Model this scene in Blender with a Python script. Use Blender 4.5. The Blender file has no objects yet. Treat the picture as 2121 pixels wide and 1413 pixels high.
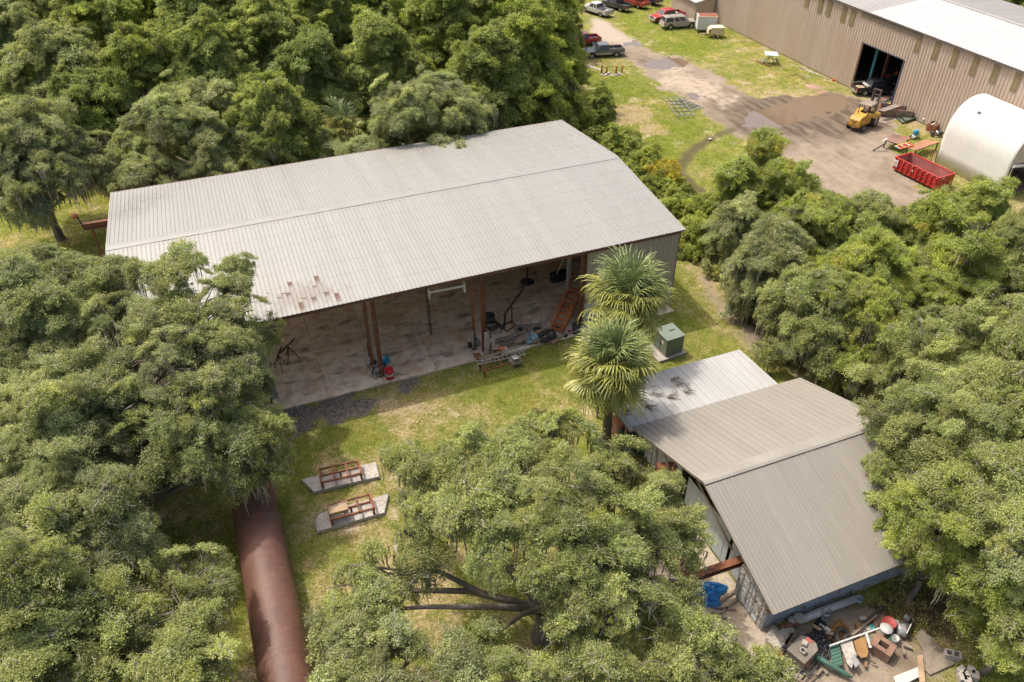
import bpy, bmesh, math, random
import numpy as np
from mathutils import Vector, Matrix, Euler, Quaternion

S = bpy.context.scene
C = S.collection
rad = math.radians

# ------------------------------------------------------------------ camera
F_PX, YAW, PITCH, ROLL = 1642.77, 0.37913, 0.66243, -0.0008
CAM = np.array([8.818, -44.374, 38.0])


def cam_axes():
    cy, sy = math.cos(YAW), math.sin(YAW)
    f = np.array([sy*math.cos(PITCH), cy*math.cos(PITCH), -math.sin(PITCH)])
    r = np.array([cy, -sy, 0.0])
    u = np.cross(r, f)
    cr, sr = math.cos(ROLL), math.sin(ROLL)
    return r*cr+u*sr, u*cr-r*sr, f


AX = cam_axes()


def G(px, py, z=0.0):
    """world point at height z seen at photograph pixel (px, py)"""
    d = AX[0]*(px-1060.5)/F_PX - AX[1]*(py-706.5)/F_PX + AX[2]
    t = (z-CAM[2])/d[2]
    p = CAM+d*t
    return Vector((p[0], p[1], z))


cd = bpy.data.cameras.new('camera')
cam = bpy.data.objects.new('camera', cd)
C.objects.link(cam)
cd.sensor_width = 36.0
cd.lens = F_PX/2121*36.0
cd.clip_start = 0.5
cd.clip_end = 3000
M = Matrix((AX[0], AX[1], -AX[2])).transposed().to_4x4()
M.translation = Vector(CAM)
cam.matrix_world = M
S.camera = cam

# ------------------------------------------------------------------ light
SUN_DIR = Vector((-2.16, 3.28, 7.40)).normalized()      # towards the sun
SUN_EL = math.asin(SUN_DIR.z)
SUN_AZ = math.atan2(SUN_DIR.x, SUN_DIR.y)               # clockwise from +Y
w = bpy.data.worlds.new('World')
S.world = w
w.use_nodes = True
nt = w.node_tree
bg = nt.nodes['Background']
sky = nt.nodes.new('ShaderNodeTexSky')
sky.sky_type = 'NISHITA'
sky.sun_disc = False
sky.sun_elevation = SUN_EL
sky.sun_rotation = SUN_AZ
sky.air_density = 1.0
sky.dust_density = 7.0
sky.ozone_density = 0.3
nt.links.new(sky.outputs[0], bg.inputs[0])
bg.inputs[1].default_value = 0.15
sd = bpy.data.lights.new('sun', 'SUN')
sd.energy = 2.1
sd.angle = rad(0.6)
sd.color = (1.0, 0.94, 0.84)
sun = bpy.data.objects.new('sun', sd)
C.objects.link(sun)
sun.rotation_euler = (-SUN_DIR).to_track_quat('-Z', 'Y').to_euler()
sun.location = (0, 0, 60)
S.view_settings.view_transform = 'Standard'
S.view_settings.look = 'None'
S.view_settings.gamma = 1
S.view_settings.use_curve_mapping = False
S.view_settings.exposure = 0.7
S.cycles.max_bounces = 8
S.cycles.diffuse_bounces = 5
S.cycles.glossy_bounces = 3
S.cycles.transmission_bounces = 4
S.cycles.transparent_max_bounces = 8
S.cycles.use_denoising = True
S.cycles.caustics_reflective = False
S.cycles.caustics_refractive = False


# ------------------------------------------------------------------ node helpers
class NT:
    def __init__(s, m):
        s.t = m.node_tree
        s.N, s.L = s.t.nodes, s.t.links

    def n(s, typ, **kw):
        nd = s.N.new('ShaderNode'+typ)
        for k, v in kw.items():
            if k.startswith('i_'):
                nd.inputs[k[2:].replace('_', ' ')].default_value = v
            else:
                setattr(nd, k, v)
        return nd

    def link(s, a, b):
        s.L.new(a, b)

    def noise(s, vec, scale, detail=4, rough=.55):
        nd = s.n('TexNoise')
        nd.inputs['Scale'].default_value = scale
        nd.inputs['Detail'].default_value = detail
        nd.inputs['Roughness'].default_value = rough
        if vec is not None:
            s.link(vec, nd.inputs['Vector'])
        return nd.outputs[0]

    def ramp(s, fac, *stops):
        r = s.n('ValToRGB')
        e = r.color_ramp.elements
        while len(e) < len(stops):
            e.new(.5)
        for el, (p, c) in zip(e, stops):
            el.position = p
            el.color = (c, c, c, 1) if isinstance(c, (int, float)) else (*c, 1)
        s.link(fac, r.inputs[0])
        return r.outputs[0]

    def mix(s, fac, a, b, mode='MIX'):
        m = s.n('Mix', data_type='RGBA', blend_type=mode)
        for sock, v in ((m.inputs[0], fac), (m.inputs[6], a), (m.inputs[7], b)):
            if hasattr(v, 'links') or hasattr(v, 'is_linked'):
                s.link(v, sock)
            elif isinstance(v, (int, float)):
                sock.default_value = v
            else:
                sock.default_value = (*v, 1)
        return m.outputs[2]

    def math(s, op, a, b=None, c=None, clamp=False):
        m = s.n('Math', operation=op, use_clamp=clamp)
        for i, v in enumerate((a, b, c)):
            if v is None:
                continue
            if isinstance(v, (int, float)):
                m.inputs[i].default_value = v
            else:
                s.link(v, m.inputs[i])
        return m.outputs[0]

    def mapping(s, vec, scale):
        m = s.n('Mapping')
        m.inputs['Scale'].default_value = scale
        s.link(vec, m.inputs['Vector'])
        return m.outputs[0]


MATS = {}


def mk(name):
    m = bpy.data.materials.new(name)
    m.use_nodes = True
    MATS[name] = m
    t = NT(m)
    return m, t, t.N['Principled BSDF']


def bump(t, bsdf, h, strength, dist=.05):
    b = t.n('Bump')
    b.inputs['Strength'].default_value = strength
    b.inputs['Distance'].default_value = dist
    t.link(h, b.inputs['Height'])
    t.link(b.outputs[0], bsdf.inputs['Normal'])


RUST = (0.17, 0.062, 0.030)


def mat(name, col, rough=.6, metal=0.0, var=.18, scale=2.0, bmp=0.0, rust=0.0, rustcol=RUST, dirt=0.12, spec=.5, rnd=0.0, stretch=None):
    """weathered solid material: two-scale tone variation, grime, optional rust breaking through"""
    if name in MATS:
        return MATS[name]
    m, t, b = mk(name)
    pos = t.n('NewGeometry').outputs['Position']
    if stretch:
        pos = t.mapping(pos, stretch)
    big = t.noise(pos, scale*.35, 3)
    fine = t.noise(pos, scale*4, 5, .65)
    c = t.mix(t.ramp(big, (.3, 0.0), (.7, 1.0)), [x*(1-var) for x in col], [min(1, x*(1+var)) for x in col])
    c = t.mix(t.math('MULTIPLY', t.ramp(fine, (.45, 0.0), (.75, 1.0)), dirt*2.2, clamp=True), c, (.13, .105, .075))
    if rnd:
        r = t.n('ObjectInfo').outputs['Random']
        hs = t.n('HueSaturation')
        t.link(t.math('MULTIPLY_ADD', r, rnd*2, 1-rnd), hs.inputs['Value'])
        t.link(c, hs.inputs['Color'])
        c = hs.outputs[0]
    if rust:
        rn = t.noise(pos, scale*1.3, 6, .7)
        rm = t.ramp(rn, (max(0, .62-rust*.35), 0.0), (max(.02, .70-rust*.35), 1.0))
        rc = t.mix(fine, [x*.55 for x in rustcol], [x*1.7 for x in rustcol])
        c = t.mix(rm, c, rc)
    t.link(c, b.inputs['Base Color'])
    b.inputs['Metallic'].default_value = metal
    rr = t.math('MULTIPLY_ADD', fine, .3, max(.05, rough-.15), clamp=True)
    t.link(rr, b.inputs['Roughness'])
    b.inputs['Specular IOR Level'].default_value = spec
    if bmp:
        bump(t, b, fine, bmp, .03)
    return m


# ------------------------------------------------------------------ mesh builder
class MB:
    def __init__(s):
        s.v, s.f, s.m, s.sm = [], [], [], []

    def add(s, vs, fs, mi=0, smooth=False):
        o = len(s.v)
        s.v += [tuple(v) for v in vs]
        for f in fs:
            s.f.append([i+o for i in f])
            s.m.append(mi)
            s.sm.append(smooth)
        return s

    def box(s, c, d, rot=None, mi=0, taper=1.0):
        hx, hy, hz = d[0]/2, d[1]/2, d[2]/2
        vs = []
        for z in (-hz, hz):
            k = taper if z > 0 else 1
            vs += [Vector((x*k, y*k, z)) for x, y in ((-hx, -hy), (hx, -hy), (hx, hy), (-hx, hy))]
        if rot is not None:
            R = rot if isinstance(rot, Matrix) else Euler(rot).to_matrix()
            vs = [R @ v for v in vs]
        c = Vector(c)
        return s.add([v+c for v in vs], [(3, 2, 1, 0), (4, 5, 6, 7), (0, 1, 5, 4), (1, 2, 6, 5), (2, 3, 7, 6), (3, 0, 4, 7)], mi)

    def bar(s, a, b, w, h=None, mi=0):
        """rectangular bar from a to b"""
        a, b = Vector(a), Vector(b)
        d = b-a
        q = d.to_track_quat('X', 'Z').to_matrix()
        return s.box((a+b)/2, (d.length, w, h or w), q, mi)

    def tube(s, pts, r, n=8, mi=0, cap=True, smooth=True):
        pts = [Vector(p) for p in pts]
        rs = r if isinstance(r, (list, tuple)) else [r]*len(pts)
        vs, fs = [], []
        prev = None
        for i, p in enumerate(pts):
            d = (pts[min(i+1, len(pts)-1)]-pts[max(i-1, 0)])
            if d.length < 1e-9:
                d = Vector((0, 0, 1))
            d.normalize()
            if prev is None:
                ref = Vector((0, 0, 1)) if abs(d.z) < .9 else Vector((1, 0, 0))
                x = d.cross(ref).normalized()
            else:
                x = (prev-d*prev.dot(d))
                x = x.normalized() if x.length > 1e-6 else d.orthogonal().normalized()
            prev = x
            y = d.cross(x)
            for k in range(n):
                a = 2*math.pi*k/n
                vs.append(p+(x*math.cos(a)+y*math.sin(a))*rs[i])
        for i in range(len(pts)-1):
            for k in range(n):
                fs.append((i*n+k, i*n+(k+1) % n, (i+1)*n+(k+1) % n, (i+1)*n+k))
        s.add(vs, fs, mi, smooth)
        if cap:
            o = len(s.v)-len(vs)
            s.f.append([o+k for k in range(n)][::-1])
            s.f.append([o+(len(pts)-1)*n+k for k in range(n)])
            s.m += [mi, mi]
            s.sm += [False, False]
        return s

    def lathe(s, prof, n=20, mi=0, axis='z', c=(0, 0, 0), closed=False, smooth=True):
        """prof: list of (r, h) revolved about the axis"""
        vs, fs = [], []
        for r, h in prof:
            for k in range(n):
                a = 2*math.pi*k/n
                p = (r*math.cos(a), r*math.sin(a), h)
                if axis == 'y':
                    p = (p[0], p[2], p[1])
                if axis == 'x':
                    p = (p[2], p[0], p[1])
                vs.append(Vector(p)+Vector(c))
        m = len(prof)
        for i in range(m-1 if not closed else m):
            j = (i+1) % m
            for k in range(n):
                fs.append((i*n+k, i*n+(k+1) % n, j*n+(k+1) % n, j*n+k))
        s.add(vs, fs, mi, smooth)
        return s

    def prism(s, poly, z0, z1, mi=0, axis='z'):
        """polygon (a,b) extruded; axis z: (x,y); axis y: (x,z) extruded along y; axis x: (y,z)"""
        f = {'z': lambda a, b, h: (a, b, h), 'y': lambda a, b, h: (a, h, b), 'x': lambda a, b, h: (h, a, b)}[axis]
        n = len(poly)
        vs = [f(a, b, z0) for a, b in poly]+[f(a, b, z1) for a, b in poly]
        fs = [list(range(n))[::-1], [n+i for i in range(n)]]+[(i, (i+1) % n, n+(i+1) % n, n+i) for i in range(n)]
        return s.add(vs, fs, mi)

    def quad(s, a, b, c, d, mi=0):
        return s.add([a, b, c, d], [(0, 1, 2, 3)], mi)

    def build(s, name, mats, parent=None, loc=None, rot=None, bevel=0, link=True):
        me = bpy.data.meshes.new(name)
        me.from_pydata([tuple(v) for v in s.v], [], s.f)
        mats = mats if isinstance(mats, (list, tuple)) else [mats]
        for x in mats:
            me.materials.append(x)
        me.polygons.foreach_set('material_index', s.m)
        me.polygons.foreach_set('use_smooth', s.sm)
        bm = bmesh.new()
        bm.from_mesh(me)
        bmesh.ops.recalc_face_normals(bm, faces=bm.faces)
        bm.to_mesh(me)
        bm.free()
        o = bpy.data.objects.new(name, me)
        if link:
            C.objects.link(o)
        if parent is not None:
            o.parent = parent
        if loc is not None:
            o.location = loc
        if rot is not None:
            o.rotation_euler = rot if isinstance(rot, (tuple, list, Euler)) else (0, 0, rot)
        if bevel:
            b = o.modifiers.new('bevel', 'BEVEL')
            b.width = bevel
            b.segments = 2
            b.limit_method = 'ANGLE'
        return o


def tag(o, label=None, cat=None, group=None, kind=None):
    if label:
        o['label'] = label
    if cat:
        o['category'] = cat
    if group:
        o['group'] = group
    if kind:
        o['kind'] = kind
    return o


def thing(name, label, cat, loc=(0, 0, 0), rz=0.0, group=None):
    o = bpy.data.objects.new(name, None)
    o.empty_display_size = .3
    C.objects.link(o)
    o.location = loc
    o.rotation_euler = (0, 0, rz)
    return tag(o, label, cat, group)


def struct(o):
    o['kind'] = 'structure'
    return o


def dup(me_obj, name=None, parent=None, loc=None, rot=None, scale=None):
    """copy of one object sharing its mesh"""
    o = me_obj.copy()
    if name:
        o.name = name
    C.objects.link(o)
    if parent is not None:
        o.parent = parent
    if loc is not None:
        o.location = loc
    if rot is not None:
        o.rotation_euler = rot
    if scale is not None:
        o.scale = scale
    return o


def copy_tree(o, parent=None):
    c = o.copy()
    C.objects.link(c)
    c.parent = parent
    for ch in list(o.children):
        copy_tree(ch, c)
    return c


def jit(rng, s):
    return rng.uniform(-s, s)
# ------------------------------------------------------------------ ground
def fbm(x, y, seed=0, octv=4):
    """cheap value noise, vectorised, about -1..1"""
    r = np.zeros_like(x)
    a = 1.0
    tot = 0
    for o in range(octv):
        xi, yi = np.floor(x).astype(int), np.floor(y).astype(int)
        fx, fy = x-xi, y-yi
        fx, fy = fx*fx*(3-2*fx), fy*fy*(3-2*fy)

        def h(i, j):
            n = (i*374761393+j*668265263+(seed+o)*1442695041) & 0x7fffffff
            n = ((n ^ (n >> 13))*1274126177) & 0x7fffffff
            return (n ^ (n >> 16)) % 65536/32768.0-1
        v = (h(xi, yi)*(1-fx)+h(xi+1, yi)*fx)*(1-fy)+(h(xi, yi+1)*(1-fx)+h(xi+1, yi+1)*fx)*fy
        r += v*a
        tot += a
        a *= .5
        x, y = x*2.03+17, y*2.03+31
    return r/tot


def sd_poly(x, y, poly):
    """signed distance, negative inside"""
    d = np.full_like(x, 1e9)
    ins = np.zeros(x.shape, bool)
    n = len(poly)
    for i in range(n):
        ax, ay = poly[i]
        bx, by = poly[(i+1) % n]
        ex, ey = bx-ax, by-ay
        t = np.clip(((x-ax)*ex+(y-ay)*ey)/(ex*ex+ey*ey+1e-9), 0, 1)
        d = np.minimum(d, np.hypot(x-ax-t*ex, y-ay-t*ey))
        c = ((ay > y) != (by > y)) & (x < (bx-ax)*(y-ay)/(by-ay+1e-12)+ax)
        ins ^= c
    return np.where(ins, -d, d)


def sd_line(x, y, pts):
    d = np.full_like(x, 1e9)
    for (ax, ay), (bx, by) in zip(pts, pts[1:]):
        ex, ey = bx-ax, by-ay
        t = np.clip(((x-ax)*ex+(y-ay)*ey)/(ex*ex+ey*ey+1e-9), 0, 1)
        d = np.minimum(d, np.hypot(x-ax-t*ex, y-ay-t*ey))
    return d


def W(*pts):
    return [tuple(G(a, b)[:2]) for a, b in pts]


YARD = W((1228, 52), (1262, 48), (1300, 84), (1345, 108), (1420, 120), (1500, 165), (1560, 196), (1640, 192), (1745, 190), (1790, 200), (1850, 208), (1835, 250), (1870, 262),
         (1850, 300), (1870, 330), (1880, 360), (1940, 405), (1960, 470), (1800, 500), (1700, 470), (1640, 395), (1560, 318), (1520, 280), (1478, 250), (1430, 208),
         (1375, 180), (1330, 150), (1300, 130), (1268, 118), (1228, 105))
JUNK = W((1585, 1335), (1640, 1275), (1790, 1225), (1850, 1290), (1960, 1340), (1990, 1440), (1600, 1440))
CORNER = W((1408, 505), (1440, 530), (1500, 600), (1570, 690), (1650, 790), (1600, 770), (1560, 730), (1500, 660), (1440, 590), (1415, 540))
ROAD = W((1228, 36), (1246, 40), (1330, 92), (1300, 96), (1228, 78))
CHALK = [W((1375, 148), (1400, 142), (1425, 150), (1440, 160), (1470, 165), (1500, 190), (1518, 212), (1495, 222), (1460, 205), (1420, 190), (1385, 180), (1365, 170)),
         W((1455, 106), (1490, 108), (1565, 96), (1560, 104), (1490, 116))]
TRACK = W((1590, 255), (1545, 262), (1500, 275), (1465, 290), (1430, 315), (1412, 340), (1412, 362), (1430, 385), (1450, 395))
DRY = [(W((570, 900), (800, 850), (1150, 790), (1250, 800), (1260, 930), (850, 1000), (600, 1060)), .58, 2.5),
       (W((800, 1150), (1100, 1120), (1150, 1330), (900, 1400), (750, 1300)), 1.0, 3),
       (W((1410, 500), (1470, 560), (1580, 680), (1640, 780), (1560, 740), (1440, 650)), .9, 1.2),
       (W((1400, 700), (1560, 700), (1600, 740), (1350, 800)), .5, 2),
       (W((300, 1000), (470, 960), (470, 1180), (330, 1200)), .7, 2),
       (W((590, 1020), (700, 1000), (830, 1000), (820, 1090), (620, 1120)), .75, 1.2),
       (W((1560, 1290), (2000, 1290), (2121, 1413), (1560, 1413)), .9, 2)]
LITTER = [(W((1420, 520), (1460, 545), (1560, 690), (1680, 800), (1900, 900), (1900, 600), (1600, 480)), 1.0, 1.5),
          (W((0, 0), (1150, 0), (1150, 240), (700, 320), (320, 385), (0, 330)), 1.0, 3),
          (W((1640, 1260), (1800, 1225), (1980, 1200), (2000, 1330), (1880, 1350), (1650, 1330)), .8, 1),
          (W((1240, 900), (1330, 880), (1400, 980), (1290, 960)), .7, 1)]
GRAVEL = [W((598, 850), (700, 826), (800, 806), (850, 800), (800, 840), (690, 872), (600, 905))]
SPOTS = [(1350, 268, 1.6), (1335, 272, 1.0), (1310, 235, 2.6), (1290, 245, 2.2), (1600, 90, 1.2), (1500, 240, 2.5)]


def attrs(x, y):
    n1 = fbm(x*.55, y*.55, 3)
    n2 = fbm(x*.16, y*.16, 9)
    n3 = fbm(x*1.6, y*1.6, 21)
    sm = lambda d, w: 1/(1+np.exp(np.clip(d/w, -40, 40)))
    yd = sd_poly(x, y, YARD)+n1*2.2+n2*1.5
    dirt = sm(yd, .45)
    dirt = np.maximum(dirt, .85*sm(sd_poly(x, y, JUNK)+n1*1.4+n2, .4))
    dirt = np.maximum(dirt, .62*sm(sd_poly(x, y, CORNER)+n1*1.6+n3*.5, .4))
    road = sm(sd_poly(x, y, ROAD)+n1*.8, .25)
    chalk = np.zeros_like(x)
    for k, c in enumerate(CHALK):
        chalk = np.maximum(chalk, sm(sd_poly(x, y, c)+n1*1.8+n3*.8+.5*k, .3))
    tr = np.abs(sd_line(x, y, TRACK))
    track = sm(tr-.75+n1*.5+n3*.3, .3)
    dry = np.clip(.33+n2*.55+n1*.35, 0, 1)
    for p, a, wd in DRY:
        dry = np.maximum(dry, a*sm(sd_poly(x, y, p)+n2*wd*1.3+n1*1.0, wd*.5)*np.clip(.8+n1*.7+n3*.3, 0, 1.2))
    lit = np.zeros_like(x)
    for p, a, wd in LITTER:
        lit = np.maximum(lit, a*sm(sd_poly(x, y, p)+n1*wd*1.3+n3*.5, wd*.35))
    grav = np.zeros_like(x)
    for p in GRAVEL:
        grav = np.maximum(grav, sm(sd_poly(x, y, p)+n1*1.3+n3*1.0, .3))
    for px, py, r in SPOTS:
        c = G(px, py)
        d = np.hypot((x-c.x), (y-c.y)*.8)
        dry = np.maximum(dry, 1.0*sm(d-r+n1*1.2+n3*.6, .35))
    mud = np.maximum(track*.9, dirt*np.clip(.25+n2*.9+n1*.35, 0, 1))
    c = G(1670, 230)
    mud = np.maximum(mud, dirt*np.clip(1.45-np.hypot((x-c.x)/15, (y-c.y)/9)+n1*.3, 0, 1))
    # bright bare spots worn into the turf
    bare = np.clip((n1*.8+n3*.7-.34)*3.5, 0, 1)
    return dirt, road, chalk, np.clip(dry, 0, 1), np.clip(lit, 0, 1), grav, np.clip(mud, 0, 1), bare


PUDDLES = {
    'wide': [(1535, 262), (1552, 246), (1562, 233), (1585, 226), (1620, 210), (1660, 200), (1752, 194), (1762, 206), (1754, 228), (1700, 244), (1640, 257), (1600, 264)],
    'mid': [(1340, 132), (1355, 120), (1385, 117), (1425, 122), (1436, 134), (1415, 138), (1395, 140), (1372, 147), (1350, 143)],
    'road': [(1288, 88), (1310, 84), (1330, 90), (1322, 98), (1300, 99), (1284, 95)],
    'small': [(1415, 190), (1440, 191), (1458, 200), (1435, 205)]}


def ground_material():
    m, t, b = mk('ground_cover')
    pos = t.n('NewGeometry').outputs['Position']
    A = lambda nm: t.n('Attribute', attribute_name=nm)
    a1 = A('cover_a')
    a2 = A('cover_b')
    s1 = t.n('SeparateColor')
    t.link(a1.outputs['Color'], s1.inputs[0])
    s2 = t.n('SeparateColor')
    t.link(a2.outputs['Color'], s2.inputs[0])
    dirt, dry, lit = s1.outputs[0], s1.outputs[1], s1.outputs[2]
    mud, grav, chalk = s2.outputs[0], s2.outputs[1], s2.outputs[2]
    bare = a1.outputs['Alpha']
    road = a2.outputs['Alpha']
    nf = t.noise(pos, 5.5, 6, .7)
    nm = t.noise(pos, 1.1, 5, .6)
    nb = t.noise(pos, .22, 4, .55)
    nv = t.noise(pos, 16, 4, .7)
    green = t.mix(t.ramp(nf, (.34, 0.0), (.66, 1.0)), (.068, .088, .014), (.175, .200, .036))
    green = t.mix(t.ramp(nm, (.35, 0.0), (.68, 1.0)), green, (.200, .195, .045))
    green = t.mix(t.math('MULTIPLY', t.ramp(nb, (.35, 0.0), (.7, 1.0)), .45), green, (.110, .135, .020))
    straw = t.mix(t.ramp(nf, (.33, 0.0), (.68, 1.0)), (.165, .125, .055), (.42, .335, .19))
    dmask = t.math('ADD', dry, t.math('ADD', t.math('MULTIPLY_ADD', nf, 1.0, -.5), t.math('MULTIPLY_ADD', nm, .9, -.45)))
    dmask = t.ramp(dmask, (.32, 0.0), (.72, 1.0))
    c = t.mix(dmask, green, straw)
    bm_ = t.math('MULTIPLY', bare, t.ramp(nm, (.42, 0.0), (.6, 1.0)))
    c = t.mix(t.math('MULTIPLY', bm_, .75), c, (.46, .37, .265))
    lc = t.mix(t.ramp(nv, (.35, 0.0), (.65, 1.0)), (.040, .028, .016), (.125, .085, .048))
    lm = t.ramp(t.math('ADD', lit, t.math('MULTIPLY_ADD', nm, .6, -.3)), (.4, 0.0), (.7, 1.0))
    c = t.mix(lm, c, lc)
    # dirt yard, with tyre-dragged streaks
    st = t.n('Mapping')
    st.inputs['Rotation'].default_value = (0, 0, rad(38))
    st.inputs['Scale'].default_value = (1.1, .22, 1)
    t.link(pos, st.inputs['Vector'])
    sn = t.noise(st.outputs[0], 1.0, 5, .6)
    dc = t.mix(t.ramp(t.math('ADD', t.math('MULTIPLY', sn, .45), t.math('MULTIPLY', nm, .55)), (.34, 0.0), (.66, 1.0)), (.205, .163, .122), (.345, .282, .216))
    dc = t.mix(t.math('MULTIPLY', t.ramp(nf, (.4, 0.0), (.7, 1.0)), .4), dc, (.14, .108, .075))
    weeds = t.math('MULTIPLY', t.ramp(nm, (.55, 0.0), (.68, 1.0)), t.ramp(nf, (.40, 0.0), (.60, 1.0)))
    dc = t.mix(t.math('MULTIPLY', weeds, .6), dc, (.16, .165, .05))
    mc = t.mix(t.ramp(sn, (.38, 0.0), (.62, 1.0)), (.085, .064, .046), (.175, .136, .100))
    dc = t.mix(t.ramp(mud, (.25, 0.0), (.8, 1.0)), dc, mc)
    de = t.ramp(t.math('ADD', dirt, t.math('ADD', t.math('MULTIPLY_ADD', nf, .7, -.35), t.math('MULTIPLY_ADD', nm, .6, -.3))), (.38, 0.0), (.66, 1.0))
    c = t.mix(de, c, dc)
    trm = t.math('MULTIPLY', t.math('SUBTRACT', 1.0, dirt), t.ramp(t.math('ADD', mud, t.math('MULTIPLY_ADD', nf, .7, -.35)), (.45, 0.0), (.75, 1.0)))
    c = t.mix(t.math('MULTIPLY', trm, .9), c, (.085, .072, .036))
    gv = t.n('TexVoronoi', i_Scale=15.0)
    t.link(pos, gv.inputs['Vector'])
    gc = t.mix(t.ramp(gv.outputs['Color'], (.2, 0.0), (.9, 1.0)), (.06, .05, .042), (.27, .24, .205))
    gm = t.ramp(t.math('ADD', grav, t.math('MULTIPLY_ADD', nm, .8, -.4)), (.38, 0.0), (.62, 1.0))
    c = t.mix(gm, c, gc)
    rc = t.mix(nm, (.31, .255, .20), (.41, .345, .28))
    c = t.mix(road, c, rc)
    cc = t.mix(t.ramp(nf, (.3, 0.0), (.7, 1.0)), (.30, .24, .175), (.47, .39, .30))
    cm = t.math('MULTIPLY', chalk, t.ramp(nm, (.36, 0.15), (.56, 1.0)))
    c = t.mix(cm, c, cc)
    t.link(c, b.inputs['Base Color'])
    b.inputs['Roughness'].default_value = .92
    b.inputs['Specular IOR Level'].default_value = .15
    h = t.math('ADD', t.math('MULTIPLY', nf, .7), t.math('MULTIPLY', nv, .4))
    bump(t, b, h, .55, .10)
    return m


def sheet(name, xs, ys, z, keep=None, relief=.05):
    X, Y = np.meshgrid(xs, ys)
    x, y = X.ravel(), Y.ravel()
    zz = np.full_like(x, z)+relief*fbm(x*.5, y*.5, 40)
    if name == 'dirt_yard':
        zz += .055*fbm(x*1.1, y*1.1, 43)
        for pp in PUDDLES.values():
            d = sd_poly(x, y, W(*pp))
            zz += np.clip(d, -1.2, 2.0)*.035*(d < 2)
            zz += np.where(d < .9, .018*fbm(x*2.2, y*2.2, 47), 0)
    nx, ny = len(xs), len(ys)
    i = np.arange(nx*ny).reshape(ny, nx)
    q = np.stack([i[:-1, :-1], i[:-1, 1:], i[1:, 1:], i[1:, :-1]], -1).reshape(-1, 4)
    at = attrs(x, y)
    if keep is not None:
        kv = keep(x, y)
        q = q[kv[q].all(1)]
        used = np.unique(q)
        remap = -np.ones(nx*ny, int)
        remap[used] = np.arange(len(used))
        q = remap[q]
        x, y, zz = x[used], y[used], zz[used]
        at = [a[used] for a in at]
    me = bpy.data.meshes.new(name)
    me.from_pydata(np.stack([x, y, zz], 1).tolist(), [], q.tolist())
    dirt, road, chalk, dry, lit, grav, mud, bare = at
    for nm, ch in (('cover_a', (dirt, dry, lit, bare)), ('cover_b', (mud, grav, chalk, road))):
        a = me.attributes.new(nm, 'FLOAT_COLOR', 'POINT')
        a.data.foreach_set('color', np.stack(ch, 1).astype(np.float32).ravel())
    me.materials.append(MATS['ground_cover'])
    o = bpy.data.objects.new(name, me)
    C.objects.link(o)
    me.polygons.foreach_set('use_smooth', [True]*len(me.polygons))
    return struct(o)


ground_material()
far = MB()
_e = (-60, 140, -60, 150)
xs = np.arange(-60, 140.1, .6)
ys = np.arange(-60, 150.1, .6)
ground = sheet('ground', xs, ys, -.03, relief=.02)
_o = MB()
R0 = 1500
for (x0, x1, y0, y1) in ((-R0, R0, 150, R0), (-R0, R0, -R0, -60), (-R0, -60, -60, 150), (140, R0, -60, 150)):
    _o.quad((x0, y0, -.05), (x1, y0, -.05), (x1, y1, -.05), (x0, y1, -.05))
struct(_o.build('terrain', mat('far_ground', (.11, .12, .045), .95, var=.3, scale=.1)))
yx = np.arange(45, 96, .4)
yy = np.arange(-6, 90, .4)
sheet('dirt_yard', yx, yy, .004, keep=lambda x, y: (sd_poly(x, y, YARD) < 3.2) & (x < 88.2), relief=.02)

# puddles: flat muddy water lying in the hollows of the yard
m, t, b = mk('muddy_water')
b.inputs['Base Color'].default_value = (.165, .118, .078, 1)
b.inputs['IOR'].default_value = 1.55
b.inputs['Roughness'].default_value = .02
b.inputs['Specular IOR Level'].default_value = .9
pos = t.n('NewGeometry').outputs['Position']
bump(t, b, t.noise(pos, 1.5, 2), .006, .05)


def puddle(label, pts, z=.006):
    w_ = W(*pts)
    for _ in range(2):                      # cut the corners
        w_ = [q for i in range(len(w_)) for q in ((w_[i][0]*.75+w_[(i+1) % len(w_)][0]*.25, w_[i][1]*.75+w_[(i+1) % len(w_)][1]*.25), (w_[i][0]*.25+w_[(i+1) % len(w_)][0]*.75, w_[i][1]*.25+w_[(i+1) % len(w_)][1]*.75))]
    n = len(w_)
    cx, cy = sum(a for a, _ in w_)/n, sum(b for _, b in w_)/n
    out = []
    for i in range(n):
        (ax, ay), (bx, by) = w_[i], w_[(i+1) % n]
        for k in range(4):
            u = k/4
            x, y = ax+(bx-ax)*u, ay+(by-ay)*u
            d = .55*float(fbm(np.array([x*.9]), np.array([y*.9]), 77)[0])
            l = math.hypot(x-cx, y-cy)+1e-6
            out.append((x+(x-cx)/l*(d+.7), y+(y-cy)/l*(d+.7)))
    o = MB().prism(out, z-.004, z).build('puddle', MATS['muddy_water'])
    return struct(o)


for _k, _p in PUDDLES.items():
    puddle(_k, _p)
# ------------------------------------------------------------------ buildings
def ribbed(width, length, ribs, rh=.035, rw=.07, tw=.03, th=0.0, minor=0):
    """ribbed steel sheet: profile across X (0..width), length along Y (0..length), ribs rising in Z; a thin skin closed at the ends of its lap"""
    pts = [(0.0, 0.0)]
    n = ribs
    for k in range(n):
        c = width*(k+.5)/n
        pts += [(c-rw/2, 0), (c-tw/2, rh), (c+tw/2, rh), (c+rw/2, 0)]
        for j in range(minor):
            cm = c+width/n*(j+1)/(minor+1)
            if cm < width-.02:
                pts += [(cm-.02, 0), (cm, rh*.25), (cm+.02, 0)]
    pts.append((width, 0.0))
    b = MB()
    vs = [(x, y, z) for y in (0, length) for x, z in pts]
    m = len(pts)
    b.add(vs, [(i, i+1, m+i+1, m+i) for i in range(m-1)])
    return b


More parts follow.
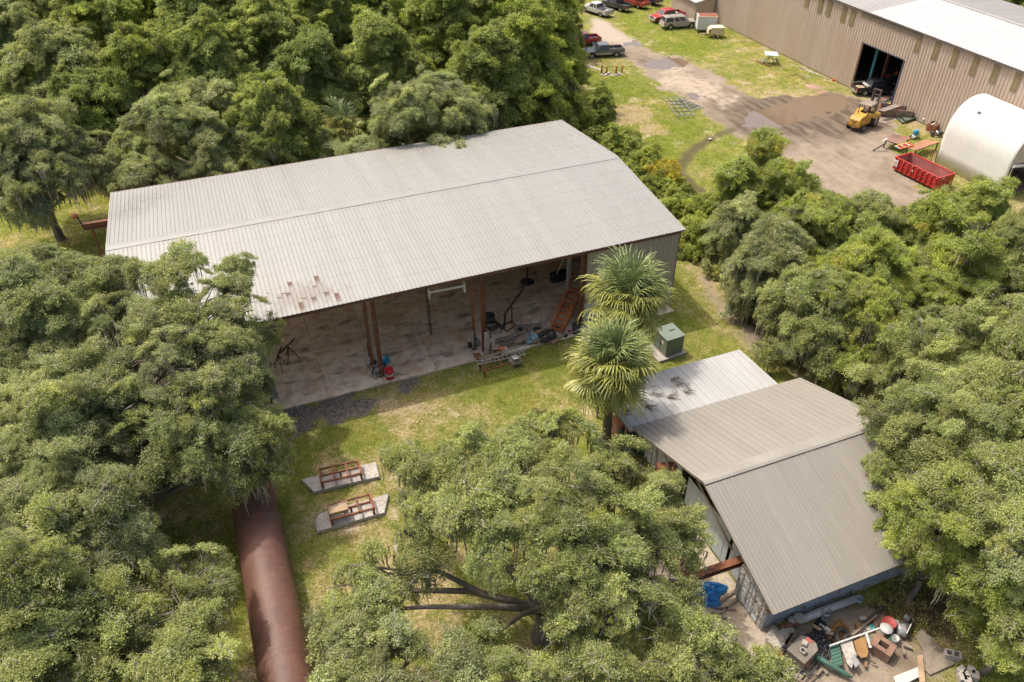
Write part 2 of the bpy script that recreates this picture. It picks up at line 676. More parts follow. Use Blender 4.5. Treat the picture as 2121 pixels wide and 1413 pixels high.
def metal_sheet(name, col, rough=.45, metal=.0, rnd=.04, purlin=None, axis=1, off=0.0, streak=.10, dirtcol=(.20, .16, .12), dirt=.25, rustzone=None, along=(6, .35, 1), spec=.5, stain=None):
    """painted / galvanised sheet: per-sheet tone, streaks down the fall, fastener rows over the purlins, optional rust eating sheet by sheet"""
    if name in MATS:
        return MATS[name]
    m, t, b = mk(name)
    pos = t.n('NewGeometry').outputs['Position']
    st = t.noise(t.mapping(pos, along), 1.0, 4, .6)
    big = t.noise(pos, .16, 3)
    fine = t.noise(pos, 3.0, 5, .7)
    c = t.mix(t.ramp(st, (.3, 0.0), (.7, 1.0)), [x*(1-streak) for x in col], [min(1, x*(1+streak*.6)) for x in col])
    c = t.mix(t.math('MULTIPLY', t.ramp(big, (.42, 0.0), (.72, 1.0)), dirt), c, dirtcol)
    c = t.mix(t.math('MULTIPLY', t.ramp(fine, (.55, 0.0), (.75, 1.0)), dirt*.7), c, dirtcol)
    xyz = t.n('SeparateXYZ')
    t.link(pos, xyz.inputs[0])
    if purlin:
        v = t.math('FRACT', t.math('DIVIDE', t.math('ADD', xyz.outputs[axis], off+100*purlin), purlin))
        line = t.math('LESS_THAN', v, .050/purlin)
        dots = t.ramp(t.noise(pos, 9, 2), (.38, .25), (.6, 1.0))
        c = t.mix(t.math('MULTIPLY', t.math('MULTIPLY', line, dots), .62), c, (.15, .125, .10))
    if stain:
        for (sx, sy, sr) in stain:
            vv = t.n('VectorMath', operation='DISTANCE')
            cb = t.n('CombineXYZ')
            t.link(xyz.outputs[0], cb.inputs[0])
            t.link(xyz.outputs[1], cb.inputs[1])
            t.link(cb.outputs[0], vv.inputs[0])
            vv.inputs[1].default_value = (sx, sy, 0)
            d = t.math('ADD', vv.outputs['Value'], t.math('MULTIPLY_ADD', fine, sr*1.6, -sr*.8))
            k = t.math('MULTIPLY', t.ramp(t.math('DIVIDE', d, sr), (.35, 1.0), (.95, 0.0)), t.ramp(fine, (.4, 0.0), (.62, .55)))
            c = t.mix(k, c, (.14, .13, .12))
    if rustzone:
        (zx, zy, zr, pw) = rustzone
        q = t.math('FLOOR', t.math('DIVIDE', xyz.outputs[0], pw))
        wn = t.n('TexWhiteNoise', noise_dimensions='1D')
        t.link(q, wn.inputs['W'])
        r1 = wn.outputs['Value']
        wn2 = t.n('TexWhiteNoise', noise_dimensions='1D')
        t.link(t.math('ADD', q, 41.3), wn2.inputs['W'])
        # every bay between two ribs has its own rusted length, starting at its own height and running down
        y0 = t.math('MULTIPLY_ADD', r1, zr*1.75, zy-zr*.45)
        ln = t.math('MULTIPLY_ADD', wn2.outputs['Value'], 1.7, -.25)
        dy = t.math('SUBTRACT', y0, xyz.outputs[1])
        on = t.math('MULTIPLY', t.math('GREATER_THAN', dy, 0.0), t.math('LESS_THAN', dy, ln))
        dx = t.math('ABSOLUTE', t.math('SUBTRACT', xyz.outputs[0], zx))
        inz = t.ramp(t.math('DIVIDE', dx, zr*1.9), (.7, 1.0), (1.0, 0.0))
        fade = t.ramp(t.math('ADD', t.math('DIVIDE', dy, ln), t.math('MULTIPLY_ADD', fine, .9, -.45)), (.35, 1.0), (1.15, 0.0))
        k = t.math('MULTIPLY', t.math('MULTIPLY', on, inz), t.math('MULTIPLY', fade, t.ramp(fine, (.30, .35), (.46, 1.0))))
        vd = t.n('VectorMath', operation='DISTANCE')
        cb2 = t.n('CombineXYZ')
        t.link(xyz.outputs[0], cb2.inputs[0])
        t.link(t.math('MULTIPLY', xyz.outputs[1], 1.9), cb2.inputs[1])
        t.link(cb2.outputs[0], vd.inputs[0])
        vd.inputs[1].default_value = (zx, zy*1.9, 0)
        sn = t.noise(t.mapping(pos, (2.2, .8, 1)), 1.1, 6, .7)
        sk = t.ramp(t.math('ADD', t.math('DIVIDE', vd.outputs['Value'], zr*3.0), t.math('MULTIPLY_ADD', sn, -1.5, .75)), (.25, 1.0), (.55, 0.0))
        c = t.mix(t.math('MULTIPLY', sk, .45), c, t.mix(fine, (.10, .068, .045), (.20, .16, .12)))
        c = t.mix(k, c, t.mix(fine, (.040, .015, .008), (.125, .052, .022)))
    if rnd:
        hs = t.n('HueSaturation')
        t.link(t.math('MULTIPLY_ADD', t.n('ObjectInfo').outputs['Random'], rnd*2, 1-rnd), hs.inputs['Value'])
        t.link(c, hs.inputs['Color'])
        c = hs.outputs[0]
    t.link(c, b.inputs['Base Color'])
    b.inputs['Metallic'].default_value = metal
    b.inputs['Specular IOR Level'].default_value = spec
    t.link(t.math('MULTIPLY_ADD', fine, .25, rough-.1), b.inputs['Roughness'])
    bump(t, b, t.noise(pos, 1.3, 3), .08, .05)
    return m


def plane_frame(org, ux, uy):
    """matrix whose X, Y axes are ux, uy (unit), origin org"""
    x, y = Vector(ux).normalized(), Vector(uy).normalized()
    z = x.cross(y)
    m = Matrix((x, y, z)).transposed().to_4x4()
    m.translation = Vector(org)
    return m


def lay(panel, root, name, org, ux, uy, n, step, keep=None, jitter=.0, seed=0, gap=.004):
    """n copies of a sheet laid side by side along ux from org, running along uy"""
    rng = random.Random(seed)
    out = []
    x = Vector(ux).normalized()
    nrm = x.cross(Vector(uy).normalized())
    for i in range(n):
        if keep and not keep(i):
            continue
        o = panel.copy()
        o.name = name
        C.objects.link(o)
        o.parent = root
        mtx = plane_frame(Vector(org)+x*(i*step)+nrm*((i % 2)*gap+rng.uniform(0, jitter)), ux, uy)
        o.matrix_local = mtx
        out.append(o)
    return out


# ---- the open shed -------------------------------------------------
SL_, SW_, HE, HR = 40.763, 22.865, 7.396, 8.541
YR = SW_/2
M_shedroof = metal_sheet('shed_roof_sheet', (.275, .270, .250), .42, metal=.1, rnd=.035, purlin=1.52, rustzone=(11.9, 1.55, 1.75, .3048), dirt=.10, dirtcol=(.28, .255, .23),
                         stain=[(1.4, 17.5, 2.6), (3.0, 20.5, 2.4), (2.2, 19, 3)], streak=.06)
M_tan = metal_sheet('tan_siding_sheet', (.36, .315, .25), .5, rnd=.05, dirt=.18, along=(5, 5, .3), streak=.10)
M_red = mat('red_oxide_steel', (.155, .060, .038), .65, var=.3, scale=1.2, rust=.35, dirt=.2)
M_brownsteel = mat('brown_rusty_steel', (.20, .098, .058), .75, var=.3, scale=1.5, rust=.5, dirt=.25)
M_dark = mat('dark_steel', (.035, .033, .032), .6)
M_trim = mat('dark_red_trim', (.14, .035, .03), .6)
M_white = mat('white_paint', (.74, .72, .68), .5, var=.06, dirt=.25)
M_block = mat('white_concrete_wall', (.62, .60, .56), .8, var=.1, dirt=.35)
M_galv = mat('galvanised_steel', (.42, .42, .41), .4, metal=.5, var=.12)

shed = thing('open_shed', 'long open-fronted steel shed under a pale ribbed roof with rust patches near its front eave', 'shed')
sl = math.hypot(YR, HR-HE)
NP = 45
pw = SL_/NP
near = ribbed(pw, sl, 3).build('roof_panel', M_shedroof, link=False)
lay(near, shed, 'roof_panel', (0, 0, HE), (1, 0, 0), (0, YR, HR-HE), NP, pw, jitter=.004, seed=1)
lay(near, shed, 'roof_panel', (SL_, SW_, HE), (-1, 0, 0), (0, -YR, HR-HE), NP, pw, jitter=.004, seed=2)
# ridge cap in ten-foot lengths, bent over the ridge
cap = MB()
k_ = (HR-HE)/YR
for s in (1, -1):
    cap.quad((0, 0, .044), (3.12, 0, .044), (3.12, s*.42, .038-.42*k_), (0, s*.42, .038-.42*k_))
capo = cap.build('ridge_cap', mat('ridge_cap_sheet', (.262, .256, .238), .45, var=.06), link=False)
for i in range(13):
    dup(capo, 'ridge_cap', shed, (i*3.135, YR, HR+(i % 2)*.003))
# rake trims and eave trims
for nm, x in (('rake_trim', -.03), ('rake_trim', SL_+.03)):
    b = MB()
    for (y0, z0, y1, z1) in ((0, HE, YR, HR), (YR, HR, SW_, HE)):
        b.bar((x, y0, z0-.04), (x, y1, z1-.04), .055, .16)
    b.build(nm, mat('pale_trim', (.36, .34, .31), .5), shed)
MB().bar((0, SW_+.03, HE-.05), (SL_, SW_+.03, HE-.05), .05, .12).build('far_eave_trim', M_trim, shed)
MB().bar((0, .06, HE-.085), (SL_, .06, HE-.085), .06, .10).build('eave_trim', mat('plum_trim', (.085, .048, .062), .55), shed)
MB().bar((.2, .32, HE-.26), (SL_-.2, .32, HE-.26), .20, .28).build('eave_beam', M_brownsteel, shed)
FX = [.35+8.01*i for i in range(6)]
FX[5] = 39.85
for i, x in enumerate(FX):
    for (y, nm) in ((.42 if i < 5 else 1.1, 'column'), (22.3, 'rear_column'), (11.4, 'middle_column')):
        if nm == 'middle_column' and i % 2 == 0:
            continue
        b = MB()
        hh = HE-.15 if nm != 'middle_column' else HR-.4
        for s in (-1, 1):
            b.box((x+s*.13, y, hh/2), (.025, .28, hh))
        b.box((x, y, hh/2), (.24, .02, hh))
        b.box((x, y, .02), (.42, .42, .04))
        b.build('column' if nm == 'column' else nm, M_brownsteel if nm == 'column' else M_red, shed)
    b = MB()
    for (y0, z0, y1, z1) in ((.42, HE-.22, YR, HR-.22), (YR, HR-.22, 22.3, HE-.22)):
        b.bar((x, y0, z0), (x, y1, z1), .16, .36)
    b.build('rafter', M_red, shed)
for k in range(1, 8):
    for side in (0, 1):
        y = k*1.5 if not side else SW_-k*1.5
        z = HE+(HR-HE)*(k*1.5)/YR
        MB().bar((.2, y, z-.12), (SL_-.2, y, z-.12), .07, .18).build('purlin', M_red, shed)
# double post halfway, a service post beside the front column at each bay line
for x in (FX[2]-.48, FX[3]-.60):
    b = MB()
    b.box((x, 1.0, 3.5), (.22, .10, 7.0))
    b.box((x, 1.0, .03), (.36, .3, .06))
    b.build('service_post', M_brownsteel, shed)
# white sheets added under the purlins to bounce light onto the floor
M_bounce = mat('white_bounce_sheet', (.74, .73, .70), .7, var=.05, dirt=.1)
for (y0, z0, y1, z1) in ((.5, HE-.27, YR, HR-.27), (YR, HR-.27, 22.3, HE-.27)):
    b = MB()
    b.quad((.2, y0, z0+.05), (SL_-.2, y0, z0+.05), (SL_-.2, y1, z1+.05), (.2, y1, z1+.05))
    b.build('bounce_sheet', M_bounce, shed)
# end walls and rear wall
sp = ribbed(.914, HE-.1, 3, .03).build('siding_panel', M_tan, link=False)
lay(sp, shed, 'siding_panel', (SL_-.10, SW_-.4, .05), (0, -1, 0), (0, 0, 1), 25, .914-.03, seed=3, keep=lambda i: i < 25)
lay(sp, shed, 'siding_panel', (SL_, 22.45, .05), (-1, 0, 0), (0, 0, 1), 44, .914, seed=5, keep=lambda i: i < 18)
for x in (SL_-.10, .12):
    b = MB()
    b.add([(x, .5, HE-.05), (x, SW_-.4, HE-.05), (x, YR, HR-.08)], [(0, 1, 2)])
    b.build('gable_sheet', M_tan, shed)
sp2 = ribbed(.914, HE-2.35, 3, .03).build('front_siding_panel', M_tan, link=False)
lay(sp2, shed, 'front_siding_panel', (32.75, .44, 2.3), (1, 0, 0), (0, 0, 1), 9, .874, seed=6)
MB().box((36.78, .60, 1.16), (8.0, .25, 2.32)).build('push_wall', M_block, shed)
MB().box((SL_-.25, 4.0, 1.16), (.24, 6.6, 2.32)).build('push_wall', M_block, shed)
for x in (32.95,):
    for z in (2.6, 4.2, 5.8):
        MB().bar((x-.6, .62, z), (x+.1, .62, z), .06, .16).build('girt', M_red, shed)

# concrete floor cast in bays
M_conc = None
m, t, b = mk('stained_concrete')
pos = t.n('NewGeometry').outputs['Position']
n1, n2, n3 = t.noise(pos, .28, 5, .6), t.noise(pos, 1.3, 5, .65), t.noise(pos, 7, 4, .7)
c = t.mix(t.ramp(n1, (.32, 0.0), (.68, 1.0)), (.66, .52, .385), (.86, .70, .54))
c = t.mix(t.math('MULTIPLY', t.ramp(n2, (.46, 0.0), (.70, 1.0)), .8), c, (.34, .25, .175))
c = t.mix(t.math('MULTIPLY', t.ramp(t.noise(t.mapping(pos, (.6, 1.5, 1)), .8, 4), (.56, 0.0), (.66, 1.0)), .7), c, (.17, .13, .10))
c = t.mix(t.math('MULTIPLY', t.ramp(t.noise(pos, .45, 3), (.50, 0.0), (.68, 1.0)), .65), c, (.56, .33, .17))
c = t.mix(t.math('MULTIPLY', n3, .15), c, (.25, .20, .16))
hs = t.n('HueSaturation')
t.link(t.math('MULTIPLY_ADD', t.n('ObjectInfo').outputs['Random'], .26, .86), hs.inputs['Value'])
t.link(c, hs.inputs['Color'])
t.link(hs.outputs[0], b.inputs['Base Color'])
t.link(t.math('MULTIPLY_ADD', n2, .4, .5), b.inputs['Roughness'])
bump(t, b, n3, .12, .02)
M_conc = m
floor = struct(MB().box((20.4, 11.2, -.10), (40.6, 23.3, .14)).build('concrete_floor', mat('old_concrete', (.33, .29, .24), .85)))
gx, gy = 10, 4
for i in range(gx):
    for j in range(gy):
        w_, d_ = 40.5/gx, 23.2/gy
        MB().box(((i+.5)*w_+.15, (j+.5)*d_-.42, .0), (w_-.035, d_-.035, .12)).build('floor_slab', M_conc, floor, bevel=.006)

# ---- warehouse -------------------------------------------------------
XW, EW, RX, FXW, RZ = 88.3, 9.6, 98.0, 107.5, 10.5
Y0W, Y1W = -6.0, 104.0
D0, D1, DH = 27.4, 34.7, 5.85          # doorway
wh = thing('warehouse', 'long tan metal warehouse with a dark open doorway and a white and grey low-pitched roof', 'warehouse')
M_wtan = metal_sheet('warehouse_siding_sheet', (.46, .37, .295), .5, rnd=.045, dirt=.25, dirtcol=(.34, .21, .12), along=(5, 5, .25), streak=.10)
M_wfib = mat('fibreglass_light_panel', (.24, .19, .105), .4, var=.15)
M_wwhite = metal_sheet('white_roof_sheet', (.50, .495, .48), .5, rnd=.03, purlin=1.5, axis=0, dirt=.08, along=(.3, 5, 1), streak=.04)
M_wgrey = metal_sheet('grey_roof_sheet', (.36, .345, .325), .5, rnd=.04, purlin=1.5, axis=0, dirt=.12, along=(.3, 5, 1), streak=.06)
full = ribbed(.914, EW-.15, 2, .05, .12, .05).build('siding_panel', M_wtan, link=False)
upper = ribbed(.914, EW-.15-DH, 2, .05, .12, .05).build('siding_panel', M_wtan, link=False)
npw = int((Y1W-Y0W)/.914)
door = lambda i: D0 < Y1W-(i+.5)*.914 < D1
lay(full, wh, 'siding_panel', (XW, Y1W, .05), (0, -1, 0), (0, 0, 1), npw, .914, keep=lambda i: not door(i), seed=11)
lay(upper, wh, 'siding_panel', (XW, Y1W, DH), (0, -1, 0), (0, 0, 1), npw, .914, keep=door, seed=12)
lay(full, wh, 'end_siding_panel', (XW, Y0W, .05), (1, 0, 0), (0, 0, 1), 21, .914, seed=13)
# translucent light panels under the eave, in pairs
fib = ribbed(.86, 1.9, 2, .035, .10, .04).build('light_panel', M_wfib, link=False)
for px, py in ((1672, 4), (1700, 10), (1718, 17), (1748, 30), (1767, 34), (1906, 80), (1942, 97), (1980, 112), (2022, 128), (2064, 146), (2108, 164)):
    d = AX[0]*(px-1060.5)/F_PX-AX[1]*(py-706.5)/F_PX+AX[2]
    yy_ = CAM[1]+d[1]*(XW-CAM[0])/d[0]
    o = dup(fib, 'light_panel', wh)
    o.matrix_local = plane_frame((XW-.075, yy_+.43, EW-.45-1.9), (0, -1, 0), (0, 0, 1))
sw = math.hypot(RX-XW+.25, RZ-EW)
wr = ribbed(.914, sw, 2, .04, .10, .04)
wrw = wr.build('roof_panel', M_wwhite, link=False)
wrg = wr.build('roof_panel', M_wgrey, link=False)
nrp = int((Y1W-Y0W)/.914)
SPLIT = 34.6
yof = lambda i: Y1W-(i+.5)*.914
lay(wrw, wh, 'roof_panel', (XW-.25, Y1W, EW), (0, -1, 0), (RX-XW+.25, 0, RZ-EW), nrp, .914, keep=lambda i: yof(i) < SPLIT, seed=14)
lay(wrg, wh, 'roof_panel', (XW-.25, Y1W, EW-.005), (0, -1, 0), (RX-XW+.25, 0, RZ-EW), nrp, .914, keep=lambda i: yof(i) >= SPLIT, seed=15)
lay(wrg, wh, 'roof_panel', (FXW+.25, Y0W, EW), (0, 1, 0), (-(FXW-RX+.25), 0, RZ-EW), nrp, .914, keep=lambda i: Y0W+i*.914 < 62, seed=16)
MB().bar((XW-.28, Y0W, EW-.09), (XW-.28, Y1W, EW-.09), .10, .17).build('gutter', mat('brown_gutter', (.12, .095, .085), .5), wh)
MB().bar((RX, Y0W, RZ+.05), (RX, Y1W, RZ+.05), .5, .05).build('ridge_cap', M_wgrey, wh)
MB().bar((FXW+.28, Y0W, EW-.06), (FXW+.28, Y1W, EW-.06), .06, .14).build('far_eave_trim', M_trim, wh)
MB().box((XW-.10, (D0+D1)/2-.2, EW-.55), (.05, D1-D0+2.6, .45)).build('door_header', mat('brown_header', (.21, .165, .125), .5), wh)
for y in (D0+.02, D1-.02):
    b = MB()
    b.box((XW+.16, y, DH/2), (.34, .16, DH))
    b.build('door_jamb', M_red if y > 30 else mat('navy_jamb', (.05, .07, .12), .5), wh)
MB().box((XW+.05, (D0+D1)/2, DH+.06), (.16, D1-D0, .14)).build('door_lintel', mat('navy_jamb', (.05, .07, .12), .5), wh)
# the inside that shows through the doorway
MB().box((XW+9.4, 31, .0), (18.6, 30, .05)).build('inside_floor', mat('dark_floor', (.10, .085, .075), .8), wh)
M_in = mat('dark_inner_wall', (.10, .085, .075), .8)
for c_, s_ in (((XW+18.5, 31, 4.6), (.1, 30, 9.2)), ((XW+9.4, 16, 4.6), (18.4, .1, 9.2)), ((XW+9.4, 46, 4.6), (18.4, .1, 9.2))):
    MB().box(c_, s_).build('inner_wall', M_in, wh)
for y in (24.6, 32.9, 39):
    for x in (XW+3.2, XW+9.6):
        b = MB()
        b.box((x, y, 4.6), (.3, .03, 9.2))
        for s in (-1, 1):
            b.box((x+s*.15, y, 4.6), (.03, .26, 9.2))
        b.build('inner_column', M_red, wh)
MB().bar((XW+1.8, 33.6, .1), (XW+1.8, 33.6, 5.5), .30, .18).build('teal_post', mat('teal_paint', (.08, .27, .33), .5), wh)

# annex against the warehouse
an = thing('lean_to_annex', 'small tan annex with a white sloping roof built against the long tan warehouse', 'annex')
ax0, ax1, ay0, ay1 = 84.6, 88.2, 67.0, 74.0
ap = ribbed(.875, 3.1, 2, .03, .09, .04).build('siding_panel', M_wtan, link=False)
lay(ap, an, 'siding_panel', (ax0, ay1, .04), (0, -1, 0), (0, 0, 1), 8, .875, seed=21)
lay(ap, an, 'siding_panel', (ax0, ay0, .04), (1, 0, 0), (0, 0, 1), 4, .875, seed=22)
ar = ribbed(.90, math.hypot(3.9, .75), 2, .03, .09, .04).build('roof_panel', M_wwhite, link=False)
lay(ar, an, 'roof_panel', (ax0-.25, ay1+.1, 3.12), (0, -1, 0), (3.9, 0, .75), 8, .90, seed=23)
MB().bar((ax0-.27, ay0-.15, 3.05), (ax0-.27, ay1+.1, 3.05), .06, .2).build('fascia', mat('grey_brown_fascia', (.20, .16, .14), .6), an)
MB().bar((ax0-.25, ay0-.14, 3.07), (ax1+.0, ay0-.14, 3.72), .06, .16).build('fascia', mat('tan_fascia', (.40, .31, .23), .6), an)
b = MB().add([(ax0, ay0+.01, 3.1), (ax1, ay0+.01, 3.1), (ax1, ay0+.01, 3.78)], [(0, 1, 2)])
b.build('gable_sheet', M_wtan, an)

# ---- white fabric canopy ----------------------------------------------
tn = thing('fabric_shelter', 'tall white fabric shelter with a rounded top and a rolled-up door, against the tan warehouse', 'fabric shelter')
M_fab = mat('white_fabric', (.70, .68, .63), .55, var=.05, scale=.5, dirt=.05, spec=.3)
X0T, X1T, YT0, YT1, ZS, ZT = 81.6, 88.1, 4.75, 13.3, 3.2, 7.15


def arch(y, grow=0.0, n=22):
    cx, hw = (X0T+X1T)/2, (X1T-X0T)/2
    pts = [(X0T, y, 0), (X0T+.02, y, ZS*.5)]
    for k in range(n+1):
        a = math.pi-math.pi*k/n
        pts.append((cx+(hw+grow)*math.copysign(abs(math.cos(a))**.9, math.cos(a)), y, ZS+(ZT-ZS+grow)*abs(math.sin(a))**.9))
    pts += [(X1T-.02, y, ZS*.5), (X1T, y, 0)]
    return pts


prof, fs = [], []
ny = 25
for i in range(ny+1):
    u = i/ny
    y = YT0+(YT1-YT0)*u
    sag = -.03*abs(math.sin(u*math.pi*3))
    prof.append(arch(y, sag))
mm = len(prof[0])
b = MB()
b.add([p for r in prof for p in r], [(i*mm+j, i*mm+j+1, (i+1)*mm+j+1, (i+1)*mm+j) for i in range(ny) for j in range(mm-1)], smooth=True)
cv = b.build('cover', M_fab, tn)
sm_ = cv.modifiers.new('thick', 'SOLIDIFY')
sm_.thickness = .02
for k in (0, 3):
    y = YT0+.03+(YT1-YT0-.06)*k/3
    b = MB()
    b.tube([Vector(p) for p in arch(y, -.09)], .035, 6)
    b.build('hoop', M_galv if k else mat('beige_pipe', (.52, .46, .37), .6), tn)
b = MB()
e = arch(YT1-.02, -.06)
b.add(e, [list(range(len(e)))])
b.build('end_panel', M_fab, tn)
# near end: fabric valance with the doorway below it
e = [p for p in arch(YT0+.06, -.06) if p[2] >= ZS]
zv = 3.35
vv = [(X0T+.1, YT0+.06, zv)]+[p for p in e if p[2] > zv]+[(X1T-.1, YT0+.06, zv)]
MB().add(vv, [list(range(len(vv)))]).build('valance', mat('beige_fabric', (.62, .55, .43), .7, var=.1), tn)
b = MB()
rp = []
for k in range(13):
    u = k/12
    rp.append((X0T+.15+(X1T-X0T-.3)*u, YT0-.12, zv-.05-.25*math.sin(u*math.pi)))
b.tube(rp, .17, 9)
b.build('rolled_door', M_fab, tn)
for x in (X0T+.35, X1T-.35):
    MB().bar((x, YT0+.02, 0), (x, YT0+.02, zv+.1), .10, .10).build('door_post', M_white if x < 84 else M_red, tn)
MB().bar((X0T+.45, YT0+.0, .0), (X0T+.62, YT0, zv-.2), .10, .08).build('red_post', M_red, tn)
MB().box(((X0T+X1T)/2, 9, .02), (X1T-X0T-.3, 8.3, .05)).build('inside_floor', mat('brown_floor', (.16, .115, .085), .9), tn)
p = G(2030, 272, 6.2)
MB().box((X0T+1.1, 11.0, 6.25), (.25, .3, .3), (0, -.7, 0)).build('vent', M_dark, tn)

# ---- tan container shed -------------------------------------------------
cs = thing('container_shed', 'shed with a taupe ribbed gable roof spanning between shipping containers', 'shed')
XL, XR = 29.25, 42.2
YF, ZF, YRG, ZRG, YN, ZN = -13.55, 2.86, -21.1, 5.5, -28.1, 3.05
M_taupe = metal_sheet('taupe_roof_sheet', (.250, .230, .200), .46, metal=.05, rnd=.03, dirt=.12, dirtcol=(.24, .21, .17), streak=.07, along=(5, .3, 1), spec=.4)
ncs = 14
pwc = (XR-XL)/ncs
l1 = math.hypot(YRG-YN, ZRG-ZN)
l2 = math.hypot(YF-YRG, ZRG-ZF)
q1 = ribbed(pwc, l1, 4, .03, .06, .025, minor=1).build('roof_panel', M_taupe, link=False)
q2 = ribbed(pwc, l2, 2, .03, .06, .025).build('roof_panel', M_taupe, link=False)
lay(q1, cs, 'roof_panel', (XL, YN, ZN), (1, 0, 0), (0, YRG-YN, ZRG-ZN), ncs, pwc, seed=31, jitter=.004)
lay(q2, cs, 'roof_panel', (XR, YF, ZF), (-1, 0, 0), (0, YRG-YF, ZRG-ZF), ncs, pwc, seed=32, jitter=.004)
b = MB()
s1, s2 = (ZRG-ZN)/(YRG-YN), (ZRG-ZF)/(YF-YRG)
b.quad((XL-.02, YRG, ZRG+.06), (XR+.02, YRG, ZRG+.06), (XR+.02, YRG+.75, ZRG+.05-.75*s2), (XL-.02, YRG+.75, ZRG+.05-.75*s2))
b.quad((XL-.02, YRG, ZRG+.06), (XR+.02, YRG, ZRG+.06), (XR+.02, YRG-.18, ZRG+.07-.18*s1), (XL-.02, YRG-.18, ZRG+.07-.18*s1))
b.build('ridge_cap', mat('taupe_cap', (.258, .238, .205), .5, var=.12, scale=1.5), cs)
b = MB()
for k in range(60):
    x = XL+(XR-XL)*(k+.5)/60
    b.box((x, YRG-.19, ZRG+.035-.19*s1), (.14, .03, .02))
o = b.build('closure_strip', M_dark, cs)
o['kind'] = 'stuff'
for x in (XL+.05, XR-.1):
    b = MB()
    b.bar((x, YN+.1, ZN-.09), (x, YRG, ZRG-.09), .06, .14)
    b.bar((x, YRG, ZRG-.09), (x, YF-.1, ZF-.09), .06, .14)
    b.build('gable_rafter', mat('weathered_lumber', (.23, .175, .125), .85, var=.3, scale=3, bmp=.2), cs)
for k in range(1, 6):
    x = XL+.05+(XR-XL)*k/6
    b = MB()
    b.bar((x, YN+.1, ZN-.12), (x, YRG, ZRG-.12), .08, .16)
    b.bar((x, YRG, ZRG-.12), (x, YF-.1, ZF-.12), .08, .16)
    b.build('rafter', M_brownsteel, cs)
for y, z in ((-24.6, 4.18), (-22.8, 4.8), (-18.4, 4.45), (-16.2, 3.68)):
    MB().bar((XL+.1, y, z-.06), (XR-.1, y, z-.06), .09, .12).build('purlin', mat('weathered_lumber', (.23, .175, .125), .85), cs)
M_gable = metal_sheet('grey_blue_sheet', (.42, .47, .50), .45, rnd=.06, dirt=.25, along=(5, 5, .4))
gs = ribbed(.9, 2.9, 1, .02).build('wall_sheet', M_gable, link=False)
lay(gs, cs, 'wall_sheet', (XL+1.05, -18.6, .1), (0, -1, 0), (0, 0, 1), 5, .88, seed=33)
gs2 = ribbed(.8, 2.2, 1, .02).build('wall_sheet', M_gable, link=False)
lay(gs2, cs, 'wall_sheet', (XL+1.15, -23.15, .1), (0, -1, 0), (0, 0, 1), 2, .8, seed=34)
lay(gs, cs, 'wall_sheet', (XL+1.0, -15.3, .1), (0, -1, 0), (0, 0, 1), 3, .88, seed=35)
# raking timbers in the open gable
for a, c_ in (((XL+.1, -17.2, 3.9), (XL+.5, -19.6, .1)), ((XL+.15, -20.4, 4.9), (XL+.8, -23.6, 2.3)), ((XL+.25, -16.2, 3.6), (XL+.5, -16.1, .2))):
    MB().bar(a, c_, .11, .06).build('brace', mat('weathered_lumber', (.23, .175, .125), .85), cs)
b = MB()
b.tube([(XL+.4, -17.9, .1), (XL+.4, -17.9, 3.9)], .09, 8)
b.build('gable_post', M_brownsteel, cs)


def container(label, x, y, rz, col, ln=12.0, seed=0, doors=True):
    root = thing('shipping_container', label, 'container', (x, y, 0), rz, 'shipping containers under the taupe roof')
    mm_ = mat('container_%s' % col[0], col[1], .55, var=.14, scale=1.2, rust=.12, dirt=.3)
    n = int(ln/.28)
    for s in (-1, 1):
        b = MB()
        pts = []
        for k in range(n+1):
            xx = ln*k/n
            pts.append((xx, s*(1.20 if (k//2) % 2 else 1.165)))
        vs = [(a, c, z) for a, c in pts for z in (.16, 2.5)]
        b.add(vs, [(2*k, 2*k+2, 2*k+3, 2*k+1) for k in range(n)])
        b.build('side_wall', mm_, root)
    MB().box((ln/2, 0, 2.52), (ln, 2.38, .04)).build('roof', mm_, root)
    MB().box((ln/2, 0, .12), (ln, 2.36, .08)).build('floor', M_dark, root)
    MB().box((ln-.02, 0, 1.3), (.05, 2.38, 2.4)).build('end_wall', mm_, root)
    fr = MB()
    for xx in (0.04, ln-.04):
        for s in (-1, 1):
            fr.box((xx, s*1.17, 1.3), (.12, .1, 2.6))
        for z in (.08, 2.55):
            fr.box((xx, 0, z), (.11, 2.3, .12))
    for s in (-1, 1):
        for z in (.07, 2.56):
            fr.box((ln/2, s*1.185, z), (ln-.2, .07, .12))
    fr.build('frame', mat('rusty_white_frame', (.50, .47, .43), .7, rust=.25, scale=2), root)
    if doors:
        md = mat('rusty_door_%s' % col[0], (.60, .61, .60), .6, rust=.10, scale=1.2, rustcol=(.22, .085, .035), dirt=.3)
        for s in (-1, 1):
            d = MB().box((-.03, s*.56, 1.3), (.05, 1.08, 2.32)).build('door', md, root)
            for k in range(5):
                MB().box((-.062, s*.56, .36+k*.46), (.02, .98, .05)).build('door_rib', md, d)
            for u in (.28, .84):
                b = MB()
                b.tube([(-.10, s*u, .16), (-.10, s*u, 2.45)], .022, 6)
                for z in (.3, 1.2, 2.3):
                    b.box((-.09, s*u, z), (.06, .11, .05))
                b.box((-.13, s*(u+.12), 1.05), (.025, .34, .04))
                b.build('locking_bar', mat('rusty_bar', (.30, .24, .20), .8, rust=.15), d)
            for z in (.45, .95, 1.6, 2.15):
                MB().box((-.07, s*1.09, z), (.05, .14, .09)).build('hinge', mat('rusty_bar', (.30, .24, .20), .8, rust=.15), d)
    return root


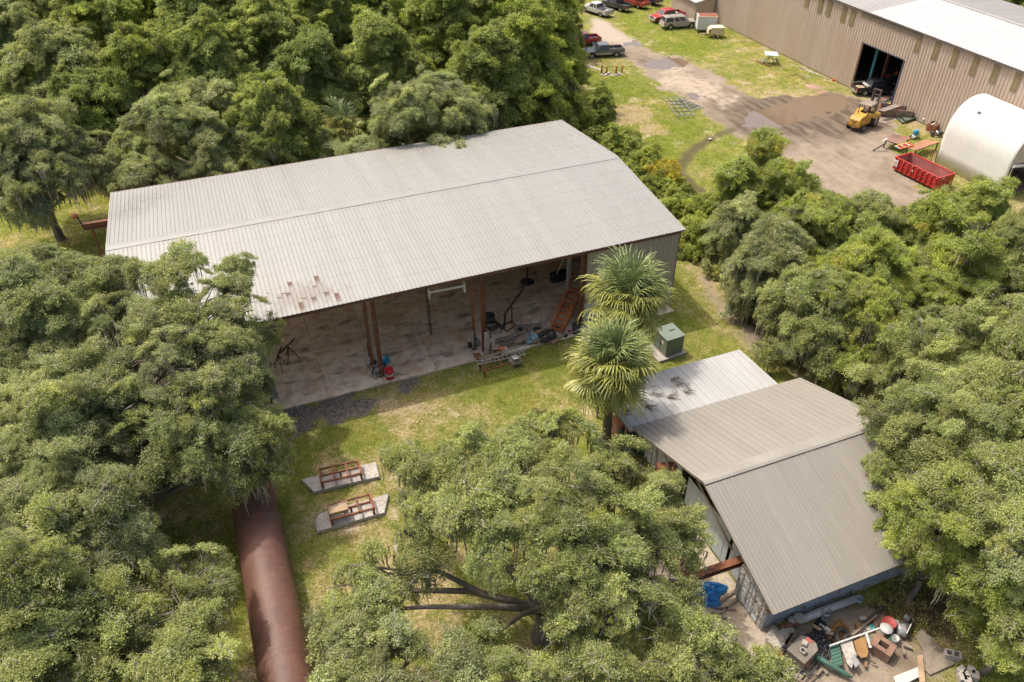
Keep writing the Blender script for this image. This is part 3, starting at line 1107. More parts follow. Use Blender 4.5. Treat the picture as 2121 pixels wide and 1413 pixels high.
container('pale grey-blue shipping container with rusty double doors facing the concrete apron', 29.82, -25.98, 0, ('greyblue', (.33, .37, .41)))
container('grey-blue shipping container under the far slope of the taupe roof, behind the lean-to', 30.35, -15.0, 0, ('blue', (.28, .34, .39)), seed=2)
apron = struct(MB().prism([(26.2, -19.2), (30.2, -19.0), (30.3, -27.0), (29.9, -28.6), (27.6, -30.3), (25.4, -29.6), (25.6, -24)], -.06, .035).build('concrete_apron', mat('tan_concrete', (.42, .35, .265), .85, var=.16, scale=1.0, dirt=.25, bmp=.1)))

# lean-to with a white roof
lt = thing('lean_to_roof', 'white sheet-metal lean-to roof littered with fallen palm debris', 'lean-to')
M_lt = metal_sheet('lean_to_sheet', (.37, .365, .35), .5, rnd=.04, dirt=.30, streak=.10, along=(5, .3, 1), dirtcol=(.20, .185, .16))
nl_ = 19
XLL, XLR = 29.0, 40.45
pl_ = (XLR-XLL)/nl_
ql = ribbed(pl_, math.hypot(4.75, .30), 1, .035, .05, .02).build('roof_panel', M_lt, link=False)
lay(ql, lt, 'roof_panel', (XLR, -9.1, 2.52), (-1, 0, 0), (0, -4.75, .30), nl_, pl_, seed=41, jitter=.003)
for x in (XLL+.15, (XLL+XLR)/2, XLR-.15):
    for y in (-9.25, -13.1):
        MB().box((x, y, 1.22), (.11, .11, 2.44)).build('post', mat('weathered_lumber', (.23, .175, .125), .85), lt)
for y, z in ((-9.2, 2.44), (-13.1, 2.69)):
    MB().bar((XLL+.05, y, z), (XLR-.05, y, z), .06, .14).build('beam', mat('weathered_lumber', (.23, .175, .125), .85), lt)
MB().bar((XLL-.02, -9.1, 2.49), (XLL-.02, -13.85, 2.79), .05, .12).build('edge_trim', mat('dark_trim', (.16, .12, .10), .7), lt)
# ------------------------------------------------------------------ vehicles
def car_paint(name, col, rough=.25, flake=.0):
    if name in MATS:
        return MATS[name]
    m, t, b = mk(name)
    pos = t.n('NewGeometry').outputs['Position']
    n = t.noise(pos, 1.6, 3)
    c = t.mix(t.math('MULTIPLY', t.ramp(n, (.35, 0.0), (.75, 1.0)), .35), col, [x*.75+.05 for x in col])
    t.link(c, b.inputs['Base Color'])
    t.link(t.math('MULTIPLY_ADD', n, .2, rough-.08), b.inputs['Roughness'])
    b.inputs['Coat Weight'].default_value = .5
    b.inputs['Coat Roughness'].default_value = .12
    b.inputs['Metallic'].default_value = flake
    return m


M_glass = car_paint('tinted_glass', (.025, .032, .04), .08)
M_tyre = mat('tyre_rubber', (.025, .024, .023), .85, var=.2, dirt=.3)
M_rim = mat('alloy_rim', (.48, .47, .45), .35, metal=.6, dirt=.2)
M_chrome = mat('chrome', (.62, .62, .62), .22, metal=.9, var=.05)
M_tail = car_paint('red_lens', (.42, .012, .012), .2)
M_lamp = car_paint('clear_lens', (.75, .75, .72), .15)
M_plast = mat('black_plastic', (.03, .03, .032), .6)


def wheel_mesh(r, wd):
    h = wd/2
    ty = MB().lathe([(r*.62, -h*.9), (r*.9, -h), (r, -h*.6), (r, h*.6), (r*.9, h), (r*.62, h*.9)], 20, axis='y').build('tyre', M_tyre, link=False)
    b = MB().lathe([(.001, -h*.55), (r*.5, -h*.5), (r*.63, -h*.85), (r*.63, h*.85), (r*.5, h*.5), (.001, h*.55)], 20, axis='y')
    for k in range(6):
        a = k*math.pi/3
        for s in (-1, 1):
            b.box((math.cos(a)*r*.36, s*h*.6, math.sin(a)*r*.36), (r*.42, .02, r*.12), (0, -a, 0))
    ri = b.build('rim', M_rim, link=False)
    return ty, ri


_WH = {}


def add_wheel(root, x, y, r, wd=.24, rim=None):
    k = (round(r, 2), wd)
    if k not in _WH:
        _WH[k] = wheel_mesh(r, wd)
    ty, ri = _WH[k]
    w_ = bpy.data.objects.new('wheel', None)
    w_.empty_display_size = .2
    C.objects.link(w_)
    w_.parent = root
    w_.location = (x, y, r)
    dup(ty, 'tyre', w_, (0, 0, 0))
    dup(ri, 'rim', w_, (0, 0, 0))


def arch_line(xc, r, z0, n=8):
    """points of a wheel arch, right to left, at the sill height z0"""
    out = []
    a0 = math.asin(min(.9, max(-.9, (z0-.38)/r)))
    for k in range(n+1):
        a = a0+(math.pi-2*a0)*k/n
        out.append((xc+r*math.cos(a), .38+r*math.sin(a)))
    return out


def frustum(b, x0, x1, w0, z0, u0, u1, w1, z1, mi=0):
    vs = [(x0, -w0, z0), (x1, -w0, z0), (x1, w0, z0), (x0, w0, z0), (u0, -w1, z1), (u1, -w1, z1), (u1, w1, z1), (u0, w1, z1)]
    b.add(vs, [(3, 2, 1, 0), (4, 5, 6, 7), (0, 1, 5, 4), (1, 2, 6, 5), (2, 3, 7, 6), (3, 0, 4, 7)], mi)


def side_glass(root, name, x0, x1, cab, m=None):
    """pane on each flank between two positions along the cab (0 rear .. 1 front), proud of the cab by a few millimetres"""
    (cx0, cx1, cw0, cz0, cu0, cu1, cw1, cz1) = cab
    for s in (-1, 1):
        P = []
        for u, v in ((x0, .10), (x1, .10), (x1, .86), (x0, .86)):
            lo = cx0+(cx1-cx0)*u
            hi = cu0+(cu1-cu0)*u
            P.append((lo+(hi-lo)*v, s*(cw0+(cw1-cw0)*v+.008), cz0+(cz1-cz0)*v))
        MB().quad(*P).build(name, m or M_glass, root)


def end_glass(root, name, cab, front):
    (cx0, cx1, cw0, cz0, cu0, cu1, cw1, cz1) = cab
    P = []
    for s, v in ((-1, .12), (1, .12), (1, .88), (-1, .88)):
        lo, hi = (cx1, cu1) if front else (cx0, cu0)
        w_ = (cw0+(cw1-cw0)*v)*.88
        P.append((lo+(hi-lo)*v+(.008 if front else -.008), s*w_, cz0+(cz1-cz0)*v))
    MB().quad(*P).build(name, M_glass, root)


def pickup(label, x, y, heading, paint, cab='crew', two_tone=None, load=None, rim_r=.38, lift=0.0, tail=True, hood_clutter=False, group='pickups parked on the grass'):
    """heading: direction the nose points, radians from +X; local +X is forward"""
    root = thing('pickup_truck', label, 'pickup truck', (x, y, 0), heading, group)
    L, hw = 5.7, .96
    cl = {'crew': 2.15, 'ext': 1.75, 'single': 1.25}[cab]
    xf, xr = L/2, -L/2
    cabf = xf-1.35
    cabr = cabf-cl-.45
    zs, zb, zh = .46, 1.08, 1.02
    fx, rx_ = xf-.92, xr+1.18
    R = .47
    prof = [(xr, .55), (xr, .80), (cabr, .80), (cabr, zb), (cabf+.05, zb), (cabf+.12, zh+.02), (xf-.25, zh-.05), (xf-.04, zh-.16), (xf, .80), (xf, .50)]
    prof += arch_line(fx, R, zs)+arch_line(rx_, R, zs)
    MB().prism(prof, -hw, hw, axis='y').build('body', paint, root, bevel=.045)
    cabd = (cabr+.04, cabf+.02, hw*.965, zb, cabr+.18, cabf-.62, hw*.78, 1.80)
    b = MB()
    frustum(b, *cabd)
    b.build('cab', paint, root, bevel=.05)
    n = {'crew': ((.03, .36), (.40, .78)), 'ext': ((.05, .28), (.33, .78)), 'single': ((.08, .80),)}[cab]
    for u0, u1 in n:
        side_glass(root, 'side_window', u0, u1, cabd)
    MB().prism([(cabf-.15, -.8), (cabf-.12, -.8), (cabf-.12, .8)], zb, zb+.002).build('cowl', M_plast, root)
    end_glass(root, 'windscreen', cabd, True)
    end_glass(root, 'rear_window', cabd, False)
    side = [(xr+.02, .80), (cabr-.02, .80), (cabr-.02, 1.14), (xr+.02, 1.14)]
    for s in (-1, 1):
        MB().prism(side, s*hw-.08 if s > 0 else s*hw, s*hw if s > 0 else s*hw+.08, axis='y').build('bed_side', paint, root, bevel=.02)
        MB().box(((xr+cabr)/2, s*(hw-.04), 1.15), (cabr-xr-.1, .07, .03)).build('bed_rail', M_plast, root)
        MB().box((cabf-.22, s*(hw+.11), 1.20), (.12, .2, .17)).build('mirror', paint, root)
        MB().box((xf-.03, s*.70, .84), (.12, .36, .18)).build('headlight', M_lamp, root)
        if tail:
            MB().box((xr-.005, s*.87, .93), (.06, .17, .36)).build('taillight', M_tail, root)
        for xx in ((fx+rx_)/2+.2,):
            MB().box((xx, s*(hw+.015), .42), (2.1, .05, .07)).build('running_board', M_plast, root)
        if two_tone:
            MB().box((fx-1.72, s*(hw+.004), .60), (2.3, .01, .22)).build('lower_panel', two_tone, root)
            MB().box((xr+.37, s*(hw+.004), .60), (.66, .01, .22)).build('lower_panel', two_tone, root)
        for xx in (fx, rx_):
            add_wheel(root, xx, s*(hw-.14), rim_r+lift*.02)
        u = .39 if cab == 'crew' else .31
        dx = cabd[0]+(cabd[1]-cabd[0])*u
        MB().box((dx, s*(hw+.002), .80), (.015, .006, .55)).build('door_seam', M_plast, root)
        MB().box((dx+.12, s*(hw+.012), .99), (.14, .025, .035)).build('door_handle', paint, root)
    MB().box((xr+.04, 0, .97), (.07, 1.66, .35)).build('tailgate', paint, root, bevel=.015)
    MB().box(((xr+cabr)/2, 0, .812), (cabr-xr-.15, 1.6, .012)).build('bed_liner', M_plast, root)
    MB().box((xr-.06, 0, .56), (.16, 1.86, .2)).build('rear_bumper', M_chrome, root, bevel=.03)
    MB().box((xf+.05, 0, .54), (.18, 1.9, .24)).build('front_bumper', M_chrome, root, bevel=.04)
    MB().box((xf-.01, 0, .82), (.06, 1.0, .24)).build('grille', M_plast, root)
    MB().box((0, 0, .42), (L*.86, 1.3, .12)).build('chassis', M_dark, root)
    MB().box((xr-.10, 0, .66), (.012, .31, .15)).build('licence_plate', M_white, root)
    if load == 'crate':
        MB().box((cabr-.35, 0, 1.02), (.45, 1.5, .40)).build('tool_box', mat('grey_box', (.42, .42, .41), .5), root, bevel=.02)
    if load == 'rack':
        b = MB()
        for s in (-1, 1):
            for xx in (xr+.15, cabr-.1):
                b.box((xx, s*.84, 1.22), (.05, .05, .3))
            b.box(((xr+cabr)/2, s*.84, 1.34), (cabr-xr-.1, .05, .05))
        b.build('bed_rack', M_galv, root)
        MB().box((cabr-.22, 0, 1.17), (.36, 1.66, .18)).build('tool_box', mat('grey_box', (.42, .42, .41), .5), root, bevel=.02)
        MB().box((xr+.85, .1, .87), (.9, 1.0, .1)).build('plywood_board', mat('pale_ply', (.48, .37, .24), .8), root)
    if hood_clutter:
        rng = random.Random(4)
        for k in range(9):
            MB().box((xf-.25-rng.uniform(0, .9), rng.uniform(-.7, .7), zh+.03), (.18, .10, .07), (0, 0, rng.uniform(0, 3))).build('hood_scrap', M_galv if k % 2 else M_plast, root)
    return root


def hd(a, b):
    """heading from ground pixel a to ground pixel b"""
    p, q = G(*a), G(*b)
    return math.atan2(q.y-p.y, q.x-p.x), (p+q)/2


P_silver, P_green, P_rust, P_navy = car_paint('silver_paint', (.50, .49, .46), .3), car_paint('dark_green_paint', (.030, .036, .033), .25), car_paint('orange_red_paint', (.36, .055, .028), .28), car_paint('navy_paint', (.03, .042, .065), .25)
P_red, P_char, P_black, P_tan = car_paint('red_paint', (.38, .018, .022), .25), car_paint('charcoal_paint', (.11, .115, .115), .28), car_paint('black_paint', (.012, .014, .018), .18), car_paint('tan_lower_paint', (.40, .35, .27), .35)
P_champ = car_paint('champagne_paint', (.34, .30, .255), .3)

# row parked nose-in along the top: their rear ends face us
rowh = rad(108)
for lb, bx, by, hgt, pn, cab, ld in (('silver extended-cab pickup at the head of the gravel road', 1259, 36, 0, P_silver, 'ext', None), ('dark green pickup with an open bed between the silver and the orange-red one', 1300, 25, 0, P_green, 'ext', None),
                                     ('orange-red pickup in the row by the gravel road', 1336, 19, 0, P_rust, 'crew', None), ('navy pickup cut off by the top edge of the picture', 1362, 12, 0, P_navy, 'crew', None)):
    g = G(bx, by)
    d = Vector((math.cos(rowh), math.sin(rowh)))
    pickup(lb, g.x+d.x*2.55, g.y+d.y*2.55, rowh, pn, cab, load=ld)
c = G(1386, 46)
pickup('bright red crew-cab pickup with its nose towards the gravel road', c.x+.1, c.y+1.0, rad(183), P_red, 'crew', load='crate')
c = G(1259, 120)
pickup('charcoal pickup with a tan lower stripe, beside the vine-covered trees', c.x-.2, c.y+1.0, rad(169), P_char, 'ext', two_tone=P_tan, hood_clutter=True)
c = G(1243, 93)
pickup('dark red pickup almost hidden behind the vine-covered trees', c.x-2.7, c.y+1.0, rad(176), P_red, 'crew')
c = G(1800, 196)
pickup('black pickup backed half out of the dark warehouse doorway', 89.8, 32.0, rad(-16), P_black, 'crew', load='rack', lift=1.5, group='')
c = G(44, 602)
pickup('silver pickup glimpsed through the oak branches at the left edge', c.x-1.2, c.y, rad(168), P_silver, 'single')


def suv(label, x, y, heading, paint):
    root = thing('large_suv', label, 'suv', (x, y, 0), heading)
    L, hw = 5.6, .98
    xf, xr = L/2, -L/2
    zs, zb, zh = .46, 1.12, 1.04
    fx, rx_, R = xf-.95, xr+1.12, .46
    prof = [(xr, .52), (xr-.02, .85), (xr+.03, zb), (xf-1.45, zb), (xf-1.35, zh+.03), (xf-.25, zh-.06), (xf-.04, zh-.18), (xf, .8), (xf, .5)]+arch_line(fx, R, zs)+arch_line(rx_, R, zs)
    MB().prism(prof, -hw, hw, axis='y').build('body', paint, root, bevel=.05)
    cabd = (xr+.05, xf-1.42, hw*.965, zb, xr+.30, xf-2.05, hw*.80, 1.84)
    b = MB()
    frustum(b, *cabd)
    b.build('cab', paint, root, bevel=.06)
    for u0, u1 in ((.04, .36), (.42, .62), (.66, .88)):
        side_glass(root, 'side_window', u0, u1, cabd)
    end_glass(root, 'windscreen', cabd, True)
    end_glass(root, 'rear_window', cabd, False)
    for s in (-1, 1):
        MB().box((-.75, s*.62, 1.875), (2.6, .04, .04)).build('roof_rail', M_galv, root)
        MB().box((xr-.005, s*.88, .98), (.06, .15, .36)).build('taillight', M_tail, root)
        MB().box((xf-.03, s*.72, .82), (.12, .34, .17)).build('headlight', M_lamp, root)
        MB().box((xf-1.72, s*(hw+.11), 1.22), (.12, .2, .16)).build('mirror', paint, root)
        MB().box((.1, s*(hw+.02), .43), (2.2, .08, .07)).build('running_board', M_galv, root)
        for xx in (fx, rx_):
            add_wheel(root, xx, s*(hw-.14), .38)
        for dx in (-.62, .52):
            MB().box((dx, s*(hw+.002), .82), (.015, .006, .56)).build('door_seam', M_plast, root)
            MB().box((dx+.14, s*(hw+.012), 1.0), (.14, .025, .035)).build('door_handle', paint, root)
    for k in range(3):
        MB().box((-1.6+k*.9, 0, 1.895), (.05, 1.3, .03)).build('roof_bar', M_galv, root)
    MB().box((xr-.06, 0, .58), (.16, 1.9, .24)).build('rear_bumper', paint, root, bevel=.03)
    MB().box((xf+.05, 0, .54), (.18, 1.9, .26)).build('front_bumper', paint, root, bevel=.04)
    MB().box((xf-.01, 0, .80), (.06, 1.0, .22)).build('grille', M_plast, root)
    MB().box((0, 0, .42), (L*.86, 1.3, .12)).build('chassis', M_dark, root)
    return root


c = G(1405, 61)
suv('champagne estate SUV between the red crew-cab pickup and the white trailer', c.x+.55, c.y+1.0, rad(-8), P_champ)


def utility_trailer():
    a = G(1451, 73)
    root = thing('box_trailer', 'white box trailer with a rust-red roof beside the champagne SUV', 'trailer', (a.x+1.55, a.y+1.2, 0), rad(-24))
    MB().box((0, 0, 1.52), (2.9, 1.9, 1.95)).build('body', mat('white_trailer', (.60, .62, .61), .5, var=.06, dirt=.2), root, bevel=.02)
    MB().box((0, 0, 2.52), (3.0, 2.0, .06)).build('roof_rim', mat('cream_rim', (.62, .55, .43), .6, rust=.2), root)
    MB().box((.08, 0, 2.555), (2.75, 1.82, .03)).build('roof', mat('rusty_roof', (.24, .075, .045), .8, rust=.4), root)
    for k in range(5):
        MB().box((-1.2+k*.6, -.955, 1.52), (.02, .012, 1.9)).build('seam', mat('grey_seam', (.40, .42, .42), .5), root)
    for s in (-1, 1):
        add_wheel(root, .3, s*.86, .32, .2)
    b = MB()
    for s in (-1, 1):
        b.bar((-1.4, s*.6, .48), (-2.5, 0, .48), .08)
    b.tube([(-2.3, 0, .02), (-2.3, 0, .7)], .04, 6)
    b.build('drawbar', M_dark, root)
    MB().box((0, 0, .5), (2.8, 1.6, .12)).build('chassis', M_dark, root)


utility_trailer()


def compressor():
    a = G(1484, 80)
    root = thing('towable_compressor', 'cream towable air compressor in front of the white box trailer', 'compressor', (a.x+.2, a.y+.7, 0), rad(-22))
    m_ = mat('cream_paint', (.60, .50, .33), .5, var=.1, dirt=.2)
    MB().prism([(-1.3, .62), (1.1, .62), (1.1, 1.55), (-.85, 1.55), (-1.2, 1.3)], -.72, .72, axis='y').build('hood', m_, root, bevel=.05)
    MB().box((-1.1, -.735, 1.1), (.22, .02, .4)).build('vent', M_dark, root)
    MB().box((.15, 0, 1.57), (1.8, 1.35, .03)).build('lid', mat('pale_cream', (.68, .60, .44), .5), root)
    for s in (-1, 1):
        add_wheel(root, .25, s*.78, .33, .2)
        b = MB()
        b.prism([(-.25, .55), (-.15, .72), (.65, .72), (.75, .55)], s*.78-.14, s*.78+.14, axis='y')
        b.build('mudguard', m_, root)
    b = MB()
    b.bar((-1.2, 0, .55), (-2.4, 0, .5), .12)
    b.tube([(-2.2, 0, .02), (-2.2, 0, .6)], .04, 6)
    b.build('drawbar', m_, root)


compressor()


def forklift():
    a, b_ = G(1787, 276), G(1822, 252)
    root = thing('forklift', 'yellow rough-terrain forklift with a canopy and a tall dark mast, by the big puddle', 'forklift', (80.9, 24.1, 0), rad(22))
    my = mat('forklift_yellow', (.58, .32, .045), .5, var=.14, dirt=.35, rust=.05)
    # local +X: towards the mast
    MB().prism([(-2.2, .55), (-2.35, .8), (-2.3, 1.45), (-2.05, 1.72), (-.55, 1.85), (-.45, 1.2), (.1, 1.15), (.1, .55)], -.66, .66, axis='y').build('engine_hood', my, root, bevel=.06)
    MB().prism([(-.5, .6), (1.5, .6), (1.65, 1.15), (1.2, 1.3), (-.3, 1.3)], -.78, .78, axis='y').build('front_body', my, root, bevel=.04)
    for s in (-1, 1):
        MB().prism([(.35, 1.2), (.55, 1.6), (1.5, 1.62), (1.8, 1.2)], s*1.0-.28, s*1.0+.28, axis='y').build('fender', my, root, bevel=.03)
        add_wheel(root, 1.05, s*1.0, .72, .5)
        add_wheel(root, -1.45, s*.88, .40, .32)
        MB().box((-1.35, s*.667, 1.5), (.8, .008, .07)).build('side_mark', M_dark, root)
    # dark V-shaped mark on the counterweight
    b = MB()
    for s in (-1, 1):
        b.bar((-2.347, s*.20, 1.33), (-2.362, s*.015, 1.05), .02, .085)
        b.bar((-2.347, s*.20, 1.33), (-2.347, s*.31, 1.33), .02, .07)
    b.box((-2.36, 0, 1.0), (.02, .07, .10))
    b.build('emblem', M_dark, root)
    MB().box((-.05, 0, 1.42), (.5, .6, .12)).build('seat', M_plast, root)
    MB().box((-.28, 0, 1.7), (.1, .6, .5)).build('seat_back', M_plast, root)
    b = MB()
    b.tube([(.75, 0, 1.3), (.55, 0, 1.75)], .03, 6)
    b.lathe([(.2, -.015), (.2, .015), (.17, .015), (.17, -.015)], 16, c=(.53, 0, 1.78), closed=True)
    b.build('steering_wheel', M_dark, root)
    for sx in (-.45, .95):
        for s in (-1, 1):
            MB().bar((sx, s*.62, 1.2), (sx+.05, s*.60, 2.72), .07).build('canopy_post', M_dark, root)
    MB().box((.28, 0, 2.76), (1.75, 1.45, .09)).build('canopy', mat('brown_canopy', (.25, .20, .15), .7, var=.2, dirt=.3), root, bevel=.03)
    for s in (-1, 1):
        MB().box((2.0, s*.42, 2.0), (.16, .14, 3.9)).build('mast_rail', mat('mast_steel', (.10, .085, .075), .6, rust=.3), root)
        MB().box((2.16, s*.30, 1.95), (.12, .10, 3.7)).build('inner_mast_rail', mat('mast_steel', (.10, .085, .075), .6, rust=.3), root)
        MB().box((2.85, s*.32, .12), (1.3, .14, .05)).build('fork', M_dark, root)
    for z in (.5, 1.9, 3.35, 3.92):
        MB().box((2.02, 0, z), (.14, .98, .12)).build('mast_crossbar', mat('mast_steel', (.10, .085, .075), .6, rust=.3), root)
    MB().tube([(2.05, 0, .3), (2.05, 0, 2.9)], .07, 8).build('lift_cylinder', M_chrome, root)
    MB().box((2.26, 0, .75), (.08, 1.1, .95)).build('fork_carriage', my, root)
    MB().tube([(-1.1, .35, 1.75), (-1.1, .35, 2.25)], .05, 8).build('exhaust_pipe', M_dark, root)
    return root


forklift()


def dumpster():
    a = G(1846, 352)
    bq = G(1937, 398)
    L = (bq-a).length-.1
    h = math.atan2(bq.y-a.y, bq.x-a.x)
    dirv = Vector((math.cos(h), math.sin(h), 0))
    lef = Vector((-dirv.y, dirv.x, 0))
    c = (a+bq)/2+lef*1.15
    root = thing('roll_off_dumpster', 'long red open-top roll-off dumpster beside the white canopy', 'dumpster', (c.x, c.y, 0), h)
    mr = mat('dumpster_red', (.42, .022, .018), .4, var=.12, dirt=.15)
    mi = mat('scuffed_inside', (.34, .14, .125), .7, var=.25, scale=2.5, dirt=.3)
    W2, H0, H1 = 1.15, .28, 1.5
    for s in (-1, 1):
        MB().box((0, s*(W2-.03), (H0+H1)/2), (L, .05, H1-H0)).build('side_wall', mr, root)
        MB().box((0, s*(W2-.062), (H0+H1)/2), (L-.12, .012, H1-H0-.04)).build('inner_lining', mi, root)
        MB().box((0, s*(W2+.0), H1+.02), (L+.1, .14, .12)).build('top_rail', mr, root, bevel=.02)
        MB().box((0, s*(W2+.0), H0+.04), (L, .12, .10)).build('bottom_rail', mr, root)
        MB().box((0, s*.45, .16), (L+.1, .16, .2)).build('skid', M_dark, root)
        for k in range(9):
            MB().prism([(s*(W2-.01), H0), (s*(W2+.13), H0+.1), (s*(W2+.10), H1-.1), (s*(W2-.01), H1)], -L/2+.55+k*(L-.8)/8-.055, -L/2+.55+k*(L-.8)/8+.055, axis='x').build('rib', mr, root)
        MB().box((0, s*(W2+.05), .86), (L-.4, .05, .06)).build('side_rail', mr, root)
        for xx in (-L/2+.3, L/2-.3):
            MB().lathe([(.001, -.09), (.13, -.09), (.13, .09), (.001, .09)], 12, axis='y', c=(xx, s*.8, .13)).build('ground_roller', M_dark, root)
    for xx in (-L/2+.03, L/2-.03):
        MB().box((xx, 0, (H0+H1)/2), (.06, 2*W2-.08, H1-H0)).build('end_wall', mr, root)
        MB().box((xx*.985, 0, (H0+H1)/2), (.02, 2*W2-.16, H1-H0-.05)).build('end_lining', mi, root)
        MB().box((xx, 0, H1+.021), (.13, 2*W2-.1, .11)).build('end_rail', mr, root)
    MB().box((0, 0, H0+.02), (L-.1, 2*W2-.1, .05)).build('floor', mat('scuffed_floor', (.50, .11, .075), .7, var=.25, dirt=.25), root)
    # white notice with a ring on it, at the far end of the long side; small plates
    b = MB().box((-L/2+.30, -W2-.142, .98), (.56, .012, .70))
    sg = b.build('sign', M_white, root)
    MB().lathe([(.17, -.008), (.17, .008), (.11, .008), (.11, -.008)], 24, axis='y', c=(-L/2+.30, -W2-.155, 1.0), closed=True).build('ring_emblem', mat('sign_red', (.45, .02, .03), .5), sg)
    MB().box((-L/2+.30, -W2-.152, .74), (.36, .006, .05)).build('sign_stripe', mat('sign_grey', (.3, .3, .3), .5), sg)
    MB().box((-.35, -W2-.10, 1.0), (.15, .012, .16)).build('plate', M_white, root)
    MB().box((L/2+.03, -.55, 1.38), (.012, .5, .10)).build('reflector_strip', M_white, root)
    MB().box((L/2+.02, .3, .7), (.05, 1.2, .08)).build('door_bar', mr, root)
    MB().box((L/2+.04, .75, .72), (.03, .36, .32)).build('yellow_latch', mat('latch_yellow', (.60, .36, .05), .6), root)
    return root


dumpster()


# ------------------------------------------------------------------ people
M_skin = mat('skin', (.32, .19, .13), .6, var=.08, dirt=0)
M_orange = mat('orange_cloth', (.72, .10, .012), .8, var=.12, dirt=0)
M_jean = mat('dark_trousers', (.045, .05, .065), .85, var=.15)


def skin_obj(name, verts, edges, radii, m, parent, sub=1, root_v=0):
    me = bpy.data.meshes.new(name)
    me.from_pydata(verts, edges, [])
    me.materials.append(m)
    o = bpy.data.objects.new(name, me)
    C.objects.link(o)
    o.parent = parent
    k = o.modifiers.new('skin', 'SKIN')
    k.use_smooth_shade = True
    for i, r in enumerate(radii):
        me.skin_vertices[0].data[i].radius = (r, r)
        me.skin_vertices[0].data[i].use_root = i == root_v
    s = o.modifiers.new('sub', 'SUBSURF')
    s.levels = s.render_levels = sub
    return o


def person(label, x, y, rz, bend=0.0, reach=.35):
    root = thing('person', label, 'person', (x, y, 0), rz, 'workers in orange shirts')
    cb, sb = math.cos(bend), math.sin(bend)
    up = lambda h, f=0.0: (f*cb+h*sb, .96+h*cb-f*sb)          # (x, z) for a point h above the pelvis, tipped forward
    px, pz = up(.0)
    V, E, R = [(0, 0, .96)], [], [.14]

    def add(p, r, par):
        V.append(p)
        R.append(r)
        E.append((par, len(V)-1))
        return len(V)-1
    a = add((up(.22)[0], 0, up(.22)[1]), .125, 0)
    ch = add((up(.42)[0], 0, up(.42)[1]), .15, a)
    nk = add((up(.56)[0], 0, up(.56)[1]), .06, ch)
    h1 = add((up(.66, .02)[0], 0, up(.66, .02)[1]), .085, nk)
    h2 = add((up(.76, .02)[0], 0, up(.76, .02)[1]), .09, h1)
    hands = []
    for s in (-1, 1):
        sh = add((up(.49)[0], s*.19, up(.49)[1]), .065, ch)
        e = (up(.24, .10)[0]+.05, s*.26, up(.24, .10)[1])
        el = add(e, .045, sh)
        wp = (e[0]+reach*.75, s*.20, e[2]-.12)
        wr = add(wp, .03, el)
        pm = add((wp[0]+.07, s*.19, wp[2]-.02), .034, wr)
        for k in range(4):
            f1 = add((wp[0]+.13, s*.19+(k-1.5)*.022, wp[2]-.03), .009, pm)
            add((wp[0]+.16+.008*(k in (1, 2)), s*.19+(k-1.5)*.022, wp[2]-.06), .008, f1)
        th = add((wp[0]+.08, s*.19-s*.04, wp[2]), .010, pm)
        add((wp[0]+.12, s*.19-s*.05, wp[2]-.01), .009, th)
        hp = add((0, s*.10, .90), .095, 0)
        kn = add((.04, s*.115, .50), .062, hp)
        an_ = add((-.02, s*.12, .10), .045, kn)
        add((.16, s*.135, .05), .04, an_)
    skin_obj('body', V, E, R, M_skin, root)
    # shirt and trousers follow the body just outside it
    sv = [V[0], V[a], V[ch], (up(.54)[0], 0, up(.54)[1])]
    se = [(0, 1), (1, 2), (2, 3)]
    sr = [.155, .15, .172, .085]
    for s, sh in ((-1, 6), (1, None)):
        i = len(sv)
        e = (up(.24, .10)[0]+.05, s*.26, up(.24, .10)[1])
        sv += [(up(.49)[0], s*.19, up(.49)[1]), e]
        se += [(2, i), (i, i+1)]
        sr += [.085, .066]
    skin_obj('shirt', sv, se, sr, M_orange, root)
    tv, te, tr_ = [(0, 0, .97)], [], [.158]
    for s in (-1, 1):
        i = len(tv)
        tv += [(0, s*.10, .88), (.04, s*.115, .50), (-.02, s*.12, .12)]
        te += [(0, i), (i, i+1), (i+1, i+2)]
        tr_ += [.112, .082, .066]
    skin_obj('trousers', tv, te, tr_, M_jean, root)
    hx, hz = up(.74, .02)
    MB().lathe([(.001, .125), (.07, .10), (.105, .04), (.105, -.01), (.09, -.03)], 14, c=(hx-.01, 0, hz)).build('cap', mat('dark_cap', (.05, .045, .04), .8), root)
    for s in (-1, 1):
        MB().lathe([(.001, -.012), (.012, 0), (.001, .012)], 8, c=(hx+.082, s*.034, hz-.005)).build('eye', M_dark, root)
        MB().box((hx-.005, s*.094, hz-.02), (.04, .02, .055)).build('ear', M_skin, root, bevel=.006)
    MB().box((hx+.095, 0, hz-.03), (.03, .022, .035)).build('nose', M_skin, root, bevel=.006)
    MB().box((hx+.088, 0, hz-.065), (.012, .045, .01)).build('mouth', mat('lips', (.25, .09, .08), .6), root)
    for s in (-1, 1):
        MB().box((.05, s*.128, .05), (.27, .10, .10)).build('shoe', M_dark, root, bevel=.03)


person('worker in an orange shirt standing inside the dark doorway', 95.0, 34.1, rad(200))
person('worker in orange bending over beside the black pickup', 93.6, 34.2, rad(250), bend=.75)
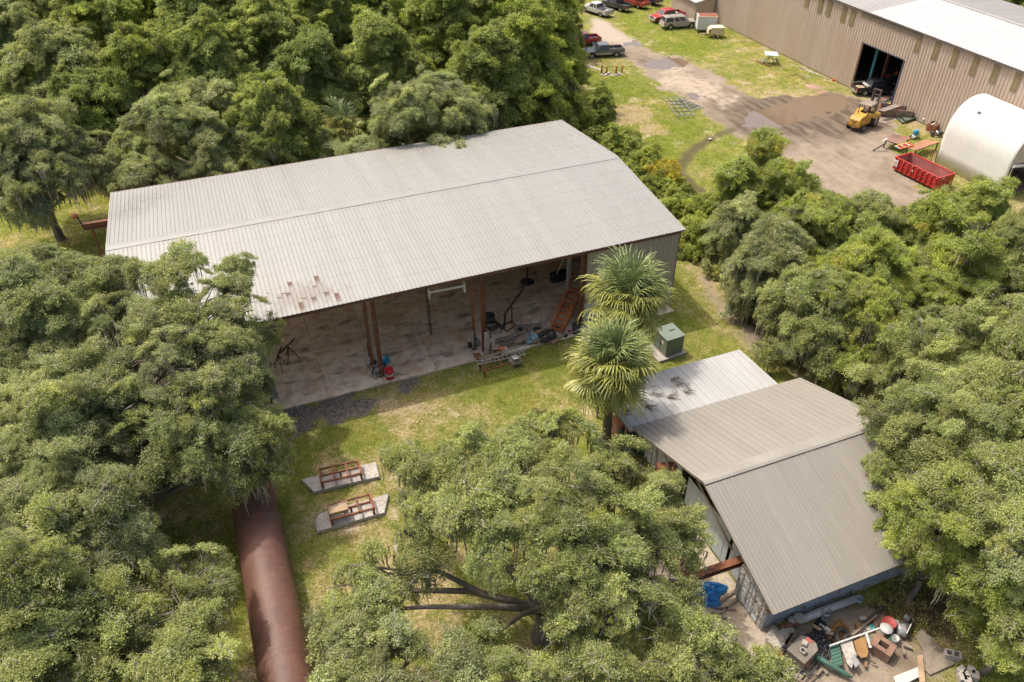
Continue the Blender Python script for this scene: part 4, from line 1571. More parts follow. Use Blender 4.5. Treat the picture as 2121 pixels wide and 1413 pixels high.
# ------------------------------------------------------------------ things lying about
M_rust = mat('rusty_iron', (.16, .060, .032), .85, var=.4, scale=2.2, rust=.4, rustcol=(.24, .09, .04))
M_rust2 = mat('bright_rust', (.26, .10, .045), .85, var=.35, scale=2)
M_wood = mat('grey_timber', (.21, .165, .12), .9, var=.3, scale=3, bmp=.3)
M_wood2 = mat('tan_timber', (.36, .25, .15), .85, var=.25, scale=3, bmp=.2)
M_ply = mat('weathered_plywood', (.30, .24, .19), .85, var=.25, scale=1.5, dirt=.3)
M_cblock = mat('pale_concrete', (.42, .385, .34), .9, var=.15, scale=1.6, dirt=.35, bmp=.2)
M_alu = mat('aluminium', (.52, .52, .50), .4, metal=.4, var=.1, dirt=.2)
M_blue = mat('blue_plastic', (.02, .16, .38), .45, var=.1)
M_tarp = mat('blue_tarpaulin', (.015, .20, .52), .35, var=.3, scale=1.5)
M_redp = mat('red_plastic', (.52, .015, .018), .4, var=.1, dirt=.1)
M_wplast = mat('white_plastic', (.50, .49, .46), .5, var=.05, dirt=.2)
M_gpaint = mat('faded_green_paint', (.16, .20, .155), .5, var=.1, dirt=.15)
M_green = mat('green_sheet', (.05, .13, .095), .45, var=.15, dirt=.2)
M_must = mat('mustard_foam', (.30, .165, .055), .8, var=.2, dirt=.2)
M_orng = mat('orange_paint', (.50, .15, .035), .55, var=.2, dirt=.2)
M_yel = mat('yellow_paint', (.58, .34, .04), .55, var=.15, dirt=.25)
M_brick = mat('brown_brick', (.24, .14, .095), .9, var=.25, scale=3, dirt=.2, bmp=.2)


def it(name, label, cat, px, py, rz=0.0, group=None, z=0.0):
    g = G(px, py, z)
    return thing(name, label, cat, g, rz, group)


def one(mb, name, label, cat, m, px, py, rz=0.0, group=None, z=0.0, bevel=0):
    o = mb.build(name, m, None, G(px, py, z), rz, bevel)
    return tag(o, label, cat, group)


def span(name, label, cat, m, a, b, w_=.08, h=.08, z0=.06, z1=.06, group=None, rnd=False):
    """straight bar or pipe lying between two ground pixels"""
    p, q = G(a[0], a[1], z0), G(b[0], b[1], z1)
    c = (p+q)/2
    mb = MB()
    if rnd:
        mb.tube([p-c, q-c], w_/2, 10)
    else:
        mb.bar(p-c, q-c, w_, h)
    o = mb.build(name, m, None, c)
    return tag(o, label, cat, group)


def quadsheet(name, label, cat, m, pts, z=.05, th=.03, group=None):
    """flat sheet whose corners stand at the given ground pixels"""
    P = [G(a, b, z) for a, b in pts]
    c = sum(P, Vector())/len(P)
    o = MB().prism([((p-c).x, (p-c).y) for p in P], -th, 0).build(name, m, None, c)
    return tag(o, label, cat, group)


def mound(name, label, cat, m, px, py, rx, ry, h, rz=0, seed=0, group=None, z=0, n=30):
    """crumpled cover over a heap"""
    vs, fs = [], []
    rng = random.Random(seed)
    for j in range(n+1):
        for i in range(n+1):
            u, v = i/n*2-1, j/n*2-1
            r = max(abs(u), abs(v))
            e_ = 1+.45*float(fbm(np.array([2+1.6*math.cos(math.atan2(v, u))+seed]), np.array([2+1.6*math.sin(math.atan2(v, u))]), seed+9)[0])
            x, y = u*rx*e_, v*ry*e_
            f = float(fbm(np.array([u*2.2+seed]), np.array([v*2.2]), seed)[0])
            g_ = float(fbm(np.array([u*5+seed]), np.array([v*5]), seed+3)[0])
            zz = h*max(0, 1-r**2.2)*(.8+.45*f)+g_*.38*(1-r*.6)
            vs.append((x, y, max(.01, zz+.02)))
    for j in range(n):
        for i in range(n):
            k = j*(n+1)+i
            fs.append((k, k+1, k+n+2, k+n+1))
    mb = MB().add(vs, fs)
    o = mb.build(name, m, None, G(px, py, z), rz)
    return tag(o, label, cat, group)


def torus(mb, R, r, n=24, k=10, c=(0, 0, 0), axis='z'):
    return mb.lathe([(R+r*math.cos(2*math.pi*i/k), r*math.sin(2*math.pi*i/k)) for i in range(k)], n, c=c, axis=axis, closed=True)


def tyre_thing(label, px, py, R=.42, r=.14, tilt=(0, 0, 0), z=0.0, group='old tyres'):
    o = torus(MB(), R-r, r).build('tyre', M_tyre, None, G(px, py, z)+Vector((0, 0, r if not tilt[0] else R*.7)), tilt)
    return tag(o, label, 'tyre', group)


def drum(name, label, cat, m, px, py, r=.29, h=.88, band=None, group=None, open_top=False, z=0):
    root = it(name, label, cat, px, py, 0, group, z)
    pr = [(.001, 0), (r, 0), (r, h*.32), (r*1.03, h*.34), (r, h*.36), (r, h*.64), (r*1.03, h*.66), (r, h*.68), (r, h)]
    pr += [(r*.93, h), (r*.93, .05), (.001, .05)] if open_top else [(r*.96, h), (r*.94, h-.02), (.001, h-.02)]
    MB().lathe(pr, 22).build('shell', m, root)
    if band:
        MB().lathe([(r*1.012, h*.40), (r*1.012, h*.60)], 22).build('label', band, root)
    MB().lathe([(r*.99, h-.012), (r*1.035, h), (r*.99, h+.012)], 22).build('rim', m, root)
    return root


def bucket(label, px, py, m, r=.16, h=.34, group='buckets', z=0, dark=True):
    root = it('bucket', label, 'bucket', px, py, random.Random(px).uniform(0, 6), group, z)
    MB().lathe([(.001, 0), (r*.82, 0), (r, h), (r*.95, h), (r*.78, .03), (.001, .03)], 18).build('shell', m, root)
    b = MB()
    b.tube([(r*math.cos(a), .02, h-.02+.5*r*math.sin(a)*.3) for a in [math.pi*k/10 for k in range(11)]], .008, 4)
    b.build('handle', M_galv, root)
    return root


# ---------------- lawn in front of the shed
def slab_frame(lb1, lb2, pts, f0, f1, seed, block=False):
    P = [G(a, b, .22) for a, b in pts]
    c = sum(P, Vector())/len(P)
    s = thing('concrete_slab', lb1, 'concrete slab', (c.x, c.y, 0), 0, 'precast slabs on the lawn')
    pl = [((p-c).x, (p-c).y) for p in P]
    MB().prism(pl, 0, .10).build('base_plate', M_cblock, s)
    MB().prism([(x*.985, y*.97) for x, y in pl], .10, .22).build('top_slab', M_cblock, s, bevel=.01)
    for u in (.62, .8):
        MB().box((pl[0][0]+(pl[2][0]-pl[0][0])*u, 0, .222), (.02, 1.05, .006), (0, 0, .06)).build('joint', mat('dark_joint', (.14, .125, .11), .9), s)
    a, b = G(*f0, .75), G(*f1, .75)
    d = b-a
    h = math.atan2(d.y, d.x)
    ln, wd = d.length, 1.15
    r = thing('steel_trestle', lb2, 'steel frame', (a.x, a.y, .22), h, 'rusty steel frames on the slabs')
    z = .52
    for y in (0, wd*.5, wd):
        MB().box((ln/2, y, z), (ln, .09, .11)).build('long_rail', M_rust, r)
    for k in range(4):
        x = .05+(ln-.1)*k/3
        MB().box((x, wd/2, z+.058+.003*k), (.13, wd+.06, .05)).build('cross_rail', M_rust, r)
    for x in (.08, ln-.08):
        for y in (.02, wd-.02):
            MB().box((x, y, z/2), (.14, .10, z)).build('leg', M_rust, r)
    MB().box((ln*.5, wd*.5, z/2), (.12, .10, z-.1)).build('leg', M_rust, r)
    if block:
        w_ = thing('timber_block', 'short thick timber lying on the near rusty frame', 'timber', (a.x, a.y, .22+z+.10), h)
        MB().box((.58, .42, .13), (1.15, .52, .24)).build('beam', M_wood2, w_, bevel=.02)
        MB().box((.62, .82, .08), (1.2, .18, .15)).build('beam', M_wood, w_, bevel=.02)


slab_frame('far pale slab with slanted left end, carrying a rusty frame', 'rusty steel frame with three bays on the far slab', [(622, 993), (650, 1019), (787, 987), (779, 956)], (664, 1000), (750, 980), 1)
slab_frame('near pale slab with clipped corners, carrying a frame and timber', 'rusty steel frame on the near slab, with a timber on it', [(661, 1064), (651, 1078), (656, 1102), (797, 1062), (806, 1022), (765, 1033)], (684, 1077), (776, 1052), 2, True)


# ---------------- the big rusty tank
tk = thing('steel_tank', 'huge rusty brown cylindrical tank lying on the grass', 'tank', (6.15, 0, 0), 0)
m, t, b = mk('tank_rust')
pos = t.n('NewGeometry').outputs['Position']
n1, n2 = t.noise(pos, .7, 5, .6), t.noise(t.mapping(pos, (1, 3, 1)), 1.6, 6, .7)
c = t.mix(t.ramp(n1, (.3, 0.0), (.7, 1.0)), (.075, .034, .026), (.150, .070, .050))
c = t.mix(t.math('MULTIPLY', t.ramp(n2, (.45, 0.0), (.75, 1.0)), .5), c, (.21, .105, .065))
t.link(c, b.inputs['Base Color'])
b.inputs['Roughness'].default_value = .55
bump(t, b, n2, .4, .05)
R_, ZC = 1.30, 1.42
ya, yb = -8.7, -27.0
for i in range(6):
    y0, y1 = ya+(yb-ya)*i/6, ya+(yb-ya)*(i+1)/6
    MB().lathe([(R_+.004*(i % 2), y1), (R_+.004*(i % 2), y0)], 56, axis='y', c=(0, 0, ZC)).build('shell_ring', m, tk)
for i in range(1, 6):
    y0 = ya+(yb-ya)*i/6
    MB().lathe([(R_, y0-.03), (R_+.012, y0), (R_, y0+.03)], 56, axis='y', c=(0, 0, ZC)).build('weld_seam', m, tk)
for s, y0 in ((1, ya), (-1, yb)):
    MB().lathe([(R_, y0), (R_*.97, y0+s*.10), (R_*.75, y0+s*.28), (R_*.4, y0+s*.38), (.001, y0+s*.42)], 56, axis='y', c=(0, 0, ZC)).build('dished_end', m, tk)
for y in (-11.5, -17.5, -23.5):
    MB().box((0, y, .12), (2.2, .3, .28)).build('saddle', M_wood, tk)
for k, (px, py) in enumerate(((545, 1040), (520, 1072))):
    g = G(px, py, 2.72)
    b = MB()
    b.tube([(-.22, -.05, 0), (.05, .02, .02), (.20, .16, .01)], .014, 5)
    b.tube([(.05, .02, .02), (.24, -.02, .02)], .010, 4)
    o = b.build('fallen_twig', MATS['twig'] if 'twig' in MATS else M_wood, None, g+Vector((0, 0, .02)))
    tag(o, ['forked pale twig lying on the tank nearer its far end', 'small pale twig lying on the tank below the forked one'][k], 'twig')

# rusty pieces at its far end and flank
for k, (px, py, a, ln, lb) in enumerate(((503, 975, 1.2, 1.5, 'red-rust pipe stub standing at the far end of the tank'), (470, 985, .4, 1.2, 'red-rust pipe lying under the oak beyond the tank'), (515, 1003, 2.2, 1.0, 'short red-rust pipe against the tank end'))):
    b = MB()
    b.lathe([(.20, -ln/2), (.24, -ln/2), (.24, ln/2), (.20, ln/2)], 18, axis='x', closed=True)
    b.lathe([(.24, ln/2-.08), (.33, ln/2-.08), (.33, ln/2), (.24, ln/2)], 18, axis='x', closed=True)
    tag(b.build('pipe_stub', mat('red_rust', (.30, .085, .05), .8, var=.3, scale=2), None, G(px, py)+Vector((0, 0, .28)), (0, -.5 if k == 0 else 0, a)), lb, 'pipe', 'rusty pipe stubs')
drum('oil_drum', 'rusty drum lying open between the tank and the rounded oak', 'drum', M_rust, 666, 1340, .3, .9, open_top=True)
for k in range(4):
    span('steel_rod', ('first', 'second', 'third', 'last')[k]+' dark rod from the drum, leaning beside the tank', 'rod', M_dark, (672+k*5, 1362), (676+k*6, 1322+k*2), .05, .05, .05, .7, 'dark rods by the tank', True)

# under the left oaks
r = it('steel_box', 'open rusty steel box under the mossy oaks', 'steel box', 229, 1050, .35)
for c_, s_ in (((0, .5, .45), (2.0, .06, .9)), ((0, -.5, .45), (2.0, .06, .9)), ((1, 0, .45), (.06, 1.0, .9)), ((-1, 0, .45), (.06, 1.0, .9)), ((0, 0, .04), (2, 1, .06))):
    MB().box(c_, s_).build('plate', M_rust, r)
for k, (px, py, lb) in enumerate(((74, 1018, 'orange-rust buoy shell under the oak at the left edge'), (160, 975, 'small orange-rust float half hidden in the oak leaves'))):
    tag(MB().lathe([(.001, 0), (.45, .05), (.6, .4), (.5, .8), (.25, 1.0), (.12, 1.02), (.001, 1.02)], 18).build('rusty_buoy', M_rust2, None, G(px, py), (.3, .2, k)), lb, 'buoy', 'rusty buoys under the oaks')
for a, b, lb in (((282, 742), (318, 862), 'long rusty beam glimpsed through the oak, curving towards the shed'), ((300, 770), (325, 868), 'second rusty beam beside the long one under the oak'), ((245, 880), (350, 905), 'rusty beam lying crosswise under the oak')):
    r = thing('steel_beam', lb, 'steel beam', (0, 0, 0), 0, 'rusty beams under the oaks')
    p, q = G(*a, .4), G(*b, .4)
    MB().bar(p, q, .05, .36).build('web', M_rust2, r)
    for s in (-1, 1):
        MB().bar(p+Vector((0, 0, s*.19)), q+Vector((0, 0, s*.19)), .28, .04).build('flange', M_rust2, r)
tag(MB().lathe([(.001, 0), (.32, .02), (.36, .14), (.22, .26), (.001, .28)], 9).build('field_stone', M_cblock, None, G(365, 1180), (.1, .1, 1)), 'pale stone on the shaded grass left of the tank', 'stone')

# monorail beam out of the far gable end of the shed
p, q = G(226, 462, 4.6), G(172, 470, 4.6)
r = thing('crane_beam', 'dark red runway beam sticking out of the left gable, with a rusty ball on its end', 'crane beam', (0, 0, 0))
p.x += 2.5
MB().bar(p, q, .05, .5).build('web', M_red, r)
for s in (-1, 1):
    MB().bar(p+Vector((0, 0, s*.26)), q+Vector((0, 0, s*.26)), .32, .05).build('flange', M_red, r)
MB().bar(q+Vector((.05, 0, -.2)), q+Vector((-.2, .1, 1.0)), .10).build('end_arm', M_dark, r)
MB().lathe([(.001, -.26), (.19, -.18), (.27, 0), (.19, .18), (.001, .26)], 14, c=q+Vector((-.35, .15, 1.0))).build('ball', M_rust2, r)
MB().bar((q.x+.6, q.y, 0), (q.x+.6, q.y, q.z-.28), .2, .2).build('prop', M_red, r)

# ---------------- transformer cabinet
r = it('transformer_cabinet', 'green steel transformer cabinet on a concrete pad beyond the palms', 'transformer', 1377, 727, rad(4))
MB().box((0, 0, .09), (2.5, 2.15, .2)).build('pad', M_cblock, r, bevel=.02)
MB().box((.22, .0, .95), (1.55, 1.65, 1.55)).build('cabinet', M_gpaint, r, bevel=.02)
MB().box((.22, 0, 1.755), (1.66, 1.76, .06)).build('lid', M_gpaint, r, bevel=.015)
MB().box((.45, .1, 1.80), (.5, .10, .04)).build('lifting_lug', M_dark, r)
MB().box((-.565, 0, .95), (.015, .02, 1.5)).build('door_seam', M_dark, r)
MB().box((-.57, -.32, 1.22), (.012, .28, .26)).build('warning_label', mat('pale_label', (.62, .48, .38), .6), r)
MB().box((-.58, -.1, 1.02), (.05, .06, .2)).build('handle', M_dark, r)
for k in range(4):
    MB().box((.22, -.832, .5+k*.12), (.9, .012, .03)).build('louver', M_gpaint, r)

# ---------------- in and before the open shed
drum('steel_drum', 'bright red drum with a white band at the foot of the front column', 'drum', M_redp, 808, 784, .30, .95, M_wplast)
r = it('plastic_tub', 'turquoise tub filled with white scraps behind the red drum', 'tub', 797, 752)
MB().box((0, 0, .26), (.62, .46, .5), taper=1.12).build('shell', mat('turquoise_plastic', (.015, .27, .40), .45), r)
MB().box((-.1, .02, .56), (.3, .26, .14), (0, .2, .4)).build('white_scrap', M_wplast, r)
MB().lathe([(.001, 0), (.2, 0), (.2, .5), (.001, .5)], 14).build('pail', M_dark, None, G(796, 766))
tag(bpy.data.objects['pail'], 'dark pail between the turquoise tub and the red drum', 'pail')
for k, (px, py, lb) in enumerate(((774, 762, 'white wire cart holding a black bag beside the front column'), (784, 780, 'white-framed cart in front of the other one, at the slab edge'))):
    r = it('wire_cart', lb, 'cart', px, py, .35, 'white carts by the front column')
    for sx in (-1, 1):
        for sy in (-1, 1):
            MB().box((sx*.42, sy*.26, .48), (.04, .04, .96)).build('leg', M_wplast, r)
    for z in (.3, .94):
        for s in (-1, 1):
            MB().box((0, s*.26, z), (.84, .035, .035)).build('side_rail', M_wplast, r)
            MB().box((s*.42, 0, z), (.035, .52, .035)).build('end_rail', M_wplast, r)
    MB().box((0, 0, .32), (.8, .5, .03)).build('shelf', M_gpaint, r)
    if k == 0:
        MB().lathe([(.001, .33), (.25, .36), (.27, .6), (.1, .85), (.001, .86)], 10).build('black_bag', M_dark, r)
r = it('gas_cylinder', 'dark gas cylinder standing behind the front column', 'gas cylinder', 767, 738)
MB().lathe([(.001, 0), (.13, .0), (.13, 1.2), (.09, 1.33), (.04, 1.38), (.04, 1.5), (.001, 1.5)], 14).build('shell', M_dark, r)
MB().box((0, 0, 1.52), (.10, .05, .08)).build('valve', M_chrome, r)
# black A-frame stands deep in the left bay
for k, (px, py, lb) in enumerate(((603, 745, 'black tripod stand on the slab near the left column'), (584, 765, 'black folded stand leaning beside the tripod'))):
    r = it('work_stand', lb, 'stand', px, py, .5*k, 'black work stands')
    for a in range(3):
        an_ = a*2.09
        MB().bar((0, 0, 1.25), (math.cos(an_)*.6, math.sin(an_)*.6, 0), .06).build('leg', M_dark, r)
    MB().bar((-.7, -.3, 1.05), (.6, .35, 1.6), .09).build('top_bar', M_dark, r)
r = it('bin_stand', 'blue bin in a white frame at the left corner of the slab', 'bin', 568, 832, .1)
for sx in (-1, 1):
    for sy in (-1, 1):
        MB().box((sx*.3, sy*.36, .55), (.04, .04, 1.1)).build('leg', M_wplast, r)
MB().box((0, 0, .82), (.55, .68, .5), taper=1.08).build('blue_bin', M_blue, r)
MB().box((0, -.37, 1.1), (.66, .04, .05)).build('frame_rail', M_wplast, r)
MB().box((0, .37, 1.1), (.66, .04, .05)).build('frame_rail', M_wplast, r)
span('white_pole', 'white pole lying on the gravel by the slab corner', 'pole', M_wplast, (601, 832), (617, 845), .06, .06, rnd=True)
# big grey ring, its stand, and the clutter round the middle column
r = it('steel_ring', 'big grey hoop standing on edge beside the service post', 'ring', 980, 716, rad(72))
torus(MB(), .95, .075, 36, 8, (0, 0, 1.0), 'y').build('hoop', mat('blue_grey_steel', (.20, .25, .27), .5), r)
MB().box((-.3, 0, .95), (1.0, .08, .14), (0, .15, 0)).build('spoke', M_dark, r)
MB().box((0, .1, .04), (.7, .6, .08)).build('foot', M_dark, r)
r = it('work_table', 'dark steel table covered in small white parts', 'table', 1022, 692, .25)
MB().box((0, 0, .80), (1.15, .85, .06)).build('top', M_dark, r)
for sx in (-1, 1):
    for sy in (-1, 1):
        MB().box((sx*.5, sy*.36, .39), (.06, .06, .78)).build('leg', M_dark, r)
rng = random.Random(3)
for k in range(9):
    MB().box((rng.uniform(-.4, .25), rng.uniform(-.3, .3), .86), (.12, .07, .06), (0, 0, rng.uniform(0, 3))).build('small_part', M_wplast, r)
drum('round_tank', 'black round tank behind the steel table', 'tank', M_dark, 1014, 672, .42, .95)
r = it('shop_crane', 'dark red shop crane with a long raised arm on the slab', 'crane', 1052, 678, rad(20))
for s in (-1, 1):
    MB().bar((-.5, s*.45, .08), (.75, s*.28, .08), .10).build('foot_rail', M_red, r)
MB().box((-.5, 0, .08), (.10, .95, .10)).build('foot_rail', M_red, r)
MB().bar((-.42, 0, .1), (-.25, 0, 1.5), .12).build('mast', M_dark, r)
MB().bar((-.45, 0, 1.35), (1.9, .35, 2.6), .12).build('boom', mat('dark_oxide', (.08, .035, .03), .7), r)
MB().bar((.45, .02, .1), (.5, .1, 1.8), .09).build('ram', M_dark, r)
quadsheet('plywood_sheet', 'big stained grey board lying on the slab behind the timber pile', 'board', M_ply, [(1062, 673), (1120, 669), (1130, 690), (1068, 697)], .13, .03)
tag(MB().lathe([(.001, 0), (.3, 0), (.3, .02), (.001, .02)], 20).build('dark_disc', M_dark, None, G(1112, 682, .16)), 'dark round lid lying on the stained board', 'lid')
for k, (px, py, m_) in enumerate(((1072, 671, M_wplast), (1078, 684, M_dark), (1090, 687, M_rust))):
    tag(MB().box((0, 0, .09), (.35, .25, .18), (0, 0, k)).build('small_box', m_, None, G(px, py, .14), k, .01), ['white box on the far edge of the stained board', 'dark box on the stained board', 'rusty box on the near edge of the stained board'][k], 'box')
rng = random.Random(8)
for k in range(22):
    u = rng.uniform(0, 1)
    px, py = 1052+82*u+rng.uniform(-12, 12), 718-20*u+rng.uniform(-13, 10)
    ln = rng.uniform(1.0, 2.6)
    ang = rad(6+rng.uniform(-18, 18))
    z = .10+.10*(k//5)
    o = MB().box((0, 0, 0), (ln, rng.uniform(.12, .28), rng.uniform(.06, .16)), (rng.uniform(-.1, .1), rng.uniform(-.05, .05), 0)).build('timber', (M_wood, M_wood2, M_wood, M_ply)[k % 4], None, G(px, py, 0)+Vector((0, 0, z)), ang, .008)
    tag(o, 'weathered timber thrown on the heap at the slab edge, under the patterned tarpaulin', 'timber', 'timber heap at the slab edge')
m_t = mat('patterned_tarp', (.30, .46, .48), .6, var=.85, scale=7, dirt=.2)
mound('tarpaulin', 'crumpled turquoise and white tarpaulin on the timber heap', 'tarpaulin', m_t, 1100, 703, .62, .5, .5, .3, 4, z=.2)
tyre_thing('black tyre leaning on the timber heap, the nearer of two', 1127, 706, .5, .17, (.55, .25, .2), .1)
tyre_thing('black tyre lying behind the leaning one on the slab', 1139, 699, .5, .17, (.15, .1, .2), .12)
quadsheet('brown_board', 'brown board at the slab edge beside the tyres', 'board', M_brick, [(1128, 694), (1146, 686), (1163, 702), (1145, 713)], .13, .04)
# orange stair
a, b = G(1150, 690, .12), G(1204, 610, 2.6)
d = Vector((b.x-a.x, b.y-a.y, 0))
ln = 3.2
h = rad(38)
r = thing('steel_stair', 'orange steel stair with handrails rising towards the dark post', 'stair', (a.x+.1, a.y, .07), h)
for s in (-1, 1):
    MB().bar((0, s*.5, .1), (ln, s*.5, 2.3), .06, .28).build('stringer', M_orng, r)
    MB().bar((.05, s*.5, 1.0), (ln, s*.5, 3.2), .05).build('handrail', M_orng, r)
    MB().bar((.05, s*.5, .6), (ln, s*.5, 2.8), .04).build('mid_rail', M_orng, r)
    for u in (.03, .5, .97):
        MB().bar((ln*u, s*.5, .1+2.2*u), (ln*u, s*.5, 1.05+2.2*u), .05).build('baluster', M_orng, r)
for k in range(9):
    MB().box((.2+k*(ln-.3)/8, 0, .24+k*2.1/8), (.26, .96, .04)).build('tread', M_orng, r)
drum('oil_drum', 'black drum half under the palm fronds beside the orange stair', 'drum', M_dark, 1193, 690, .32, .9)
span('white_pole', 'thin white pole lying from the slab towards the palm', 'pole', M_wplast, (1168, 692), (1203, 684), .05, .05, .3, .5, rnd=True)
for k, (px, py) in enumerate(((1160, 700), (1172, 697), (1180, 690), (1166, 688))):
    tag(MB().box((0, 0, .12), (.5-.08*k, .22, .22), (0, .1*k, 0)).build('scrap_piece', (M_galv, M_dark, M_rust, M_cblock)[k], None, G(px, py, .05), k*.8, .02), ['grey metal scrap at the foot of the orange stair', 'dark scrap beside the stair foot', 'rusty scrap under the orange stair', 'pale lump beside the stair foot'][k], 'scrap')
# bench with ladders on the grass edge
r = it('steel_bench', 'rusty bench frame on the grass edge, loaded with ladders', 'bench', 1036, 762, rad(5))
for s in (-1, 1):
    MB().box((0, s*.42, .55), (3.3, .08, .10)).build('rail', M_rust, r)
    for x in (-1.45, 1.3):
        MB().box((x, s*.42, .26), (.12, .10, .52)).build('leg', M_rust, r)
for x in (-1.4, 0, 1.3):
    MB().box((x, 0, .55), (.08, .8, .08)).build('cross_rail', M_rust, r)
MB().box((1.15, -.2, .42), (.9, .7, .30)).build('grey_box', mat('grey_bin', (.26, .27, .25), .6), r, bevel=.02)
b0 = G(1036, 748)
for k, (dy, z, dx) in enumerate(((.1, .68, -.1), (.38, .80, .25))):
    r = thing('ladder', ['aluminium ladder lying on the bench, the nearer one', 'aluminium ladder on top, its end sticking out to the right'][k], 'ladder', (b0.x+dx, b0.y-.55+dy, z), rad(-3+6*k), 'ladders on the bench')
    for s in (-1, 1):
        MB().box((0, s*.20, 0), (3.9, .035, .085)).build('side_rail', M_alu, r)
    for q in range(12):
        MB().box((-1.8+q*.327, 0, 0), (.04, .38, .035)).build('rung', M_alu, r)
tag(MB().lathe([(.001, 0), (.28, .01), (.28, .04), (.12, .05), (.001, .05)], 20).build('aluminium_disc', M_alu, None, G(1068, 740, .9)), 'round aluminium lid on the ladders', 'lid')
for k, (px, py, m_, lb) in enumerate(((1013, 734, M_must, 'tan pipe lying across behind the ladders'), (1040, 738, M_wood, 'grey plank behind the ladders'))):
    span('long_pipe', lb, 'pipe', m_, (px-25, py+6), (px+35, py-6), .13, .13, .4, .4, rnd=True)
r = it('orange_bracket', 'orange steel bracket standing behind the ladders', 'bracket', 1036, 742)
MB().box((0, 0, .45), (.10, .4, .9)).build('upright', M_orng, r)
MB().box((.15, 0, .88), (.4, .4, .08)).build('top_plate', M_orng, r)
for k, (px, py) in enumerate(((1021, 731), (1030, 731))):
    b = MB()
    for q in range(3):
        torus(b, .27-.02*q, .022, 20, 6, (0, 0, .03+.04*q))
    tag(b.build('hose_coil', M_dark, None, G(px, py, .1)), ['left coil of black hose on the slab edge', 'right coil of black hose on the slab edge'][k], 'hose', 'coils of black hose')
quadsheet('rusty_tray', 'rusty rectangular frame lying at the slab edge left of the bench', 'tray', M_rust, [(979, 732), (993, 730), (1000, 744), (990, 748)], .14, .05)
r = it('concrete_post', 'pale broken post leaning against the middle column', 'post', 1008, 740)
MB().box((0, .1, 1.1), (.22, .22, 2.2), (-.06, .05, 0)).build('shaft', M_cblock, r)
MB().box((.35, .1, .6), (.16, .12, 1.2), (0, .12, 0)).build('stub', M_wood, r)
tag(MB().lathe([(.001, 0), (.3, .05), (.36, .4), (.2, .62), (.001, .65)], 10).build('scrap_heap', mat('grey_scrap', (.24, .23, .22), .7, var=.4, scale=5), None, G(985, 716), (0, .1, 0)), 'grey lump of scrap at the foot of the big hoop', 'scrap')
# white runway beam with end plates hanging under the roof, and the hoist chain
p, q = G(888, 606, 5.6), G(961, 592, 5.6)
r = thing('hoist_beam', 'white beam with two end plates hanging under the shed roof', 'hoist beam', (0, 0, 0))
MB().bar(p, q, .10, .16).build('beam', M_white, r)
for e in (p, q):
    MB().box(e+Vector((0, 0, -.1)), (.10, .34, .8)).build('end_plate', M_white, r)
    MB().bar(e+Vector((0, 0, .2)), e+Vector((0, 0, 1.55)), .05).build('hanger', M_white, r)
r = thing('hoist_chain', 'dark hoist chains hanging to the floor beside the white beam', 'chain', G(884, 640, 3.6))
for k in range(3):
    MB().tube([(.1*k, .05*k, 2.6), (.1*k+.05, .05*k, -.6-.9*k), (.12*k+.1, .05*k, -2.6)], .028, 5).build('chain', M_dark, r)
MB().box((.05, 0, 2.4), (.3, .3, .4)).build('hoist_block', M_rust2, r)
r = it('round_base_stand', 'black post on a round foot deep in the open shed', 'stand', 1092, 585, 0)
MB().lathe([(.001, 0), (.62, 0), (.62, .07), (.08, .12), (.06, 1.6), (.001, 1.6)], 24).build('pedestal', M_dark, r)
MB().box((0, 0, 1.7), (.35, .35, .2)).build('head', M_dark, r)
r = thing('jib_post', 'white post with a slanting white strut near the dark corner', 'post', G(1176, 598))
MB().box((0, 0, 2.2), (.30, .26, 4.4)).build('post', M_white, r)
MB().bar((0, 0, 4.3), (-1.2, -.2, 1.9), .07).build('strut', M_white, r)
MB().box((-.2, 0, 4.3), (.8, .3, .12)).build('head_plate', M_white, r)
for k in range(4):
    tag(MB().box((0, 0, .4), (.7, .6, .8), (0, 0, k)).build('covered_crate', M_dark, None, G(1148+k*7, 583-k*2), k, .04), ['black crate beside the slanting strut', 'black crate second from the strut', 'black crate third from the strut', 'black crate next to the white post'][k], 'crate', 'black crates in the shed corner')

